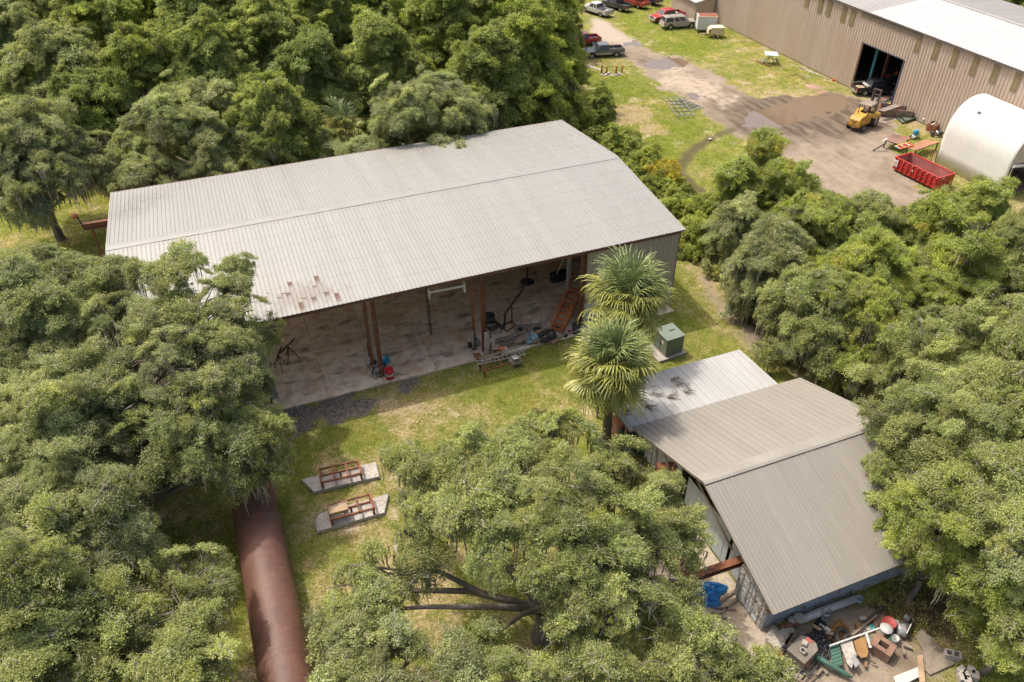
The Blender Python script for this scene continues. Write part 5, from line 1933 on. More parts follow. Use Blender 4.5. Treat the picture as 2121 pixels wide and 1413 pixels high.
# ---------------- yard by the warehouse
r = it('patio_table', 'pale blue square table on a green frame on the yard grass', 'table', 1594, 131, rad(-30))
MB().box((0, 0, 1.32), (1.75, 1.75, .07)).build('top', mat('pale_blue_top', (.46, .60, .63), .5), r)
for a in range(4):
    an_ = a*math.pi/2+.78
    MB().bar((0, 0, 1.3), (math.cos(an_)*.85, math.sin(an_)*.85, 0), .06).build('leg', M_gpaint, r)
for s in (-1, 1):
    MB().box((s*.95, 0, .45), (.35, 1.4, .05)).build('bench', M_gpaint, r)
    MB().bar((s*.95, 0, .43), (0, 0, .75), .06).build('bench_arm', M_gpaint, r)
PIP = [((1560, 125), (1592, 138), M_rust, .10, 'rusty angle bar beside the pale blue table, upper one'), ((1566, 125), (1598, 139), M_rust, .10, 'rusty angle bar beside the pale blue table, lower one'), ((1625, 159), (1652, 153), M_wood2, .10, 'short plank on the yard grass'),
       ((1655, 154), (1679, 177), M_rust, .09, 'rust-brown pipe pointing at the plywood sheet'), ((1643, 134), (1702, 159), M_galv, .10, 'longest grey pipe on the grass by the warehouse wall'), ((1660, 139), (1716, 165), M_galv, .08, 'grey pipe beside the longest one'),
       ((1665, 156), (1682, 161), M_alu, .10, 'short bright rail on the yard grass'), ((1662, 129), (1677, 133), M_wplast, .16, 'short white pipe against the warehouse wall'), ((1683, 136), (1712, 152), M_wplast, .15, 'white pipe along the foot of the warehouse wall'),
       ((1710, 152), (1731, 161), M_wplast, .12, 'white pipe ending at the round dish'), ((1600, 135), (1630, 142), M_wood2, .06, 'thin batten on the grass right of the pale blue table'), ((1536, 129), (1543, 137), M_must, .07, 'tiny tan stick on the yard grass'),
       ((1900, 226), (1930, 247), M_wplast, .12, 'white pipe at the wall foot behind the rusty trough'), ((1943, 262), (1966, 238), M_galv, .10, 'grey pipe leaning beside the white canopy')]
for a, b, m_, w_, lb in PIP:
    span('loose_pipe' if m_ not in (M_wood2, M_must) else 'loose_plank', lb, 'pipe' if m_ not in (M_wood2, M_must) else 'plank', m_, a, b, w_, w_, w_/2, w_/2 if 'leaning' not in lb else 1.6, 'odds and ends on the yard grass', True)
quadsheet('plywood_sheet', 'reddish board lying between the grass and the big puddle', 'board', mat('red_brown_board', (.30, .19, .135), .8, var=.25), [(1664, 177), (1690, 173), (1719, 190), (1696, 195)], .06, .03)
tag(MB().lathe([(.001, 0), (.35, .06), (.5, .18), (.48, .19), (.001, .07)], 20).build('dish', M_wplast, None, G(1731, 158)+Vector((0, 0, .3)), (1.0, .2, .3)), 'white dish leaning at the foot of the warehouse wall', 'dish')
b = MB()
for q in range(4):
    torus(b, .45, .06, 22, 6, (0, -.12+.08*q, .5), 'y')
tag(b.build('hose_coil', mat('dark_green_hose', (.05, .09, .05), .7), None, G(1750, 173), .7), 'upright coil of dark green hose left of the doorway', 'hose')
tag(MB().box((0, 0, .25), (.9, .6, .5)).build('wooden_block', M_wood2, None, G(1561, 79), -.4, .02), 'tan wooden block against the warehouse wall', 'block')
tag(MB().lathe([(.001, 0), (.16, 0), (.04, .42), (.001, .42)], 12).build('traffic_cone', M_orange, None, G(1726, 168)), 'little orange cone on the grass left of the doorway', 'cone')
# steel racks lying on the turf
for k, (a, b, w_, n_, lb) in enumerate((((1376, 208), (1402, 246), 2.1, 4, 'galvanised rack lying on the turf, nearer one'), ((1392, 212), (1438, 231), 1.7, 5, 'galvanised rack lying crosswise under the other'))):
    p, q = G(*a), G(*b)
    d = q-p
    r = thing('steel_rack', lb, 'rack', p+Vector((0, 0, .28-.2*k)), math.atan2(d.y, d.x), 'racks lying on the turf')
    for i in range(n_):
        MB().box((d.length/2, i*w_/(n_-1), 0), (d.length, .07, .07)).build('long_bar', M_galv, r)
    for i in range(6):
        MB().box((.1+(d.length-.2)*i/5, w_/2, .06), (.06, w_, .05)).build('cross_bar', M_galv if i % 5 == 0 else M_dark, r)
# timber bollards with stones between
for k, (px, py) in enumerate(((1246, 151), (1256, 154), (1276, 153), (1288, 151))):
    r = it('bollard', ['first timber bollard, nearest the trees', 'second timber bollard from the trees', 'third timber bollard from the trees', 'last timber bollard, beside the weeds'][k], 'bollard', px, py, 0, 'timber bollards on the lawn')
    MB().lathe([(.001, 0), (.13, 0), (.12, .95), (.001, .95)], 10).build('post', mat('orange_post', (.34, .16, .045), .8, var=.3), r)
    MB().lathe([(.001, .95), (.14, .95), (.12, 1.1), (.001, 1.12)], 10).build('cap', mat('yellow_cap', (.46, .30, .06), .7), r)
rng = random.Random(12)
for k in range(16):
    u = k/15
    s = rng.uniform(.14, .28)
    o = MB().lathe([(.001, 0), (s, s*.1), (s*1.05, s*.4), (s*.6, s*.75), (.001, s*.8)], 7, smooth=False).build('border_stone', M_cblock, None, G(1247+42*u, 155+rng.uniform(-3, 3)), rng.uniform(0, 6))
    tag(o, 'rough pale stone set between the timber bollards', 'stone', 'stones between the bollards')
struct(MB().prism(W((1216, 133), (1245, 143), (1247, 147), (1216, 138)), -.02, .03).build('garden_path', M_cblock))

# rusty trough, sheets, mesh panels
r = it('steel_trough', 'rusty steel trough half covered by a grey plate, right of the forklift', 'trough', 1852, 240, rad(-42))
ms_ = mat('rusty_grey_steel', (.24, .19, .155), .75, var=.3, scale=1.5, rust=.3)
for s in (-1, 1):
    MB().box((0, s*.78, .62), (3.7, .07, .95), (s*-.12, 0, 0)).build('side', ms_, r)
    MB().box((s*1.85, 0, .62), (.07, 1.6, .95)).build('end', M_rust, r)
MB().box((0, 0, .18), (3.7, 1.5, .06)).build('bottom', M_rust, r)
for x in (-1.4, 1.4):
    MB().box((x, 0, .08), (.15, 1.5, .16)).build('skid', M_dark, r)
quadsheet('steel_plate', 'grey steel plate lying across the rusty trough', 'plate', mat('brown_grey_plate', (.21, .175, .145), .7, var=.2), [(1818, 228), (1852, 216), (1868, 219), (1832, 231)], 1.22, .04)
quadsheet('yellow_sheet', 'yellow scrap sheet lying behind the trough at the wall', 'sheet', M_yel, [(1828, 221), (1842, 213), (1850, 214), (1836, 222)], .3, .03)
quadsheet('rusty_plate', 'rusty plate lying in front of the doorway edge', 'plate', M_brick, [(1822, 206), (1836, 199), (1846, 202), (1832, 210)], .07, .03)
span('white_rail', 'white rail lying across the doorway threshold', 'rail', M_wplast, (1831, 191), (1851, 197), .1, .1)
span('white_rail', 'grey rail lying on the rusty plate by the doorway', 'rail', M_galv, (1832, 210), (1850, 201), .1, .1, .12, .12)
quadsheet('plywood_sheet', 'grey and tan board on the dirt right of the forklift wheel', 'board', mat('pale_grey_ply', (.34, .28, .215), .85, var=.25), [(1816, 250), (1842, 241), (1860, 246), (1835, 256)], .06, .03)
for k, pts in enumerate((((1853, 240), (1885, 228), (1899, 244), (1869, 255)), ((1862, 236), (1888, 226), (1903, 242), (1876, 251)))):
    P = [G(*p, .15+.18*k) for p in pts]
    r = thing('mesh_panel', ['green mesh panel lying on the grass, the lower one', 'green mesh panel lying on top of the other'][k], 'panel', P[0], 0, 'green mesh panels by the trough')
    L_ = [p-P[0] for p in P]
    for i in range(4):
        MB().bar(L_[i], L_[(i+1) % 4], .10).build('edge_bar', mat('dark_green_steel', (.065, .085, .06), .6), r)
    MB().prism([(p.x*.98+.02, p.y*.98) for p in L_], -.02, .0).build('mesh', mat('green_mesh', (.10, .125, .085), .8, var=.2, scale=6), r)
    MB().bar((L_[0]+L_[3])/2, (L_[1]+L_[2])/2, .08).build('mid_bar', mat('dark_green_steel', (.065, .085, .06), .6), r)


def plate_table(label, pts, z, m_):
    P = [G(a, b, z) for a, b in pts]
    c = sum(P, Vector())/4
    r = thing('steel_table', label, 'steel table', (c.x, c.y, 0), 0, 'steel tables in the yard')
    L_ = [Vector((p.x-c.x, p.y-c.y, z)) for p in P]
    MB().prism([(p.x, p.y) for p in L_], z-.05, z).build('top', m_, r)
    for p in L_:
        MB().box((p.x*.86, p.y*.86, z/2-.03), (.11, .11, z-.06)).build('leg', M_dark, r)
    for i in range(4):
        a, b = L_[i], L_[(i+1) % 4]
        MB().bar((a.x*.86, a.y*.86, z-.12), (b.x*.86, b.y*.86, z-.12), .08).build('apron', M_dark, r)
    return r


mt = mat('rusty_table_plate', (.22, .13, .095), .6, var=.35, scale=.9, rust=.25, rustcol=(.34, .11, .04))
plate_table('rusty-topped steel table with a dark pole leaning on it', [(1831, 290), (1850, 277), (1887, 284), (1867, 300)], .95, mt)
plate_table('long rust-orange steel table next to the red dumpster', [(1876, 306), (1914, 289), (1949, 293), (1896, 312)], 1.0, mat('orange_table_plate', (.30, .15, .085), .6, var=.3, scale=1, rust=.2))
span('dark_pole', 'dark pole leaning from the rusty table to the ground', 'pole', M_dark, (1836, 296), (1808, 312), .12, .12, .9, .06)
span('white_board', 'short white board on the end of the rusty table', 'board', M_wplast, (1829, 293), (1838, 287), .18, .05, 1.0, 1.0)
p, q = G(1864, 309, 1.06), G(1893, 301, 1.06)
d = q-p
r = thing('yellow_ladder_rack', 'yellow and red slotted rack lying on the long steel table', 'rack', p, math.atan2(d.y, d.x))
for y in (0, .75):
    MB().box((d.length/2, y, .02), (d.length, .14, .08)).build('rail', M_yel if y else M_orng, r)
for i in range(6):
    MB().box((.1+(d.length-.2)*i/5, .38, .02), (.14, .7, .07)).build('slat', M_redp if i % 2 else M_wplast, r)
# engines and machinery on the grass
PAL = dict(b=mat('bright_blue', (.03, .25, .42), .5), w=M_wplast, r=mat('faded_red', (.33, .05, .045), .6), g=M_galv, d=M_dark, o=M_rust)


def machine(label, px, py, rz, bits, group='old machines by the wall', cat='engine'):
    r = it('engine', label, cat, px, py, rz, group)
    for (x, y, z, sx, sy, sz, kind, c_) in bits:
        b = MB()
        if kind == 'b':
            b.box((x, y, z), (sx, sy, sz))
        elif kind == 'c':
            b.lathe([(.001, -sy/2), (sx, -sy/2), (sx, sy/2), (.001, sy/2)], 14, c=(x, y, z), axis='y')
        else:
            b.lathe([(.001, -sz/2), (sx, -sz/2), (sx, sz/2), (.001, sz/2)], 14, c=(x, y, z))
        b.build({'b': 'casing', 'c': 'pulley', 'v': 'housing'}[kind], PAL[c_], r, bevel=.015)
    return r


machine('blue-topped pump with white casing in the machinery heap', 1914, 254, .4, [(0, 0, .25, .9, .5, .3, 'b', 'w'), (.1, .1, .65, .3, .3, .5, 'v', 'b'), (-.4, 0, .5, .22, .2, .4, 'c', 'w'), (.4, -.2, .4, .18, .15, .3, 'c', 'd')])
machine('faded red engine behind the brown basket', 1922, 254, 1.2, [(0, 0, .35, .8, .55, .5, 'b', 'r'), (.2, .1, .75, .25, .3, .35, 'v', 'r'), (-.3, .2, .5, .2, .2, .3, 'c', 'd')])
r = it('scrap_bin', 'rust-brown bin of scrap metal in the machinery heap', 'bin', 1931, 270, .3)
for c_, s_ in (((0, .5, .4), (1.2, .05, .8)), ((0, -.5, .4), (1.2, .05, .8)), ((.6, 0, .4), (.05, 1, .8)), ((-.6, 0, .4), (.05, 1, .8)), ((0, 0, .35), (1.15, .95, .5))):
    MB().box(c_, s_).build('panel', M_rust, r)
rng = random.Random(21)
for k in range(9):
    MB().box((rng.uniform(-.5, .5), rng.uniform(-.4, .4), .72+rng.uniform(0, .2)), (.5, .09, .09), (rng.uniform(-.4, .4), rng.uniform(-.5, .5), rng.uniform(0, 3))).build('scrap_bar', (M_must, M_rust, M_galv)[k % 3], r)
machine('white and blue motor on small wheels beside the steel table', 1893, 287, .2, [(0, 0, .3, 1.1, .5, .25, 'b', 'w'), (.05, 0, .75, .3, .3, .5, 'v', 'b'), (.5, .0, .35, .28, .12, .3, 'c', 'o'), (-.5, .2, .3, .22, .12, .3, 'c', 'd'), (.2, -.25, .45, .2, .3, .3, 'c', 'w')])
machine('black overturned machine frame left of the white canopy', 1938, 284, -.5, [(0, 0, .25, 1.3, .12, .12, 'b', 'd'), (0, .5, .25, 1.3, .12, .12, 'b', 'd'), (-.4, .25, .35, .3, .5, .3, 'b', 'd'), (.5, .25, .4, .25, .4, .3, 'c', 'd'), (.1, .25, .5, .10, .6, .1, 'c', 'w')])
r = it('pipe_stand', 'small rusty stand between the dumpster and the white canopy', 'stand', 1927, 331, .3)
for sx in (-1, 1):
    for s in (-1, 1):
        MB().box((sx*.5, s*.3, .5), (.07, .07, 1.0)).build('leg', M_rust, r)
for s in (-1, 1):
    MB().box((0, s*.3, .98), (1.1, .06, .06)).build('rail', M_rust, r)
machine('grey machine part at the foot of the white canopy', 1944, 332, .8, [(0, 0, .3, .3, .5, .3, 'c', 'g'), (.3, .2, .25, .4, .3, .3, 'b', 'd')])
r = it('hand_rail', 'grey handrail leaning along the warehouse wall behind the trough', 'handrail', 1884, 222, 0)
p, q = G(1862, 212), G(1902, 236)
o_ = G(1884, 222)
for z in (.55, 1.05):
    MB().bar(p-o_+Vector((0, 0, z)), q-o_+Vector((0, 0, z)), .08).build('rail', M_galv, r)
for u in (0, .33, .66, 1):
    e = (p-o_).lerp(q-o_, u)
    MB().bar(e, e+Vector((0, 0, 1.05)), .06).build('post', M_galv, r)
for k in range(3):
    r = it('pallet', ['pale pallet leaning at the foot of the white canopy', 'pale pallet beside the leaning one', 'pale pallet nearest the canopy door'][k], 'pallet', 1990+k*9, 396+k*5, .4*k, 'pallets by the canopy')
    for j in range(5):
        MB().box((0, -.45+j*.22, .12), (1.1, .12, .03)).build('slat', M_wood2, r)
    for j in range(3):
        MB().box((-.48+j*.48, 0, .05), (.08, 1.0, .09)).build('runner', M_wood2, r)

# ---------------- apron of the container shed
def ibeam(label, a, b, w_, h, group=None, m_=M_rust):
    r = thing('steel_beam', label, 'steel beam', (0, 0, 0), 0, group)
    up = Vector((0, 0, h/2))
    MB().bar(a, b, .04, h).build('web', m_, r)
    for s in (-1, 1):
        MB().bar(a+up*s, b+up*s, w_, .04).build('flange', m_, r)
    return r


a, b = G(1424, 1200, 2.2), G(1544, 1157, 2.35)
ibeam('long rusty I-beam sticking out from under the taupe roof', a, b+Vector((.8, -.05, 0)), .42, .34)
r = thing('beam_trestle', 'rusty trestle holding up the outer end of the long beam', 'trestle', (a.x+.3, a.y, 0))
for s in (-1, 1):
    MB().bar((0, s*.4, 0), (0, s*.12, 2.02), .09).build('leg', M_rust, r)
MB().bar((0, -.3, 1.0), (0, .3, 1.0), .07).build('tie', M_rust, r)
a, b = G(1360, 968, 2.5), G(1385, 972, 2.5)
ibeam('short rusty beam stub under the far half of the gable', a, b+Vector((.6, 0, 0)), .5, .3)
# pallet-rack frame
P = [G(*p, .55) for p in ((1366, 1118), (1392, 1108), (1450, 1172), (1412, 1192))]
c = sum(P, Vector())/4
r = thing('rack_frame', 'rusty red slatted frame lying on the apron under the oak branches', 'frame', (c.x, c.y, 0))
L_ = [p-c for p in P]
for i in range(4):
    MB().bar(L_[i]+Vector((0, 0, .55)), L_[(i+1) % 4]+Vector((0, 0, .55)), .12, .16).build('edge_rail', M_rust2, r)
for k in range(1, 9):
    u = k/9
    MB().bar(L_[0].lerp(L_[3], u)+Vector((0, 0, .57)), L_[1].lerp(L_[2], u)+Vector((0, 0, .57)), .12, .06).build('slat', M_rust, r)
for p in L_:
    MB().box((p.x*.95, p.y*.95, .25), (.12, .12, .5)).build('leg', M_rust, r)
mound('blue_tarp', 'bright blue tarpaulin over a heap on the apron', 'tarpaulin', M_tarp, 1450, 1232, 1.15, .85, .75, rad(-38), 7)
for k, (px, py, ln, an_) in enumerate(((1505, 1238, 1.6, .25), (1515, 1253, 1.9, .3), (1500, 1262, 1.2, -.5), (1492, 1278, .9, -.9))):
    tag(MB().box((0, 0, .08), (ln, .14, .12)).build('timber_baulk', M_wood, None, G(px, py, .04), an_, .01), ['timber across the apron beside the blue tarpaulin', 'timber parallel to the first, nearer the container doors', 'short timber at the edge of the blue tarpaulin', 'dark timber end nearest the round lid'][k], 'timber', 'timbers on the apron')
tag(MB().lathe([(.001, 0), (.55, 0), (.55, .22), (.50, .25), (.001, .27)], 26).build('manhole_cover', M_cblock, None, G(1503, 1318)), 'big pale round lid at the corner of the apron', 'lid')
r = it('steel_cabinet', 'rust-red cabinet standing between the palm trunk and the lean-to', 'cabinet', 1279, 903, rad(8))
MB().box((0, 0, .75), (.40, 1.1, 1.5)).build('body', mat('rust_red_paint', (.27, .085, .05), .7, var=.25, rust=.2), r, bevel=.02)
MB().box((-.205, 0, .75), (.015, .95, 1.3)).build('door', mat('brown_door', (.20, .09, .06), .7, var=.2), r)
MB().box((-.22, .36, .8), (.03, .04, .2)).build('handle', M_dark, r)
for k, (px, py) in enumerate(((1291, 918), (1312, 928), (1328, 936))):
    r = it('wheelie_bin', ['dark green bin under the lean-to edge, nearest the palm', 'dark green bin in the middle of three under the lean-to', 'dark bin nearest the container under the lean-to'][k], 'bin', px, py, .3*k, 'bins under the lean-to edge')
    MB().box((0, 0, .52), (.55, .62, 1.0), taper=1.15).build('body', mat('dark_green_plastic', (.025, .06, .045), .5), r, bevel=.03)
    MB().box((0, 0, 1.06), (.68, .76, .08)).build('lid', mat('dark_green_plastic', (.025, .06, .045), .5), r, bevel=.02)
    for s in (-1, 1):
        MB().lathe([(.001, -.03), (.1, -.03), (.1, .03), (.001, .03)], 12, axis='y', c=(.26, s*.25, .1)).build('wheel', M_dark, r)
tag(MB().tube([(-.9, 0, 0), (0, 0, .45), (.9, 0, 0)], .05, 6).build('hose_length', M_dark, None, G(1345, 948, .05), .4), 'black hose looped on the ground by the lean-to', 'hose')
# dry debris on the lean-to roof
rng = random.Random(5)
for k, (px, py, ln) in enumerate(((1415, 800, 1.3), (1402, 790, .9), (1360, 820, 1.6), (1340, 800, 1.5), (1330, 830, 1.4), (1350, 845, 1.1), (1300, 855, 1.2), (1395, 822, 1.0), (1425, 812, .8))):
    b = MB()
    for q in range(16):
        a0 = rng.uniform(-.35, .35)
        x0 = rng.uniform(-ln*.5, ln*.2)
        b.tube([(x0, a0*.4, .02), (x0+rng.uniform(.25, .6), a0*1.2, .05+rng.uniform(0, .06))], [.02, .006], 3, cap=False)
    g = G(px, py, 2.72)
    tag(b.build('dead_frond', mat('dead_frond_brown', (.13, .085, .055), .95, var=.3), None, g+Vector((0, 0, .02)), (.06, 0, rad(-40)+rng.uniform(-.4, .4))), 'dead palm frond on the white lean-to roof, ' + ('the long one below the shadow edge', 'the highest one', 'under the palm crown', 'nearest the far edge under the palm', 'between the two under the palm', 'lowest under the palm', 'at the left corner', 'in the middle of the roof', 'farthest from the palm')[k], 'dead frond', 'dead fronds on the lean-to roof')

# ---------------- scrap heap beside the container
b = MB()
p, q = G(1652, 1287, .2), G(1772, 1240, .2)
tag(b.tube([p, p.lerp(q, .5)+Vector((0, .03, 0)), q], .22, 14).build('culvert_pipe', M_wplast, None), 'thick pale pipe lying along the foot of the container', 'pipe')
span('thin_pole', 'thin white pole lying beside the thick pale pipe', 'pole', M_wplast, (1656, 1292), (1778, 1245), .06, .06, .1, .1, rnd=True)
bucket('grey bucket with a dark inside at the middle of the pale pipe', 1708, 1277, M_galv, .24, .5)
bucket('blue-grey bucket at the far end of the thin pole', 1777, 1248, mat('blue_grey_plastic', (.25, .33, .37), .5), .2, .42)
bucket('blue bucket knocked over in front of the dark one', 1706, 1285, mat('blue_grey_plastic', (.25, .33, .37), .5), .14, .2)
for k, (px, py, r_, h_, lb) in enumerate(((1638, 1293, .22, .45, 'pale concrete cylinder standing by the container corner'), (1651, 1292, .28, .62, 'taller pale concrete cylinder beside the first'), (1633, 1312, .25, .35, 'low concrete cylinder in front of the taller two'))):
    tag(MB().lathe([(.001, 0), (r_, 0), (r_, h_), (.001, h_)], 18).build('concrete_cylinder', M_cblock, None, G(px, py), .2*k, .015), lb, 'concrete cylinder', 'concrete cylinders')
rng = random.Random(17)
for k in range(6):
    s = rng.uniform(.5, .9)
    tag(MB().box((0, 0, s*.25), (s, s*.8, s*.55), (rng.uniform(-.5, .5), rng.uniform(-.5, .5), 0), taper=.8).build('concrete_chunk', M_cblock, None, G((1602, 1618, 1592, 1612, 1626, 1608)[k], (1312, 1322, 1325, 1332, 1334, 1340)[k]), rng.uniform(0, 3), .03),
        ('lump of concrete touching the container corner', 'lump of concrete next to the low cylinder', 'leftmost lump of concrete by the apron edge', 'lump of concrete in the middle of the broken pile', 'lump of concrete right of the pile', 'lump of concrete nearest the orange ball')[k], 'concrete lump', 'broken concrete by the container')
for a, b_, m_, lb in (((1615, 1300), (1662, 1290), M_rust, 'rusty bar lying across the concrete cylinders'), ((1625, 1335), (1665, 1296), M_wood, 'grey timber leaning among the concrete lumps'), ((1642, 1312), (1622, 1342), M_dark, 'dark bar among the concrete lumps'),
                      ((1762, 1318), (1815, 1275), M_wood, 'long thin batten reaching over the scrap heap'), ((1683, 1295), (1700, 1305), M_wood2, 'pale batten behind the black sheet'), ((1790, 1290), (1830, 1255), M_dark, 'dark rod lying towards the oak')):
    span('loose_bar', lb, 'bar', m_, a, b_, .13, .10, .4, .4, 'bars on the scrap heap')
mound('black_sheet', 'crumpled black sheet lying in the middle of the scrap heap', 'sheet', mat('black_sheeting', (.02, .022, .026), .5), 1706, 1328, 1.0, .85, .22, .3, 11)
mound('foam_pad', 'torn mustard foam behind the tyre on the scrap heap', 'foam', M_must, 1737, 1312, .75, .45, .35, .3, 12)
tyre_thing('worn tyre leaning against the mustard foam', 1742, 1326, .5, .12, (.5, 0, .3), .05)
tyre_thing('small dark tyre in front of the worn one', 1757, 1332, .36, .11, (.2, 0, 0), .1)
torus(MB(), .3, .05, 22, 8).build('hoop', mat('brown_hoop', (.28, .2, .13), .7), None, G(1772, 1322, .1)+Vector((0, 0, .12)), (.3, 0, 0))
tag(bpy.data.objects['hoop.001'] if 'hoop.001' in bpy.data.objects and bpy.data.objects['hoop.001'].parent is None else [o for o in bpy.data.objects if o.name.startswith('hoop') and o.parent is None][0], 'pale brown hoop lying right of the tyres', 'hoop')
r = it('concrete_tank', 'squat grey concrete tank with rubble and red paint on its lid', 'tank', 1655, 1368, rad(18))
pts = [(-.85, -.6), (.55, -.6), (.85, -.3), (.85, .3), (.55, .6), (-.85, .6)]
MB().prism(pts, .15, 1.2).build('body', mat('dark_concrete', (.19, .165, .14), .9, var=.3, scale=2.5, dirt=.4, bmp=.3), r, bevel=.03)
MB().prism([(x*1.05, y*1.06) for x, y in pts], 1.2, 1.34).build('lid', mat('dark_concrete', (.19, .165, .14), .9), r, bevel=.02)
b = MB()
for c_, s_ in (((-.22, .0), (.05, .34)), ((.08, .0), (.05, .34)), ((-.07, .16), (.3, .05)), ((-.07, -.16), (.3, .05))):
    b.box((c_[0]-.25, c_[1]-.1, 1.46), (s_[0], s_[1], .22))
b.build('hollow_block', M_cblock, r)
MB().box((.25, .15, 1.44), (.38, .3, .18), (0, 0, .4)).build('block', M_cblock, r)
MB().box((.72, .1, 1.36), (.25, .4, .03)).build('red_patch', mat('worn_red_paint', (.42, .10, .08), .6, var=.3), r)
r.scale = (.8, .82, .85)
r = it('pallet', 'dark pallet with scraps in front of the concrete tank', 'pallet', 1668, 1388, rad(20), 'pallets by the canopy' if False else None)
for j in range(6):
    MB().box((0, -.5+j*.2, .14), (1.7, .12, .03)).build('slat', M_wood, r)
for j in range(3):
    MB().box((-.75+j*.75, 0, .06), (.1, 1.1, .11)).build('runner', M_wood, r)
tag(MB().lathe([(.001, 0), (.2, .02), (.24, .3), (.2, .5), (.001, .52)], 14).build('rusty_pot', M_rust2, None, G(1666, 1380, .1), .3), 'rusty pot standing on the dark pallet', 'pot')
tag(MB().lathe([(.001, -.28), (.15, -.24), (.26, -.09), (.28, 0), (.26, .09), (.15, .24), (.001, .28)], 22).build('orange_buoy', mat('bright_orange', (.55, .13, .03), .45, var=.15), None, G(1611, 1357, .28)), 'bright orange ball behind the oak leaves left of the concrete tank', 'buoy')
tag(MB().box((0, 0, .06), (.8, .3, .1)).build('orange_board', mat('bright_orange', (.55, .13, .03), .45), None, G(1604, 1378, .02), -.4), 'orange board on the ground under the orange ball', 'board')
p, q = G(1684, 1357, .55), G(1766, 1404, .25)
tag(MB().tube([p, p.lerp(q, .15), p.lerp(q, .85), q], [.05, .16, .12, .04], 12).build('green_canoe_keel', M_green, None), 'long dark green tapered tube lying across the front of the heap', 'tube')
span('grey_plank', 'grey plank lying under the green tube', 'plank', M_wood, (1690, 1362), (1714, 1396), .2, .06, .25, .08)
for k, pts in enumerate((((1718, 1340), (1738, 1332), (1746, 1376), (1727, 1384)), ((1836, 1326), (1846, 1318), (1850, 1336), (1842, 1344)))):
    P = [G(*p, .42) for p in pts]
    c = sum(P, Vector())/4
    r = thing('corrugated_sheet', ['green corrugated sheet under the pale slabs', 'green corrugated scrap behind the brick block'][k], 'sheet', c, 0, 'green corrugated sheets')
    L_ = [p-c for p in P]
    MB().prism([(p.x, p.y) for p in L_], -.02, 0).build('skin', M_green, r)
    for j in range(6):
        u = (j+.5)/6
        MB().bar(L_[0].lerp(L_[3], u)+Vector((0, 0, .015)), L_[1].lerp(L_[2], u)+Vector((0, 0, .015)), .05, .03).build('rib', M_green, r)
quadsheet('pale_slab', 'stained pale slab leaning on the green sheet', 'slab', M_cblock, [(1740, 1333), (1764, 1324), (1774, 1356), (1764, 1384), (1755, 1374)], .5, .05)
quadsheet('grey_slab', 'small dark grey slab on the stained pale one', 'slab', M_galv, [(1762, 1362), (1770, 1355), (1781, 1374), (1772, 1383)], .55, .04)
quadsheet('mustard_sheet', 'mustard-brown board with a rounded end, left of the brick block', 'board', M_must, [(1768, 1328), (1790, 1316), (1799, 1350), (1796, 1360), (1784, 1363), (1776, 1354)], .5, .06)
span('white_trim', 'long white trim lying over the sheets of the scrap heap', 'trim', M_wplast, (1718, 1338), (1822, 1301), .09, .05, .62, .62)
span('white_trim', 'shorter white trim beside the brick block', 'trim', M_wplast, (1794, 1312), (1803, 1342), .13, .05, .66, .55)
r = it('masonry_hearth', 'brown masonry block with a square hole, at the right end of the scrap heap', 'masonry block', 1823, 1350, rad(-66))
for (x, y, w_, d_) in ((-.52, 0, .42, 1.15), (.52, 0, .42, 1.15), (0, .40, .62, .35), (0, -.40, .62, .35)):
    MB().box((x, y, .42), (w_-.006, d_-.006, .84)).build('wall', M_brick, r, bevel=.02)
MB().box((0, 0, .1), (.62, .45, .2)).build('ash', M_dark, r)
r.scale = (.74, .74, .8)
drum('oil_drum', 'white-topped drum with a faded red rim by the oak at the heap', 'drum', PAL['r'], 1836, 1302, .36, .6, M_wplast)
tag(MB().lathe([(.001, 0), (.33, 0), (.33, .02), (.001, .02)], 20).build('white_disc', M_wplast, None, G(1836, 1302, .62)), 'white lid on the red-rimmed drum', 'lid')
bucket('white bucket standing beside the brick block', 1850, 1330, M_wplast, .21, .42)
bucket('white bucket behind the white trim', 1788, 1308, M_wplast, .15, .3)
for k, (px, py, m_) in enumerate(((1797, 1305, M_wplast), (1805, 1302, mat('teal_scrap', (.05, .30, .30), .5)), (1714, 1308, M_wplast), (1786, 1284, M_cblock), (1812, 1296, M_brick), (1776, 1300, M_must))):
    tag(MB().box((0, 0, .1), (.34, .24, .2), (0, .15, 0)).build('scrap_box', m_, None, G(px, py, .05), k*.9, .015), ['white scrap box beside the white trim', 'teal scrap beside the white bucket', 'small white box at the edge of the mustard foam', 'pale grey box at the back of the heap', 'brown scrap behind the brick block', 'mustard scrap behind the hoop'][k], 'scrap')
machine('dark machine part with a white rail under the oak at the heap', 1872, 1302, .5, [(0, 0, .3, .8, .5, .3, 'b', 'd'), (.3, .1, .5, .25, .3, .3, 'c', 'd'), (-.3, -.2, .55, .7, .06, .06, 'b', 'w')], None, 'machine part')
machine('grey fan housing on the ground right of the red-rimmed drum', 1862, 1312, 1.0, [(0, 0, .3, .35, .4, .3, 'c', 'g'), (.3, .2, .3, .4, .3, .3, 'b', 'g')], None, 'machine part')
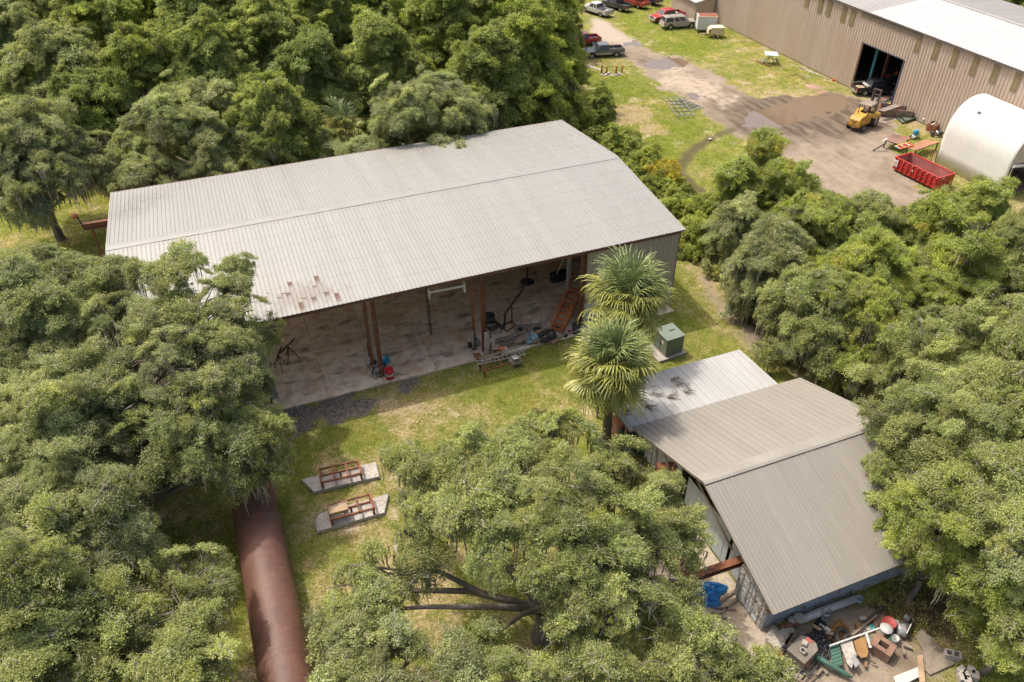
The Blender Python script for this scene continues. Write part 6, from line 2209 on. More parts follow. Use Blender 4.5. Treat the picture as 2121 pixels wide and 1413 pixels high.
# slab corner, plank and blocks in the bottom right
P = [(1906, 1302), (1958, 1352), (1978, 1376), (1925, 1400), (1905, 1380), (1912, 1350), (1896, 1322)]
struct(MB().prism([tuple(G(*p)[:2]) for p in P], -.05, .10).build('concrete_pad', mat('littered_concrete', (.20, .165, .125), .9, var=.3, scale=1.2, dirt=.5)))
quadsheet('plank', 'long grey plank lying over the corner of the pad', 'plank', M_wood2, [(1900, 1358), (1911, 1356), (1917, 1412), (1905, 1413)], .3, .06)
quadsheet('white_board', 'white board at the edge of the pad, bottom of the picture', 'board', M_wplast, [(1850, 1402), (1905, 1380), (1912, 1398), (1860, 1424)], .22, .03)
r = it('hollow_block', 'grey hollow block standing on the corner of the pad', 'concrete block', 1970, 1362, rad(-38))
for c_, s_ in (((0, .17, .2), (.75, .06, .4)), ((0, -.17, .2), (.75, .06, .4)), ((-.35, 0, .2), (.06, .3, .4)), ((0, 0, .2), (.06, .3, .4)), ((.35, 0, .2), (.06, .3, .4))):
    MB().box(c_, s_).build('web', M_cblock, r)
for k, (px, py) in enumerate(((1988, 1394), (1998, 1402), (2008, 1394), (2016, 1404), (2000, 1414), (1990, 1408))):
    tag(MB().box((0, 0, .18), (.42, .36, .36), (0, 0, .2)).build('grey_block', M_cblock, None, G(px, py), .2*k, .02), ('grey block at the upper left of the cluster on the grass', 'grey block in the middle of the cluster on the grass', 'grey block at the top of the cluster on the grass', 'rightmost grey block of the cluster on the grass', 'lowest grey block of the cluster on the grass', 'leftmost low grey block of the cluster on the grass')[k], 'concrete block', 'cluster of grey blocks on the grass')
rng = random.Random(77)
for k in range(34):        # small rubbish trodden into the dirt round the heap
    px, py = rng.uniform(1600, 1880), rng.uniform(1285, 1400)
    mb = MB().box((0, 0, .05), (rng.uniform(.12, .5), rng.uniform(.06, .16), rng.uniform(.03, .12)), (rng.uniform(-.3, .3), rng.uniform(-.3, .3), 0))
    m_ = rng.choice((M_wood, M_rust, M_cblock, M_dark, M_ply, M_galv, M_brick, M_wood))
    tag(mb.build('scrap_piece', m_, None, G(px, py, rng.uniform(.02, .25)), rng.uniform(0, 3.1)), 'small broken scrap lying in the dirt of the scrap heap', 'scrap', 'small scrap on the heap')
for k, (px, py, an_) in enumerate(((1690, 1400, .3), (1676, 1408, .1), (1664, 1398, -.2))):
    tag(MB().box((0, 0, .06), (1.5, .18, .07)).build('loose_plank', (M_wood2, M_wood, M_wplast)[k], None, G(px, py), an_, .008), ['tan plank at the bottom edge below the dark pallet', 'grey plank at the bottom edge beside the tan one', 'white-painted plank next to the dark pallet'][k], 'plank')
# weeds growing at the slab edge are part of the ground cover; white limestone lumps on the track
tag(MB().lathe([(.001, 0), (.2, .03), (.22, .15), (.001, .22)], 8).build('white_lump', M_wplast, None, G(1471, 290)), 'small white lump on the curved muddy track', 'lump')
# ------------------------------------------------------------------ vegetation
def leaf_material(name, rough, trans):
    m, t, b = mk(name)
    tc = t.n('Attribute', attribute_name='tcol', attribute_type='INSTANCER')
    lt = t.n('Attribute', attribute_name='lt')
    s = t.n('SeparateColor')
    t.link(lt.outputs['Color'], s.inputs[0])
    hs = t.n('HueSaturation')
    t.link(tc.outputs['Color'], hs.inputs['Color'])
    t.link(t.math('MULTIPLY_ADD', s.outputs[0], .9, .55), hs.inputs['Value'])
    t.link(t.math('MULTIPLY_ADD', s.outputs[1], .05, .475), hs.inputs['Hue'])
    c = hs.outputs[0]
    t.link(c, b.inputs['Base Color'])
    b.inputs['Roughness'].default_value = rough
    b.inputs['Specular IOR Level'].default_value = .45
    tr = t.n('BsdfTranslucent')
    t.link(t.mix(1.0, c, (1.2, 1.2, .6), 'MULTIPLY'), tr.inputs[0])
    mx = t.n('MixShader')
    mx.inputs[0].default_value = trans
    t.link(b.outputs[0], mx.inputs[1])
    t.link(tr.outputs[0], mx.inputs[2])
    t.link(mx.outputs[0], t.N['Material Output'].inputs[0])
    return m


leaf_material('leaf', .5, .45)
mat('twig', (.36, .32, .275), .85, var=.3, scale=3)
mat('bark', (.165, .14, .115), .95, var=.35, scale=2.5, bmp=.5)
mat('palm_bark', (.115, .092, .072), .95, var=.3, scale=4, bmp=.6)
m_, t_, b_ = mk('moss')
_n = t_.noise(t_.n('NewGeometry').outputs['Position'], 2.0, 4)
t_.link(t_.mix(_n, (.24, .215, .150), (.46, .42, .31)), b_.inputs['Base Color'])
b_.inputs['Roughness'].default_value = .95
b_.inputs['Specular IOR Level'].default_value = .05


def rand_dirs(rng, n):
    v = rng.normal(size=(n, 3))
    return v/np.linalg.norm(v, axis=1, keepdims=True)


def bough_mesh(name, seed, R=1.25, flat=.55, ncl=22, per=85, ls=.13, spread=.30, ntwig=14, up=.6):
    """one bough end: leaf clusters carried by pale twigs, about 2R across"""
    rng = np.random.default_rng(seed)
    d = rand_dirs(rng, ncl)
    d[:, 2] = np.abs(d[:, 2])*.9-.25
    rr = R*np.sqrt(rng.uniform(.08, 1, ncl))[:, None]
    cc = d*rr*np.array([1, 1, flat])
    cs = spread*R/1.25*rng.uniform(.6, 1.25, ncl)
    n = ncl*per
    ci = np.repeat(np.arange(ncl), per)
    off = rng.normal(size=(n, 3))*cs[ci][:, None]*np.array([1, 1, .75])
    P = cc[ci]+off
    nrm = rand_dirs(rng, n)*.9+np.array([0, 0, up])+off/(cs[ci][:, None]+1e-6)*.25
    nrm /= np.linalg.norm(nrm, axis=1, keepdims=True)
    a = np.cross(nrm, rand_dirs(rng, n))
    a /= np.linalg.norm(a, axis=1, keepdims=True)
    bb = np.cross(nrm, a)
    L = ls*rng.uniform(.6, 1.35, n)[:, None]
    Wd = L*.52
    V = np.stack([P-a*L*.5, P+bb*Wd*.5+nrm*L*.08, P+a*L*.5, P-bb*Wd*.5+nrm*L*.08], 1).reshape(-1, 3)
    F = np.arange(n*4).reshape(-1, 4)
    lv = np.clip(rng.normal(.55, .27, n)+(rng.uniform(-.16, .16, ncl))[ci], 0, 1)
    hv = np.clip(rng.normal(.5, .25, n), 0, 1)
    col = np.repeat(np.stack([lv, hv, hv*0, hv*0+1], 1), 4, 0)
    tb = MB()
    for k in range(ntwig):
        j = rng.integers(ncl)
        e = cc[j]*1.12+np.array([0, 0, .05])
        mid = e*.5+rng.normal(size=3)*.12
        tb.tube([(0, 0, -.25*R), mid, e, e+rng.normal(size=3)*.2], [.028, .02, .012, .005], 3, cap=False)
    tv = np.array([tuple(v) for v in tb.v])
    nv = len(V)
    me = bpy.data.meshes.new(name)
    me.from_pydata(np.concatenate([V, tv]).tolist(), [], F.tolist()+[[i+nv for i in f] for f in tb.f])
    me.materials.append(MATS['leaf'])
    me.materials.append(MATS['twig'])
    me.polygons.foreach_set('material_index', [0]*n+[1]*len(tb.f))
    at = me.attributes.new('lt', 'FLOAT_COLOR', 'POINT')
    at.data.foreach_set('color', np.concatenate([col, np.full((len(tv), 4), .5)]).astype(np.float32).ravel())
    return bpy.data.objects.new(name, me)


def moss_mesh(name, seed):
    rng = np.random.default_rng(seed)
    v, f = [], []
    for k in range(16):
        x, y = rng.normal(size=2)*.45
        ln = rng.uniform(.5, 2.1)
        wd = rng.uniform(.05, .13)
        a = rng.uniform(0, math.pi)
        n = 5
        o = len(v)
        for i in range(n+1):
            u = i/n
            wk = wd*(1-u*.85)*(1+.35*rng.normal())
            jx, jy = rng.normal(size=2)*.05
            for s in (-1, 1):
                v.append((x+jx+s*wk*math.cos(a), y+jy+s*wk*math.sin(a), -u*ln))
        for i in range(n):
            f.append((o+2*i, o+2*i+1, o+2*i+3, o+2*i+2))
    me = bpy.data.meshes.new(name)
    me.from_pydata(v, [], f)
    me.materials.append(MATS['moss'])
    return bpy.data.objects.new(name, me)


def scatter_group(name, temps):
    ng = bpy.data.node_groups.new(name, 'GeometryNodeTree')
    ng.interface.new_socket('Geometry', in_out='INPUT', socket_type='NodeSocketGeometry')
    ng.interface.new_socket('Geometry', in_out='OUTPUT', socket_type='NodeSocketGeometry')
    N, L = ng.nodes, ng.links.new
    i, o = N.new('NodeGroupInput'), N.new('NodeGroupOutput')
    iop = N.new('GeometryNodeInstanceOnPoints')
    gi = N.new('GeometryNodeGeometryToInstance')
    for t in reversed(temps):
        oi = N.new('GeometryNodeObjectInfo')
        oi.inputs['Object'].default_value = t
        oi.inputs['As Instance'].default_value = False
        L(oi.outputs['Geometry'], gi.inputs[0])

    def attr(nm, typ):
        a = N.new('GeometryNodeInputNamedAttribute')
        a.data_type = typ
        a.inputs['Name'].default_value = nm
        return a.outputs['Attribute']
    er = N.new('FunctionNodeEulerToRotation')
    L(attr('rot', 'FLOAT_VECTOR'), er.inputs[0])
    L(er.outputs[0], iop.inputs['Rotation'])
    L(attr('scl', 'FLOAT_VECTOR'), iop.inputs['Scale'])
    L(attr('pick', 'INT'), iop.inputs['Instance Index'])
    iop.inputs['Pick Instance'].default_value = True
    L(i.outputs[0], iop.inputs['Points'])
    L(gi.outputs[0], iop.inputs['Instance'])
    L(iop.outputs[0], o.inputs[0])
    return ng, len(temps)


SG = {
    'oak': scatter_group('oak_boughs', [bough_mesh('oak_bough', 10+i, ncl=40, per=70, ls=.125, spread=.15, ntwig=34, up=.75) for i in range(5)]),
    'wood': scatter_group('wood_boughs', [bough_mesh('wood_bough', 30+i, ncl=32, per=52, ls=.185, spread=.18, flat=.7, ntwig=12, up=.75) for i in range(5)]),
    'shrub': scatter_group('shrub_boughs', [bough_mesh('shrub_bough', 50+i, R=.8, ncl=16, per=60, ls=.15, spread=.17, flat=.8, ntwig=4, up=.6) for i in range(4)]),
    'moss': scatter_group('moss_strands', [moss_mesh('moss_strand', 70+i) for i in range(4)]),
}


def scatter(name, kind, P, rot, scl, tcol, parent, seed=0):
    ng, nt_ = SG[kind]
    n = len(P)
    me = bpy.data.meshes.new(name)
    me.from_pydata(P.tolist(), [], [])
    rng = np.random.default_rng(seed)
    a = me.attributes.new('rot', 'FLOAT_VECTOR', 'POINT')
    a.data.foreach_set('vector', rot.astype(np.float32).ravel())
    a = me.attributes.new('scl', 'FLOAT_VECTOR', 'POINT')
    a.data.foreach_set('vector', scl.astype(np.float32).ravel())
    a = me.attributes.new('pick', 'INT', 'POINT')
    a.data.foreach_set('value', rng.integers(0, nt_, n).astype(np.int32))
    a = me.attributes.new('tcol', 'FLOAT_COLOR', 'POINT')
    a.data.foreach_set('color', np.concatenate([tcol, np.ones((n, 1))], 1).astype(np.float32).ravel())
    o = bpy.data.objects.new(name, me)
    C.objects.link(o)
    if parent is not None:
        o.parent = parent
    m = o.modifiers.new('scatter', 'NODES')
    m.node_group = ng
    o['kind'] = 'stuff'
    return o


def euler_from_normals(nrm, rng):
    """euler angles that take +Z to nrm after a random spin"""
    n = len(nrm)
    out = np.zeros((n, 3))
    for i in range(n):
        q = Vector(nrm[i]).to_track_quat('Z', 'Y') @ Quaternion((0, 0, 1), rng.uniform(0, 6.283))
        out[i] = q.to_euler()
    return out


def auto_lobes(rng, rx, ry, zb, zt, n, rl, flat=.62, skirt=0):
    """uneven rounded masses making up the crown: a jittered spiral over the dome, some missing, some standing out"""
    out = []
    a0 = rng.uniform(0, 6.28)
    wob = rng.uniform(.8, 1.15, 9)
    for i in range(n):
        if i > 2 and rng.uniform() < .10:
            continue
        t = math.sqrt((i+.3)/n)
        a = a0+i*2.39996+rng.uniform(-.45, .45)
        r = rl*rng.uniform(.6, 1.3)
        e = wob[int((a % 6.283)/6.284*9)]
        x, y = (rx*e-r*.7)*t*math.cos(a), (ry*e-r*.7)*t*math.sin(a)
        z = zb+(zt-zb)*(1-.70*t**2.2)-r*flat+rng.uniform(-1.3, .5)
        out.append((x, y, max(z, zb*.6), r, r*flat*rng.uniform(.85, 1.3)))
    for k in range(skirt):
        a = 6.283*k/skirt+rng.uniform(-.3, .3)
        r = rl*rng.uniform(.7, 1.1)
        q = rng.uniform(.68, .9)
        out.append((rx*q*math.cos(a), ry*q*math.sin(a), zb*rng.uniform(.5, 1.0)+(zt-zb)*rng.uniform(0, .3), r, r*.9))
    return out


def crown_points(rng, lobes, dens, inner=.35, keep=1.0):
    P, Nn = [], []
    lb = np.array(lobes)
    for i, (x, y, z, r, rz) in enumerate(lobes):
        n = max(6, int(dens*1.75*2*math.pi*r*r*.9))
        d = rand_dirs(rng, n)
        d[:, 2] = np.where(d[:, 2] < -.45, -d[:, 2], d[:, 2])
        k = np.clip(rng.normal(.92, .21, (n, 1)), .35, 1.45)
        ni = int(n*inner)
        if ni:
            k[:ni] = rng.uniform(.25, .75, (ni, 1))
        p = np.array([x, y, z])+d*k*np.array([r, r, rz])+rng.normal(size=(n, 3))*np.array([.30, .30, .42])
        if keep < 1:
            msk = rng.uniform(size=n) < keep
            p, d = p[msk], d[msk]
        for j in range(len(lb)):
            if j == i or len(p) == 0:
                continue
            q = (p-lb[j, :3])/np.array([lb[j, 3], lb[j, 3], lb[j, 4]])
            ok = (q*q).sum(1) > .30
            p, d = p[ok], d[ok]
        P.append(p)
        Nn.append(d)
    return np.concatenate(P), np.concatenate(Nn)


def limbs(tb, rng, base, r0, hf, lobes, kmax=14, lean=(0, 0)):
    """trunk from the ground, forking into limbs that reach the crown's masses"""
    b = Vector(base)
    fork = b+Vector((lean[0], lean[1], hf))
    tb.tube([b-Vector((0, 0, .3)), b+Vector((jit(rng, .08), jit(rng, .08), .25)), b.lerp(fork, .5)+Vector((jit(rng, .2), jit(rng, .2), 0)), fork],
            [r0*1.45, r0*1.1, r0*.92, r0*.9], 9, cap=False)
    for (x, y, z, r, rz) in lobes[:kmax]:
        e = Vector((x, y, z-.1*rz))
        dd = e-fork
        m1 = fork+dd*.35+Vector((jit(rng, .5), jit(rng, .5), dd.length*.10))
        m2 = fork+dd*.7+Vector((jit(rng, .6), jit(rng, .6), dd.length*.08))
        rr = r0*.46*min(1.2, .5+dd.length/14)
        tb.tube([fork, m1, m2, e], [rr, rr*.72, rr*.5, rr*.26], 6, cap=False)
        for k in range(6):
            a = rng.uniform(0, 6.28)
            t = e+Vector((math.cos(a)*r*1.05, math.sin(a)*r*1.05, rz*rng.uniform(.1, 1.0)))
            s = m2.lerp(e, rng.uniform(.2, .9))
            tb.tube([s, (s+t)/2+Vector((jit(rng, .25), jit(rng, .25), .25)), t], [rr*.30, rr*.2, .025], 4, cap=False)


TREE_COL = {
    'oak': (.320, .352, .128), 'greyoak': (.335, .365, .165), 'wood': (.325, .370, .112), 'dark': (.250, .300, .092), 'bright': (.330, .375, .095),
    'yellow': (.50, .44, .065), 'vine': (.345, .395, .088), 'pale': (.350, .385, .175),
}


def tree(label, x, y, rx, ry, zb, zt, col='oak', kind='oak', nl=None, rl=None, seed=0, dens=.60, moss=0.0, trunk=None, r0=None, lobes=None,
         group='live oaks around the yard', name='oak_tree', cat='tree', scale=1.0, flat=.62, lean=None, inner=.35, yellowing=.0, skirt=0):
    rng = np.random.default_rng(seed+1000)
    R = (rx+ry)/2
    rl = rl or max(1.3, R*.36)
    rl *= .80
    nl = int((nl or max(5, int(2.4*(R/rl)**2*1.15)))*1.45)
    tx, ty = trunk if trunk else (0, 0)
    if lobes is None:
        lobes = auto_lobes(rng, rx, ry, zb, zt, nl, rl, flat, skirt)
    root = thing(name, label, cat, (x, y, 0), 0, group)
    P, Nn = crown_points(rng, lobes, dens/(scale*scale), inner)
    n = len(P)
    nrm = Nn*np.array([.75, .75, .6])+np.array([0, 0, .75])+rng.normal(size=(n, 3))*.30
    nrm /= np.linalg.norm(nrm, axis=1, keepdims=True)
    rot = euler_from_normals(nrm, rng)
    scl = scale*rng.uniform(.38, .88, (n, 1))*rng.uniform(.75, 1.35, (n, 3))
    base = np.array(TREE_COL[col])
    t = rng.normal(0, .15, (n, 1))
    hue = rng.normal(0, .035, (n, 1))
    tc = base*(1+t)*np.concatenate([1+hue, 1+hue*.3, 1-hue*.3], 1)
    yl = rng.uniform(size=n) < yellowing
    tc[yl] = (base*.4+np.array(TREE_COL['yellow'])*.6)*rng.uniform(.7, 1.1, (yl.sum(), 1))
    tc = np.clip(tc, .01, .6)
    scatter('crown', kind, P, rot, scl, tc, root, seed)
    tb = MB()
    hf = max(.8, zb*.62)
    limbs(tb, random.Random(seed), (tx, ty, 0), r0 or max(.16, R*.055), hf, sorted(lobes, key=lambda l: l[2]), 14, lean or (-tx*.25, -ty*.25))
    tb.build('trunk', MATS['bark'], root)
    if moss > 0:
        low = np.where((P[:, 2] < np.quantile(P[:, 2], .68)) | (rng.uniform(size=n) < .2))[0]
        k = int(len(low)*min(1, moss*1.6))
        pick = rng.choice(low, k, replace=False) if k < len(low) else low
        mp = P[pick]+np.array([0, 0, -.25])
        ms = np.concatenate([rng.uniform(.45, .8, (len(pick), 2)), rng.uniform(.45, 1.25, (len(pick), 1))], 1)
        mr = np.concatenate([np.zeros((len(pick), 2)), rng.uniform(0, 6.28, (len(pick), 1))], 1)
        scatter('hanging_moss', 'moss', mp, mr, ms, np.full((len(pick), 3), .3), root, seed+5)
    return root


def ptree(label, px, py, prx, pry, zc, hgt, **k):
    """tree whose crown is centred on photograph pixel (px,py); prx, pry: half widths there (photograph pixels), zc: crown middle, hgt: top"""
    c = G(px, py, zc)
    dist = (Vector(CAM)-c).length
    rx = prx*dist/F_PX*.93
    ry = k.pop('ry', None) or rx*pry/max(prx, 1)
    tg = k.pop('trunk_px', None)
    if tg:
        g = G(*tg)
        k['trunk'] = (g.x-c.x, g.y-c.y)
    zb = k.pop('zb', max(1.0, 2*zc-hgt))
    return tree(label, c.x, c.y, rx, ry, zb, hgt, seed=int(abs(px)*7+abs(py)), **k)


# --- near oaks
def hero(label, lobes, trunk_px, seed, col, moss, r0, dens=.54, gaps=(), inner=.2):
    """oak whose masses are given one by one: (photograph px, py, height of the mass, radius)"""
    b = G(*trunk_px)
    lo = []
    for px, py, z, r in lobes:
        g = G(px, py, z)
        r *= .88
        lo.append((g.x-b.x, g.y-b.y, z-.25*r, r, r*.66))
    return tree(label, b.x, b.y, 9, 9, 4.0, 11, col=col, moss=moss, r0=r0, lobes=lo, seed=seed, dens=dens, inner=inner)


hero('spreading live oak hung with grey moss, its dark forked trunk over bare straw-coloured ground',
     [(880, 990, 7.5, 1.9), (960, 935, 8, 1.8), (1060, 925, 8.5, 2.0), (1170, 930, 8.2, 2.0), (1258, 985, 7.6, 1.6), (1375, 1020, 6.8, 1.6), (1420, 1080, 6, 1.0), (895, 1070, 8, 2.0), (1010, 1020, 9.5, 2.2), (1130, 1030, 9.8, 2.3),
      (1250, 1055, 8.8, 2.0), (1345, 1110, 7.2, 1.5), (1030, 1105, 9.5, 1.8), (1140, 1120, 9.5, 2.0), (1255, 1150, 8, 1.8), (1355, 1185, 6.5, 1.3), (785, 1180, 6.5, 1.5), (725, 1225, 6, 1.2), (785, 1255, 6.3, 1.3), (1180, 1335, 6.4, 1.5),
      (1290, 1260, 7, 1.8), (1190, 1215, 7.6, 1.6), (875, 1125, 7.6, 1.1), (1000, 1345, 5.6, .7), (845, 940, 6.6, 1.0), (1410, 1135, 5.6, .7), (1120, 890, 7.4, 1.0)], (1120, 1318), 11, 'oak', .62, .44)
hero('rounded live oak at the bottom edge beside the rusty tank', [(745, 1320, 5.8, 1.6), (840, 1355, 6, 1.5), (700, 1275, 5.2, .9), (930, 1385, 6.5, 1.6), (715, 1390, 5.5, 1.4), (810, 1430, 6, 1.8), (960, 1460, 6, 1.8), (740, 1450, 5.4, 1.5)], (800, 1500), 12, 'greyoak', .25, .35)
hero('leafy live oak at the bottom edge beside the blue tarpaulin', [(1375, 1305, 6, 1.5), (1440, 1355, 5.5, 1.2), (1310, 1370, 6.2, 1.7), (1200, 1410, 6, 1.8), (1080, 1410, 6.2, 1.5), (1420, 1410, 5.6, 1.7), (1525, 1405, 4.6, 1.1), (1370, 1245, 5.4, .9), (1500, 1370, 4.6, .8), (1565, 1400, 4.2, .7)], (1400, 1520), 13, 'oak', .2, .38)
hero('live oak whose tallest sprays stand against the white roof of the open shed',
     [(385, 530, 12.5, 1.0), (395, 575, 12, 1.3), (490, 545, 11.5, .7), (475, 590, 11.3, 1.0), (330, 560, 11.5, 1.3), (270, 555, 11, 1.3), (425, 620, 11.5, 1.5), (490, 645, 10.8, 1.1), (340, 640, 11.5, 1.8), (255, 640, 10.5, 1.7), (430, 700, 10.5, 1.7), (500, 705, 9, 1.0),
      (350, 740, 10.5, 1.8), (265, 730, 10, 1.7), (470, 780, 9, 1.6), (515, 755, 8, .8), (390, 810, 9.5, 1.7), (300, 815, 9.5, 1.7)], (235, 1010), 14, 'greyoak', .3, .5)
hero('mossy live oak over the left front corner of the open shed',
     [(535, 850, 7, .9), (400, 880, 8.5, 1.8), (480, 880, 7.5, 1.6), (550, 890, 6.5, .8), (390, 935, 7.5, 1.4), (500, 945, 6, 1.1), (550, 950, 5, .9), (315, 910, 8, 1.7), (530, 960, 5, .6), (525, 700, 7.5, .6), (530, 785, 7.2, .7), (500, 830, 8, 1.3)], (300, 1112), 15, 'oak', .6, .5)
ptree('broad live oak left of the open shed, with bare grey branches in its top', 110, 680, 190, 200, 7.5, 12.0, col='greyoak', ry=7.5, zb=4, nl=24, rl=2.6, moss=.25, r0=.5)
ptree('live oak at the left edge above the orange-rust buoy shell', 130, 900, 200, 130, 7.0, 11.0, col='greyoak', ry=5.5, zb=3.5, nl=18, rl=2.3, moss=.35)
ptree('live oak whose lit top stands beside the rusty steel box', 135, 1090, 180, 120, 6.5, 10.0, col='greyoak', ry=5, zb=3.2, nl=15, rl=2.2, moss=.3, trunk_px=(290, 1120))
ptree('shaded live oak in the bottom left corner over bright green grass', 90, 1290, 190, 130, 6.0, 9.5, col='oak', ry=5, zb=3, nl=15, rl=2.1, moss=.35)
hero('airy live oak left of the rusty tank, its sprays reaching towards it', [(405, 1180, 6, 1.0), (438, 1225, 5.6, .7), (375, 1245, 6, 1.2), (418, 1295, 5.6, .9), (355, 1325, 6, 1.3), (440, 1375, 5.2, .7), (385, 1400, 5.6, 1.2), (300, 1280, 6.2, 1.5), (260, 1360, 6, 1.6), (340, 1420, 5.8, 1.5)], (340, 1440), 16, 'oak', .5, .34, dens=.5)
ptree('live oak with long curtains of moss beyond the left end of the shed', 60, 330, 140, 110, 8.0, 12.5, col='greyoak', ry=7, zb=5, nl=16, rl=2.6, moss=1.3)
# --- right of the tan shed
ptree('big live oak right of the tan roof, its crown overlapping the ridge end', 2040, 930, 158, 190, 7.0, 12.0, col='oak', ry=6.8, zb=3.5, nl=26, rl=2.5, moss=.15, r0=.5)
ptree('yellow-green live oak in front of the tan roof end, over the scrap heap', 1955, 1110, 88, 130, 5.5, 9.0, col='bright', ry=3.4, zb=3, nl=14, rl=1.9, moss=.1)
ptree('live oak at the right edge above the leaf-strewn slab', 2080, 1110, 110, 160, 6.5, 10.5, col='oak', ry=5.2, zb=3.2, nl=13, rl=2.0, moss=.15)
ptree('small live oak in the bottom right corner', 2110, 1290, 55, 90, 4.5, 7.5, col='bright', ry=2.6, zb=2.2, nl=8, rl=1.4, moss=.1)
ptree('leafy live oak at the right edge behind the big crown', 2090, 780, 110, 140, 7.5, 12.0, col='oak', ry=6, zb=3.5, nl=14, rl=2.3, moss=.2)
HW = [('wispy young oak at the top of the row, standing against the dirt yard', 1585, 345, 26, 40, 3.2, 6.6, 'bright', .1),
      ('narrow dark oak at the left tip of the row beside the curved muddy track', 1525, 395, 48, 50, 3.2, 5.8, 'vine', 0),
      ('pale grey-green bush oak of the row nearest the shed corner', 1535, 470, 60, 60, 3.6, 6.0, 'greyoak', .1),
      ('oak in the row below the red dumpster, with yellow vine on top', 1630, 405, 62, 55, 3.8, 6.6, 'vine', .1),
      ('oak in the row streaked with yellow climbing vine', 1685, 480, 88, 70, 4.8, 8.2, 'bright', .2),
      ('grey-green oak with beard moss over the pine-straw strip', 1600, 545, 78, 75, 4.5, 8.2, 'greyoak', .8),
      ('oak with dry grey branches under its skirt, above the lean-to roof', 1695, 640, 90, 85, 4.8, 8.6, 'oak', .9),
      ('dark oak filling the gap behind the tan roof ridge', 1790, 690, 74, 80, 4.6, 8.0, 'vine', .9),
      ('tall oak of the row in front of the dirt yard, beside the dumpster', 1790, 495, 92, 65, 4.6, 7.8, 'oak', .15),
      ('round green oak in the middle of the row', 1800, 590, 100, 85, 5.5, 10.0, 'vine', .35),
      ('oak with thick moss under it, below the white canopy', 1920, 500, 88, 70, 4.8, 8.0, 'vine', .8),
      ('sparse oak standing against the door of the white canopy', 2030, 450, 72, 62, 4.4, 7.6, 'bright', .9),
      ('oak with bare white twigs at the right end of the row', 1960, 610, 100, 85, 5.5, 10.0, 'vine', .4),
      ('tall oak at the right edge below the white canopy', 2095, 560, 90, 90, 6.0, 10.5, 'oak', .4),
      ('oak behind the big crown, level with the tan ridge', 1915, 770, 68, 80, 5.5, 9.5, 'oak', .4)]
for lb, px, py, prx, pry, zc, h, col, ms in HW:
    ptree(lb, px, py, prx, pry, zc, h, col=col, moss=ms, zb=1.6, nl=13, rl=max(1.3, prx*.019), ry=prx*.046, dens=.66, scale=1.0, skirt=6, group='oaks in the row between shed and dirt yard', yellowing=.06 if col in ('bright', 'vine') else .0)
# --- the wood behind the shed
WD = [('big grey-green oak leaning over the far eave of the shed', 880, 245, 165, 75, 8.0, 11.5, 'pale', 'oak_tree'),
      ('pale oak behind the far eave near the shed palms', 390, 270, 150, 100, 7.5, 11.5, 'pale', 'oak_tree'),
      ('mid-green tree behind the pale oak, left of the palms', 560, 245, 85, 85, 8.0, 12.0, 'wood', 'wood_tree'),
      ('low bushy oak hugging the far eave left of the palms', 520, 310, 110, 60, 5.0, 8.0, 'oak', 'oak_tree'),
      ('vine-draped dark tree at the edge of the wood beside the lawn', 1096, 118, 80, 115, 9.0, 15.0, 'vine', 'wood_tree'),
      ('tall vine-covered tree beside the two-tone pickup', 1146, 60, 46, 90, 9.0, 15.0, 'vine', 'wood_tree'),
      ('dark round tree in the wood behind the grey-green oak', 790, 130, 90, 80, 9.0, 14.0, 'wood', 'wood_tree'),
      ('dark tree with shadowed hollow, left of the round one', 650, 150, 85, 80, 9.0, 13.5, 'dark', 'wood_tree'),
      ('bright yellow-green tree at the top edge of the wood', 920, 50, 85, 60, 10.0, 15.0, 'bright', 'wood_tree'),
      ('leafy tree beyond the bright one at the top edge', 1040, 40, 75, 60, 10.0, 15.0, 'vine', 'wood_tree'),
      ('broad tree in the middle of the wood with moss in its shade', 560, 90, 90, 70, 9.5, 14.0, 'wood', 'wood_tree'),
      ('yellow-green feathery tree in the wood above the pale oak', 300, 150, 80, 90, 8.5, 13.0, 'bright', 'wood_tree'),
      ('dense round tree in the wood above the pale oak', 430, 130, 85, 85, 9.0, 13.5, 'wood', 'wood_tree'),
      ('silvery tree with dead twigs at the left of the wood', 130, 130, 100, 80, 9.5, 14.0, 'greyoak', 'oak_tree'),
      ('dark tree in the shade at the left of the wood', 190, 215, 80, 70, 7.0, 11.0, 'dark', 'wood_tree'),
      ('dark undergrowth tree between the silvery tree and the moss-hung oak', 60, 195, 70, 60, 6.0, 9.0, 'dark', 'wood_tree'),
      ('grey tree at the left edge of the wood', 20, 110, 70, 70, 9.0, 13.5, 'greyoak', 'oak_tree'),
      ('tree at the top left corner of the wood', 50, 25, 80, 50, 10.0, 14.5, 'oak', 'wood_tree'),
      ('tree at the top edge above the feathery one', 200, 40, 90, 50, 10.0, 14.5, 'bright', 'wood_tree'),
      ('round dark tree at the top edge left of the middle', 400, 35, 80, 55, 10.0, 15.0, 'wood', 'wood_tree'),
      ('tree at the top edge over the middle of the wood', 520, 15, 85, 50, 10.0, 15.0, 'dark', 'wood_tree'),
      ('lush tree at the top edge, second left of the bright one', 660, 40, 80, 60, 10.0, 15.0, 'wood', 'wood_tree'),
      ('lush tree at the top edge next to the bright one', 780, 30, 75, 55, 10.0, 15.0, 'vine', 'wood_tree'),
      ('mid-green tree right of the grey-green oak', 1000, 150, 80, 70, 8.5, 13.0, 'wood', 'wood_tree'),
      ('shaded low tree behind the far right end of the shed', 1080, 200, 70, 45, 4.5, 8.0, 'dark', 'wood_tree'),
      ('tree with a lit top above the vine-draped tree', 1090, 20, 62, 55, 10.0, 15.5, 'wood', 'wood_tree')]
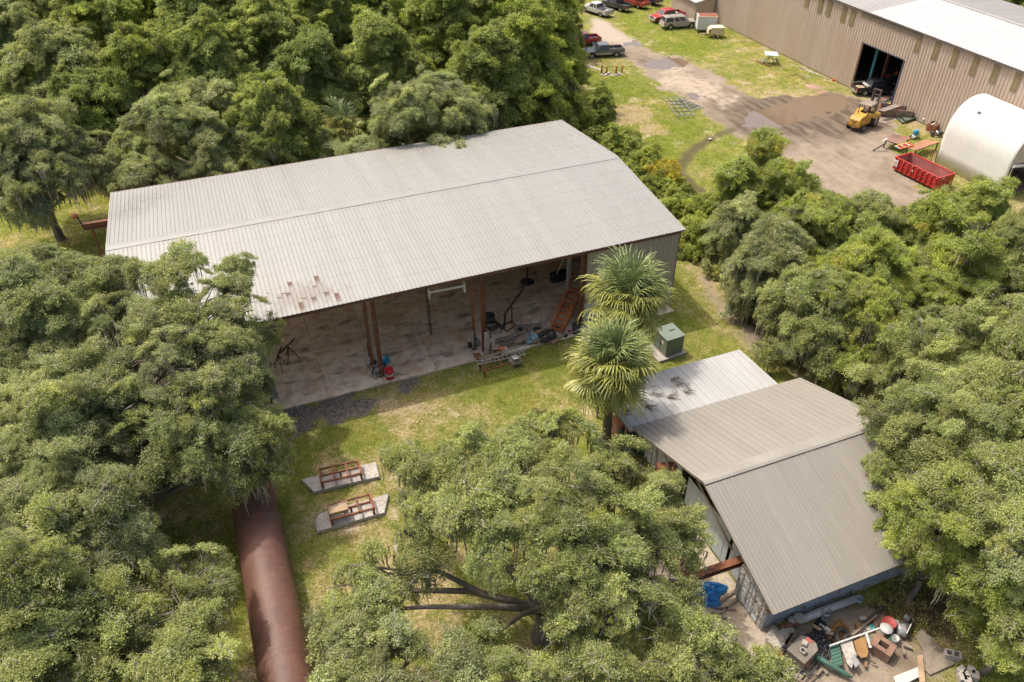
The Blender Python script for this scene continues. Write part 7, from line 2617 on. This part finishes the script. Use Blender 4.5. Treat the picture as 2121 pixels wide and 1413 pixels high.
for i, (lb, px, py, prx, pry, zc, h, col, nm) in enumerate(WD):
    ptree(lb, px, py, prx*1.2, pry, zc, h, col=col, name=nm, kind='oak' if nm == 'oak_tree' and py > 220 else 'wood', moss=.18 if i % 2 else .1, zb=2.2, nl=15, rl=2.5, ry=max(4.5, prx*.060), dens=.62 if py > 220 else .52,
          scale=1.0 if py > 220 else 1.15, group='trees of the wood behind the shed', flat=.75, skirt=11)
for i, (px, z) in enumerate(((-40, 9), (130, 10), (290, 10), (460, 10), (600, 10), (730, 10), (860, 10), (980, 10), (1060, 10), (1110, 9))):
    ptree(['tree at the far edge of the wood, %s' % q for q in ('in the top left corner', 'above the silvery tree', 'above the feathery tree', 'above the dense round tree', 'above the broad tree', 'above the lush trees', 'left of the bright one', 'right of the bright one', 'next to the last one', 'nearest the gravel road')][i],
          px, -45+12*(i % 2), 85, 60, z, 14.5, col=('wood', 'bright', 'vine', 'dark')[i % 4], name='wood_tree', kind='wood', zb=2.2, nl=13, rl=2.5, ry=6.5, dens=.6, scale=1.15, group='trees of the wood behind the shed', flat=.75, skirt=9)
# understorey filling the gaps of the wood
for i, (px, py) in enumerate(((120, 300), (260, 240), (345, 215), (480, 190), (590, 180), (700, 210), (740, 95), (470, 75), (850, 95), (980, 95), (250, 95), (600, 130), (330, 60), (905, 150), (1045, 175))):
    g = G(px, py)
    tree('dark bush in the shade of the wood, %s' % ('by the moss-hung oak', 'left of the pale oak', 'behind the pale oak', 'under the dense round tree', 'under the broad tree', 'beside the shed palms', 'under the lush trees', 'between the round trees', 'under the bright tree', 'right of the bright tree',
         'under the feathery tree', 'under the middle trees', 'under the top left trees', 'behind the grey-green oak', 'under the vine-draped tree')[i], g.x, g.y, 5.5, 5.5, .4, 4.5, col='dark', kind='wood', nl=9, rl=2.2, seed=3000+i, dens=.5, name='bush', cat='bush', scale=1.15, flat=.8, r0=.1, group='bushes under the wood')
# beyond the warehouse
for i, (px, py, z) in enumerate(((2085, -30, 6), (2125, -12, 6))):
    ptree(['dark tree beyond the warehouse roof', 'dark tree beyond the warehouse at the picture corner'][i], px, py, 40, 30, z, 9, col='dark', kind='wood', name='wood_tree', nl=8, rl=2, ry=5, group='trees beyond the warehouse')

# --- creeper and shrubs along the right gable of the shed, each bush by itself
SH = [(1195, 255, 1.9, 2.4, 'vine'), (1222, 262, 1.9, 2.4, 'bright'), (1248, 285, 2.2, 2.6, 'vine'), (1280, 312, 2.3, 2.7, 'vine'), (1318, 322, 2.2, 3.0, 'bright'), (1345, 350, 2.4, 3.0, 'vine'), (1322, 362, 2.0, 2.6, 'bright'),
      (1375, 372, 2.2, 2.6, 'yellow'), (1352, 395, 2.0, 2.4, 'vine'), (1395, 400, 1.5, 1.9, 'bright'), (1408, 420, 1.9, 2.1, 'bright'), (1432, 438, 2.0, 2.6, 'vine'), (1440, 478, 2.1, 2.8, 'vine'), (1472, 500, 1.9, 2.4, 'bright'), (1462, 452, 1.6, 2.0, 'vine'),
      (1495, 530, 1.6, 2.0, 'pale'), (1300, 290, 1.4, 1.8, 'bright')]
SL = ['shrub behind the far right corner of the shed roof', 'yellow-green shrub left of the sapling', 'creeper-covered shrub at the foot of the sapling', 'shrub beside the gable below the sapling', 'bushy shrub leaning out towards the bare patch',
      'biggest shrub beside the middle of the gable', 'bright shrub pressed against the gable ridge', 'yellow-leaved shrub next to the curved muddy track', 'shrub against the near half of the gable', 'small bright shrub on the turf edge by the track',
      'low bright shrub at the end of the track', 'shrub in the gap between shed and oak row', 'shrub beside the near right corner of the shed', 'bright shrub at the start of the pine-straw strip', 'small shrub against the pale bush oak', 'greyish shrub on the pine-straw strip',
      'small shrub on the lawn side of the sapling']
for i, ((px, py, r, h, col), lb) in enumerate(zip(SH, SL)):
    c = G(px, py, h*.5)
    tree(lb, c.x, c.y, r*1.25, r*1.25, .3, h, col=col, kind='shrub', nl=8, rl=r*.62, seed=900+i, dens=1.5, name='shrub', cat='shrub', group='shrubs along the shed gable', flat=.8, r0=.06, yellowing=.1)
c = G(1243, 262, 1.5)
tree('upright sapling with drooping leaves at the edge of the lawn', c.x, c.y, 1.5, 1.5, .6, 6.2, col='bright', kind='shrub', nl=9, rl=1.1, seed=991, dens=1.5, name='sapling', cat='young tree', flat=1.2, r0=.09)


# --- palms
def frond_mesh(name, seed, dead=False):
    """costapalmate fan leaf: stalk, then a fan of narrow segments folded along a downcurved rib, tips hanging"""
    rng = random.Random(seed)
    b = MB()
    pl = rng.uniform(.85, 1.15) if not dead else .75
    b.tube([(0, 0, 0), (pl*.5, 0, .10), (pl, 0, .02)], [.028, .02, .014], 4)
    n = 30
    fold = rng.uniform(.15, .5)
    for i in range(n):
        u = i/(n-1)*2-1
        a = u*rad(128)
        if rng.random() < .06:
            continue
        ln = (1.25 if not dead else .95)*(1-.30*abs(u)**1.5)*rng.uniform(.82, 1.1)
        d = Vector((math.cos(a), math.sin(a), -fold*abs(math.sin(a))+.08)).normalized()
        s = Vector((-math.sin(a), math.cos(a), 0))
        o = Vector((pl+.12*(1-abs(u)), 0, -.02))
        w0 = .040
        dr = rng.uniform(.25, .6)*(1 if not dead else 1.3)
        p = [o+d*.03, o+d*ln*.45+Vector((0, 0, .03)), o+d*ln*.72+Vector((jit(rng, .02), jit(rng, .02), -.10*dr)), o+d*ln*.90+Vector((jit(rng, .06), jit(rng, .06), -.55*dr)), o+d*ln*.94+Vector((jit(rng, .1), jit(rng, .1), -1.05*dr))]
        ws = [.010, w0, w0*.75, w0*.4, .004]
        vs = []
        for q, w_ in zip(p, ws):
            vs += [q-s*w_+Vector((0, 0, .016)), q, q+s*w_+Vector((0, 0, .016))]
        fs = []
        for k in range(4):
            for j in range(2):
                fs.append((k*3+j, k*3+j+1, k*3+j+4, k*3+j+3))
        b.add(vs, fs)
    return b


def frond_mat(name, c0, c1):
    m, t, b = mk(name)
    r = t.n('ObjectInfo').outputs['Random']
    p = t.n('NewGeometry').outputs['Position']
    c = t.mix(r, c0, c1)
    c = t.mix(t.math('MULTIPLY', t.noise(p, 3, 3), .5), c, [x*1.35 for x in c1])
    t.link(c, b.inputs['Base Color'])
    b.inputs['Roughness'].default_value = .42
    tr = t.n('BsdfTranslucent')
    t.link(c, tr.inputs[0])
    mx = t.n('MixShader')
    mx.inputs[0].default_value = .2
    t.link(b.outputs[0], mx.inputs[1])
    t.link(tr.outputs[0], mx.inputs[2])
    t.link(mx.outputs[0], t.N['Material Output'].inputs[0])
    return m


FRM = [frond_mat('palm_frond', (.165, .20, .05), (.34, .33, .075)), frond_mat('palm_frond_young', (.16, .215, .085), (.23, .27, .09)), frond_mat('palm_frond_dry', (.26, .19, .11), (.40, .31, .20))]
FRO = [[frond_mesh('frond', 1+9*k).build('frond', FRM[0], link=False) for k in range(4)], [frond_mesh('frond', 2+9*k).build('frond', FRM[1], link=False) for k in range(2)], [frond_mesh('frond', 3+9*k, True).build('frond', FRM[2], link=False) for k in range(3)]]


def palm(label, x, y, h, s=1.0, nf=74, ndry=40, seed=0, lean=(0, 0)):
    rng = random.Random(seed)
    root = thing('cabbage_palm', label, 'palm tree', (x, y, 0), 0, 'cabbage palms')
    top = Vector((lean[0], lean[1], h))
    tb = MB()
    pts = [Vector((lean[0]*u*u, lean[1]*u*u, h*u)) for u in (0, .15, .3, .45, .6, .75, .9, 1)]
    tb.tube([Vector((0, 0, -.2))]+pts, [.30*s, .27*s, .23*s, .22*s, .215*s, .21*s, .22*s, .25*s, .2*s], 12)
    tr = tb.build('trunk', MATS['palm_bark'], root)
    for k in range(nf+ndry):
        dry = k >= nf
        if dry:
            el = rad(rng.uniform(-82, -30))
            src = rng.choice(FRO[2])
        else:
            u = k/nf
            el = rad(78-132*u+rng.uniform(-16, 16))
            src = rng.choice(FRO[1] if u < .2 else FRO[0])
        az = k*2.39996+rng.uniform(-.45, .45)
        f = src.copy()
        f.name = 'dry_frond' if dry else 'frond'
        C.objects.link(f)
        f.parent = root
        f.location = top+Vector((math.cos(az)*.12, math.sin(az)*.12, -.5*(k/(nf+ndry))))
        f.rotation_euler = (rng.uniform(-.6, .6), -el, az)
        q = s*rng.uniform(.72, 1.18)*(1.0 if not dry else .95)
        f.scale = (q, q, q)
    # flower stalks gone to seed
    for k in range(5):
        az = rng.uniform(0, 6.28)
        b = MB()
        b.tube([top, top+Vector((math.cos(az)*.9, math.sin(az)*.9, .55))*s, top+Vector((math.cos(az)*1.9, math.sin(az)*1.9, -.2))*s], [.03, .02, .01], 4)
        for j in range(26):
            u = rng.uniform(.4, 1)
            p = top+Vector((math.cos(az)*1.9*u, math.sin(az)*1.9*u, .75*math.sin(u*2.4)))*s
            b.tube([p, p+Vector((jit(rng, .3), jit(rng, .3), -rng.uniform(.1, .4)))], [.012, .004], 3, cap=False)
        b.build('seed_stalk', FRM[2], root)
    return root


g = G(1254, 922)
palm('cabbage palm with its whole dark trunk showing, beside the lean-to roof', g.x, g.y, 7.0, 1.32, seed=3, lean=(-.05, .1))
c = G(1303, 615, 7.3)
palm('cabbage palm in front of the tan end wall of the open shed', c.x, c.y, 7.3, 1.36, seed=8)
c = G(712, 262, 6.2)
palm('cabbage palm with a skirt of dry fronds behind the far eave of the shed', c.x, c.y, 6.2, 1.15, seed=5, nf=40, ndry=30)
c = G(645, 305, 4.6)
palm('low cabbage palm in the shade behind the far eave', c.x, c.y, 4.4, 1.05, seed=6, nf=36, ndry=14)
c = G(225, 300, 1.2)
palm('short fan palm at the edge of the wood beyond the moss-hung oak', c.x, c.y, 1.4, 1.0, seed=9, nf=26, ndry=6)


# --- grass: tufts standing in the turf near the camera and across the yard
def tuft_mesh(name, seed, n=46, R=.34, h=.055):
    rng = np.random.default_rng(seed)
    v, f, lt = [], [], []
    for k in range(n):
        a, r = rng.uniform(0, 6.28), R*math.sqrt(rng.uniform())
        x, y = r*math.cos(a), r*math.sin(a)
        hh = h*rng.uniform(.5, 1.5)
        b_, l = rng.uniform(0, 6.28), rng.uniform(.2, .9)*hh
        w_ = rng.uniform(.012, .026)
        cx, cy = math.cos(b_), math.sin(b_)
        o = len(v)
        v += [(x-cy*w_, y+cx*w_, 0), (x+cy*w_, y-cx*w_, 0), (x+cx*l*.4+cy*w_*.7, y+cy*l*.4-cx*w_*.7, hh*.7), (x+cx*l, y+cy*l, hh)]
        f += [(o, o+1, o+2), (o, o+2, o+3)]
        lt += [np.clip(rng.normal(.5, .2), 0, 1)]*4
    me = bpy.data.meshes.new(name)
    me.from_pydata(v, [], f)
    me.materials.append(MATS['leaf'])
    at = me.attributes.new('lt', 'FLOAT_COLOR', 'POINT')
    lt = np.array(lt)
    at.data.foreach_set('color', np.stack([lt, lt, lt*0, lt*0+1], 1).astype(np.float32).ravel())
    return bpy.data.objects.new(name, me)


SG['grass'] = scatter_group('grass_tufts', [tuft_mesh('grass_tuft', 200+i) for i in range(5)])


def grass(poly, n, seed, s0, s1, label):
    rng = np.random.default_rng(seed)
    w_ = np.array(W(*poly))
    lo, hi = w_.min(0), w_.max(0)
    x, y = rng.uniform(lo[0], hi[0], n), rng.uniform(lo[1], hi[1], n)
    dirt, road, chalk, dry, lit, grav, mud, bare = attrs(x, y)
    pt = fbm(x*.8, y*.8, 91)
    inside = (sd_poly(x, y, [tuple(q) for q in w_]) < 0) & (dirt < .5+.3*pt) & (road < .4) & (grav < .6) & (rng.uniform(size=n) > lit*.8) & (rng.uniform(size=n) > dry*.75+.05+.3*pt) & (bare < .7) & (mud < .35)
    inside &= ~((x > .2) & (x < 40.9) & (y > -.5) & (y < 22.7)) & ~((x > 29.6) & (x < 42.2) & (y < -13.7) & (y > -27.3)) & ~((x > 25.6) & (x < 30) & (y < -19) & (y > -30))
    x, y, dry, pt = x[inside], y[inside], dry[inside], pt[inside]
    k = len(x)
    P = np.stack([x, y, np.full(k, -.02)], 1)
    rot = np.stack([rng.normal(0, .1, k), rng.normal(0, .1, k), rng.uniform(0, 6.28, k)], 1)
    sc = rng.uniform(s0, s1, (k, 1))*np.array([[1, 1, 1.0]])*(1+.35*pt[:, None])
    mx = np.clip(dry+.6*pt+rng.normal(0, .2, k), 0, 1)[:, None]
    tc = np.array([.37, .44, .085])*(1-mx)+np.array([.68, .58, .27])*mx
    tc = tc*rng.uniform(.8, 1.2, (k, 1))
    o = scatter('grass', 'grass', P, rot, sc, tc, None, seed)
    return o


grass([(430, 880), (600, 840), (1170, 700), (1440, 560), (1640, 760), (1420, 1000), (1480, 1413), (520, 1413), (440, 1100)], 17000, 401, .6, 1.25, '')
grass([(0, 380), (230, 330), (230, 520), (520, 1000), (540, 1413), (0, 1413)], 14000, 402, .7, 1.4, '')
grass([(1190, 60), (1420, 0), (1500, 60), (1780, 200), (1990, 330), (1960, 480), (1560, 420), (1400, 480), (1190, 260)], 16000, 403, 1.0, 1.9, '')
grass([(1560, 1240), (2121, 1100), (2121, 1413), (1500, 1413)], 7000, 404, .6, 1.3, '')
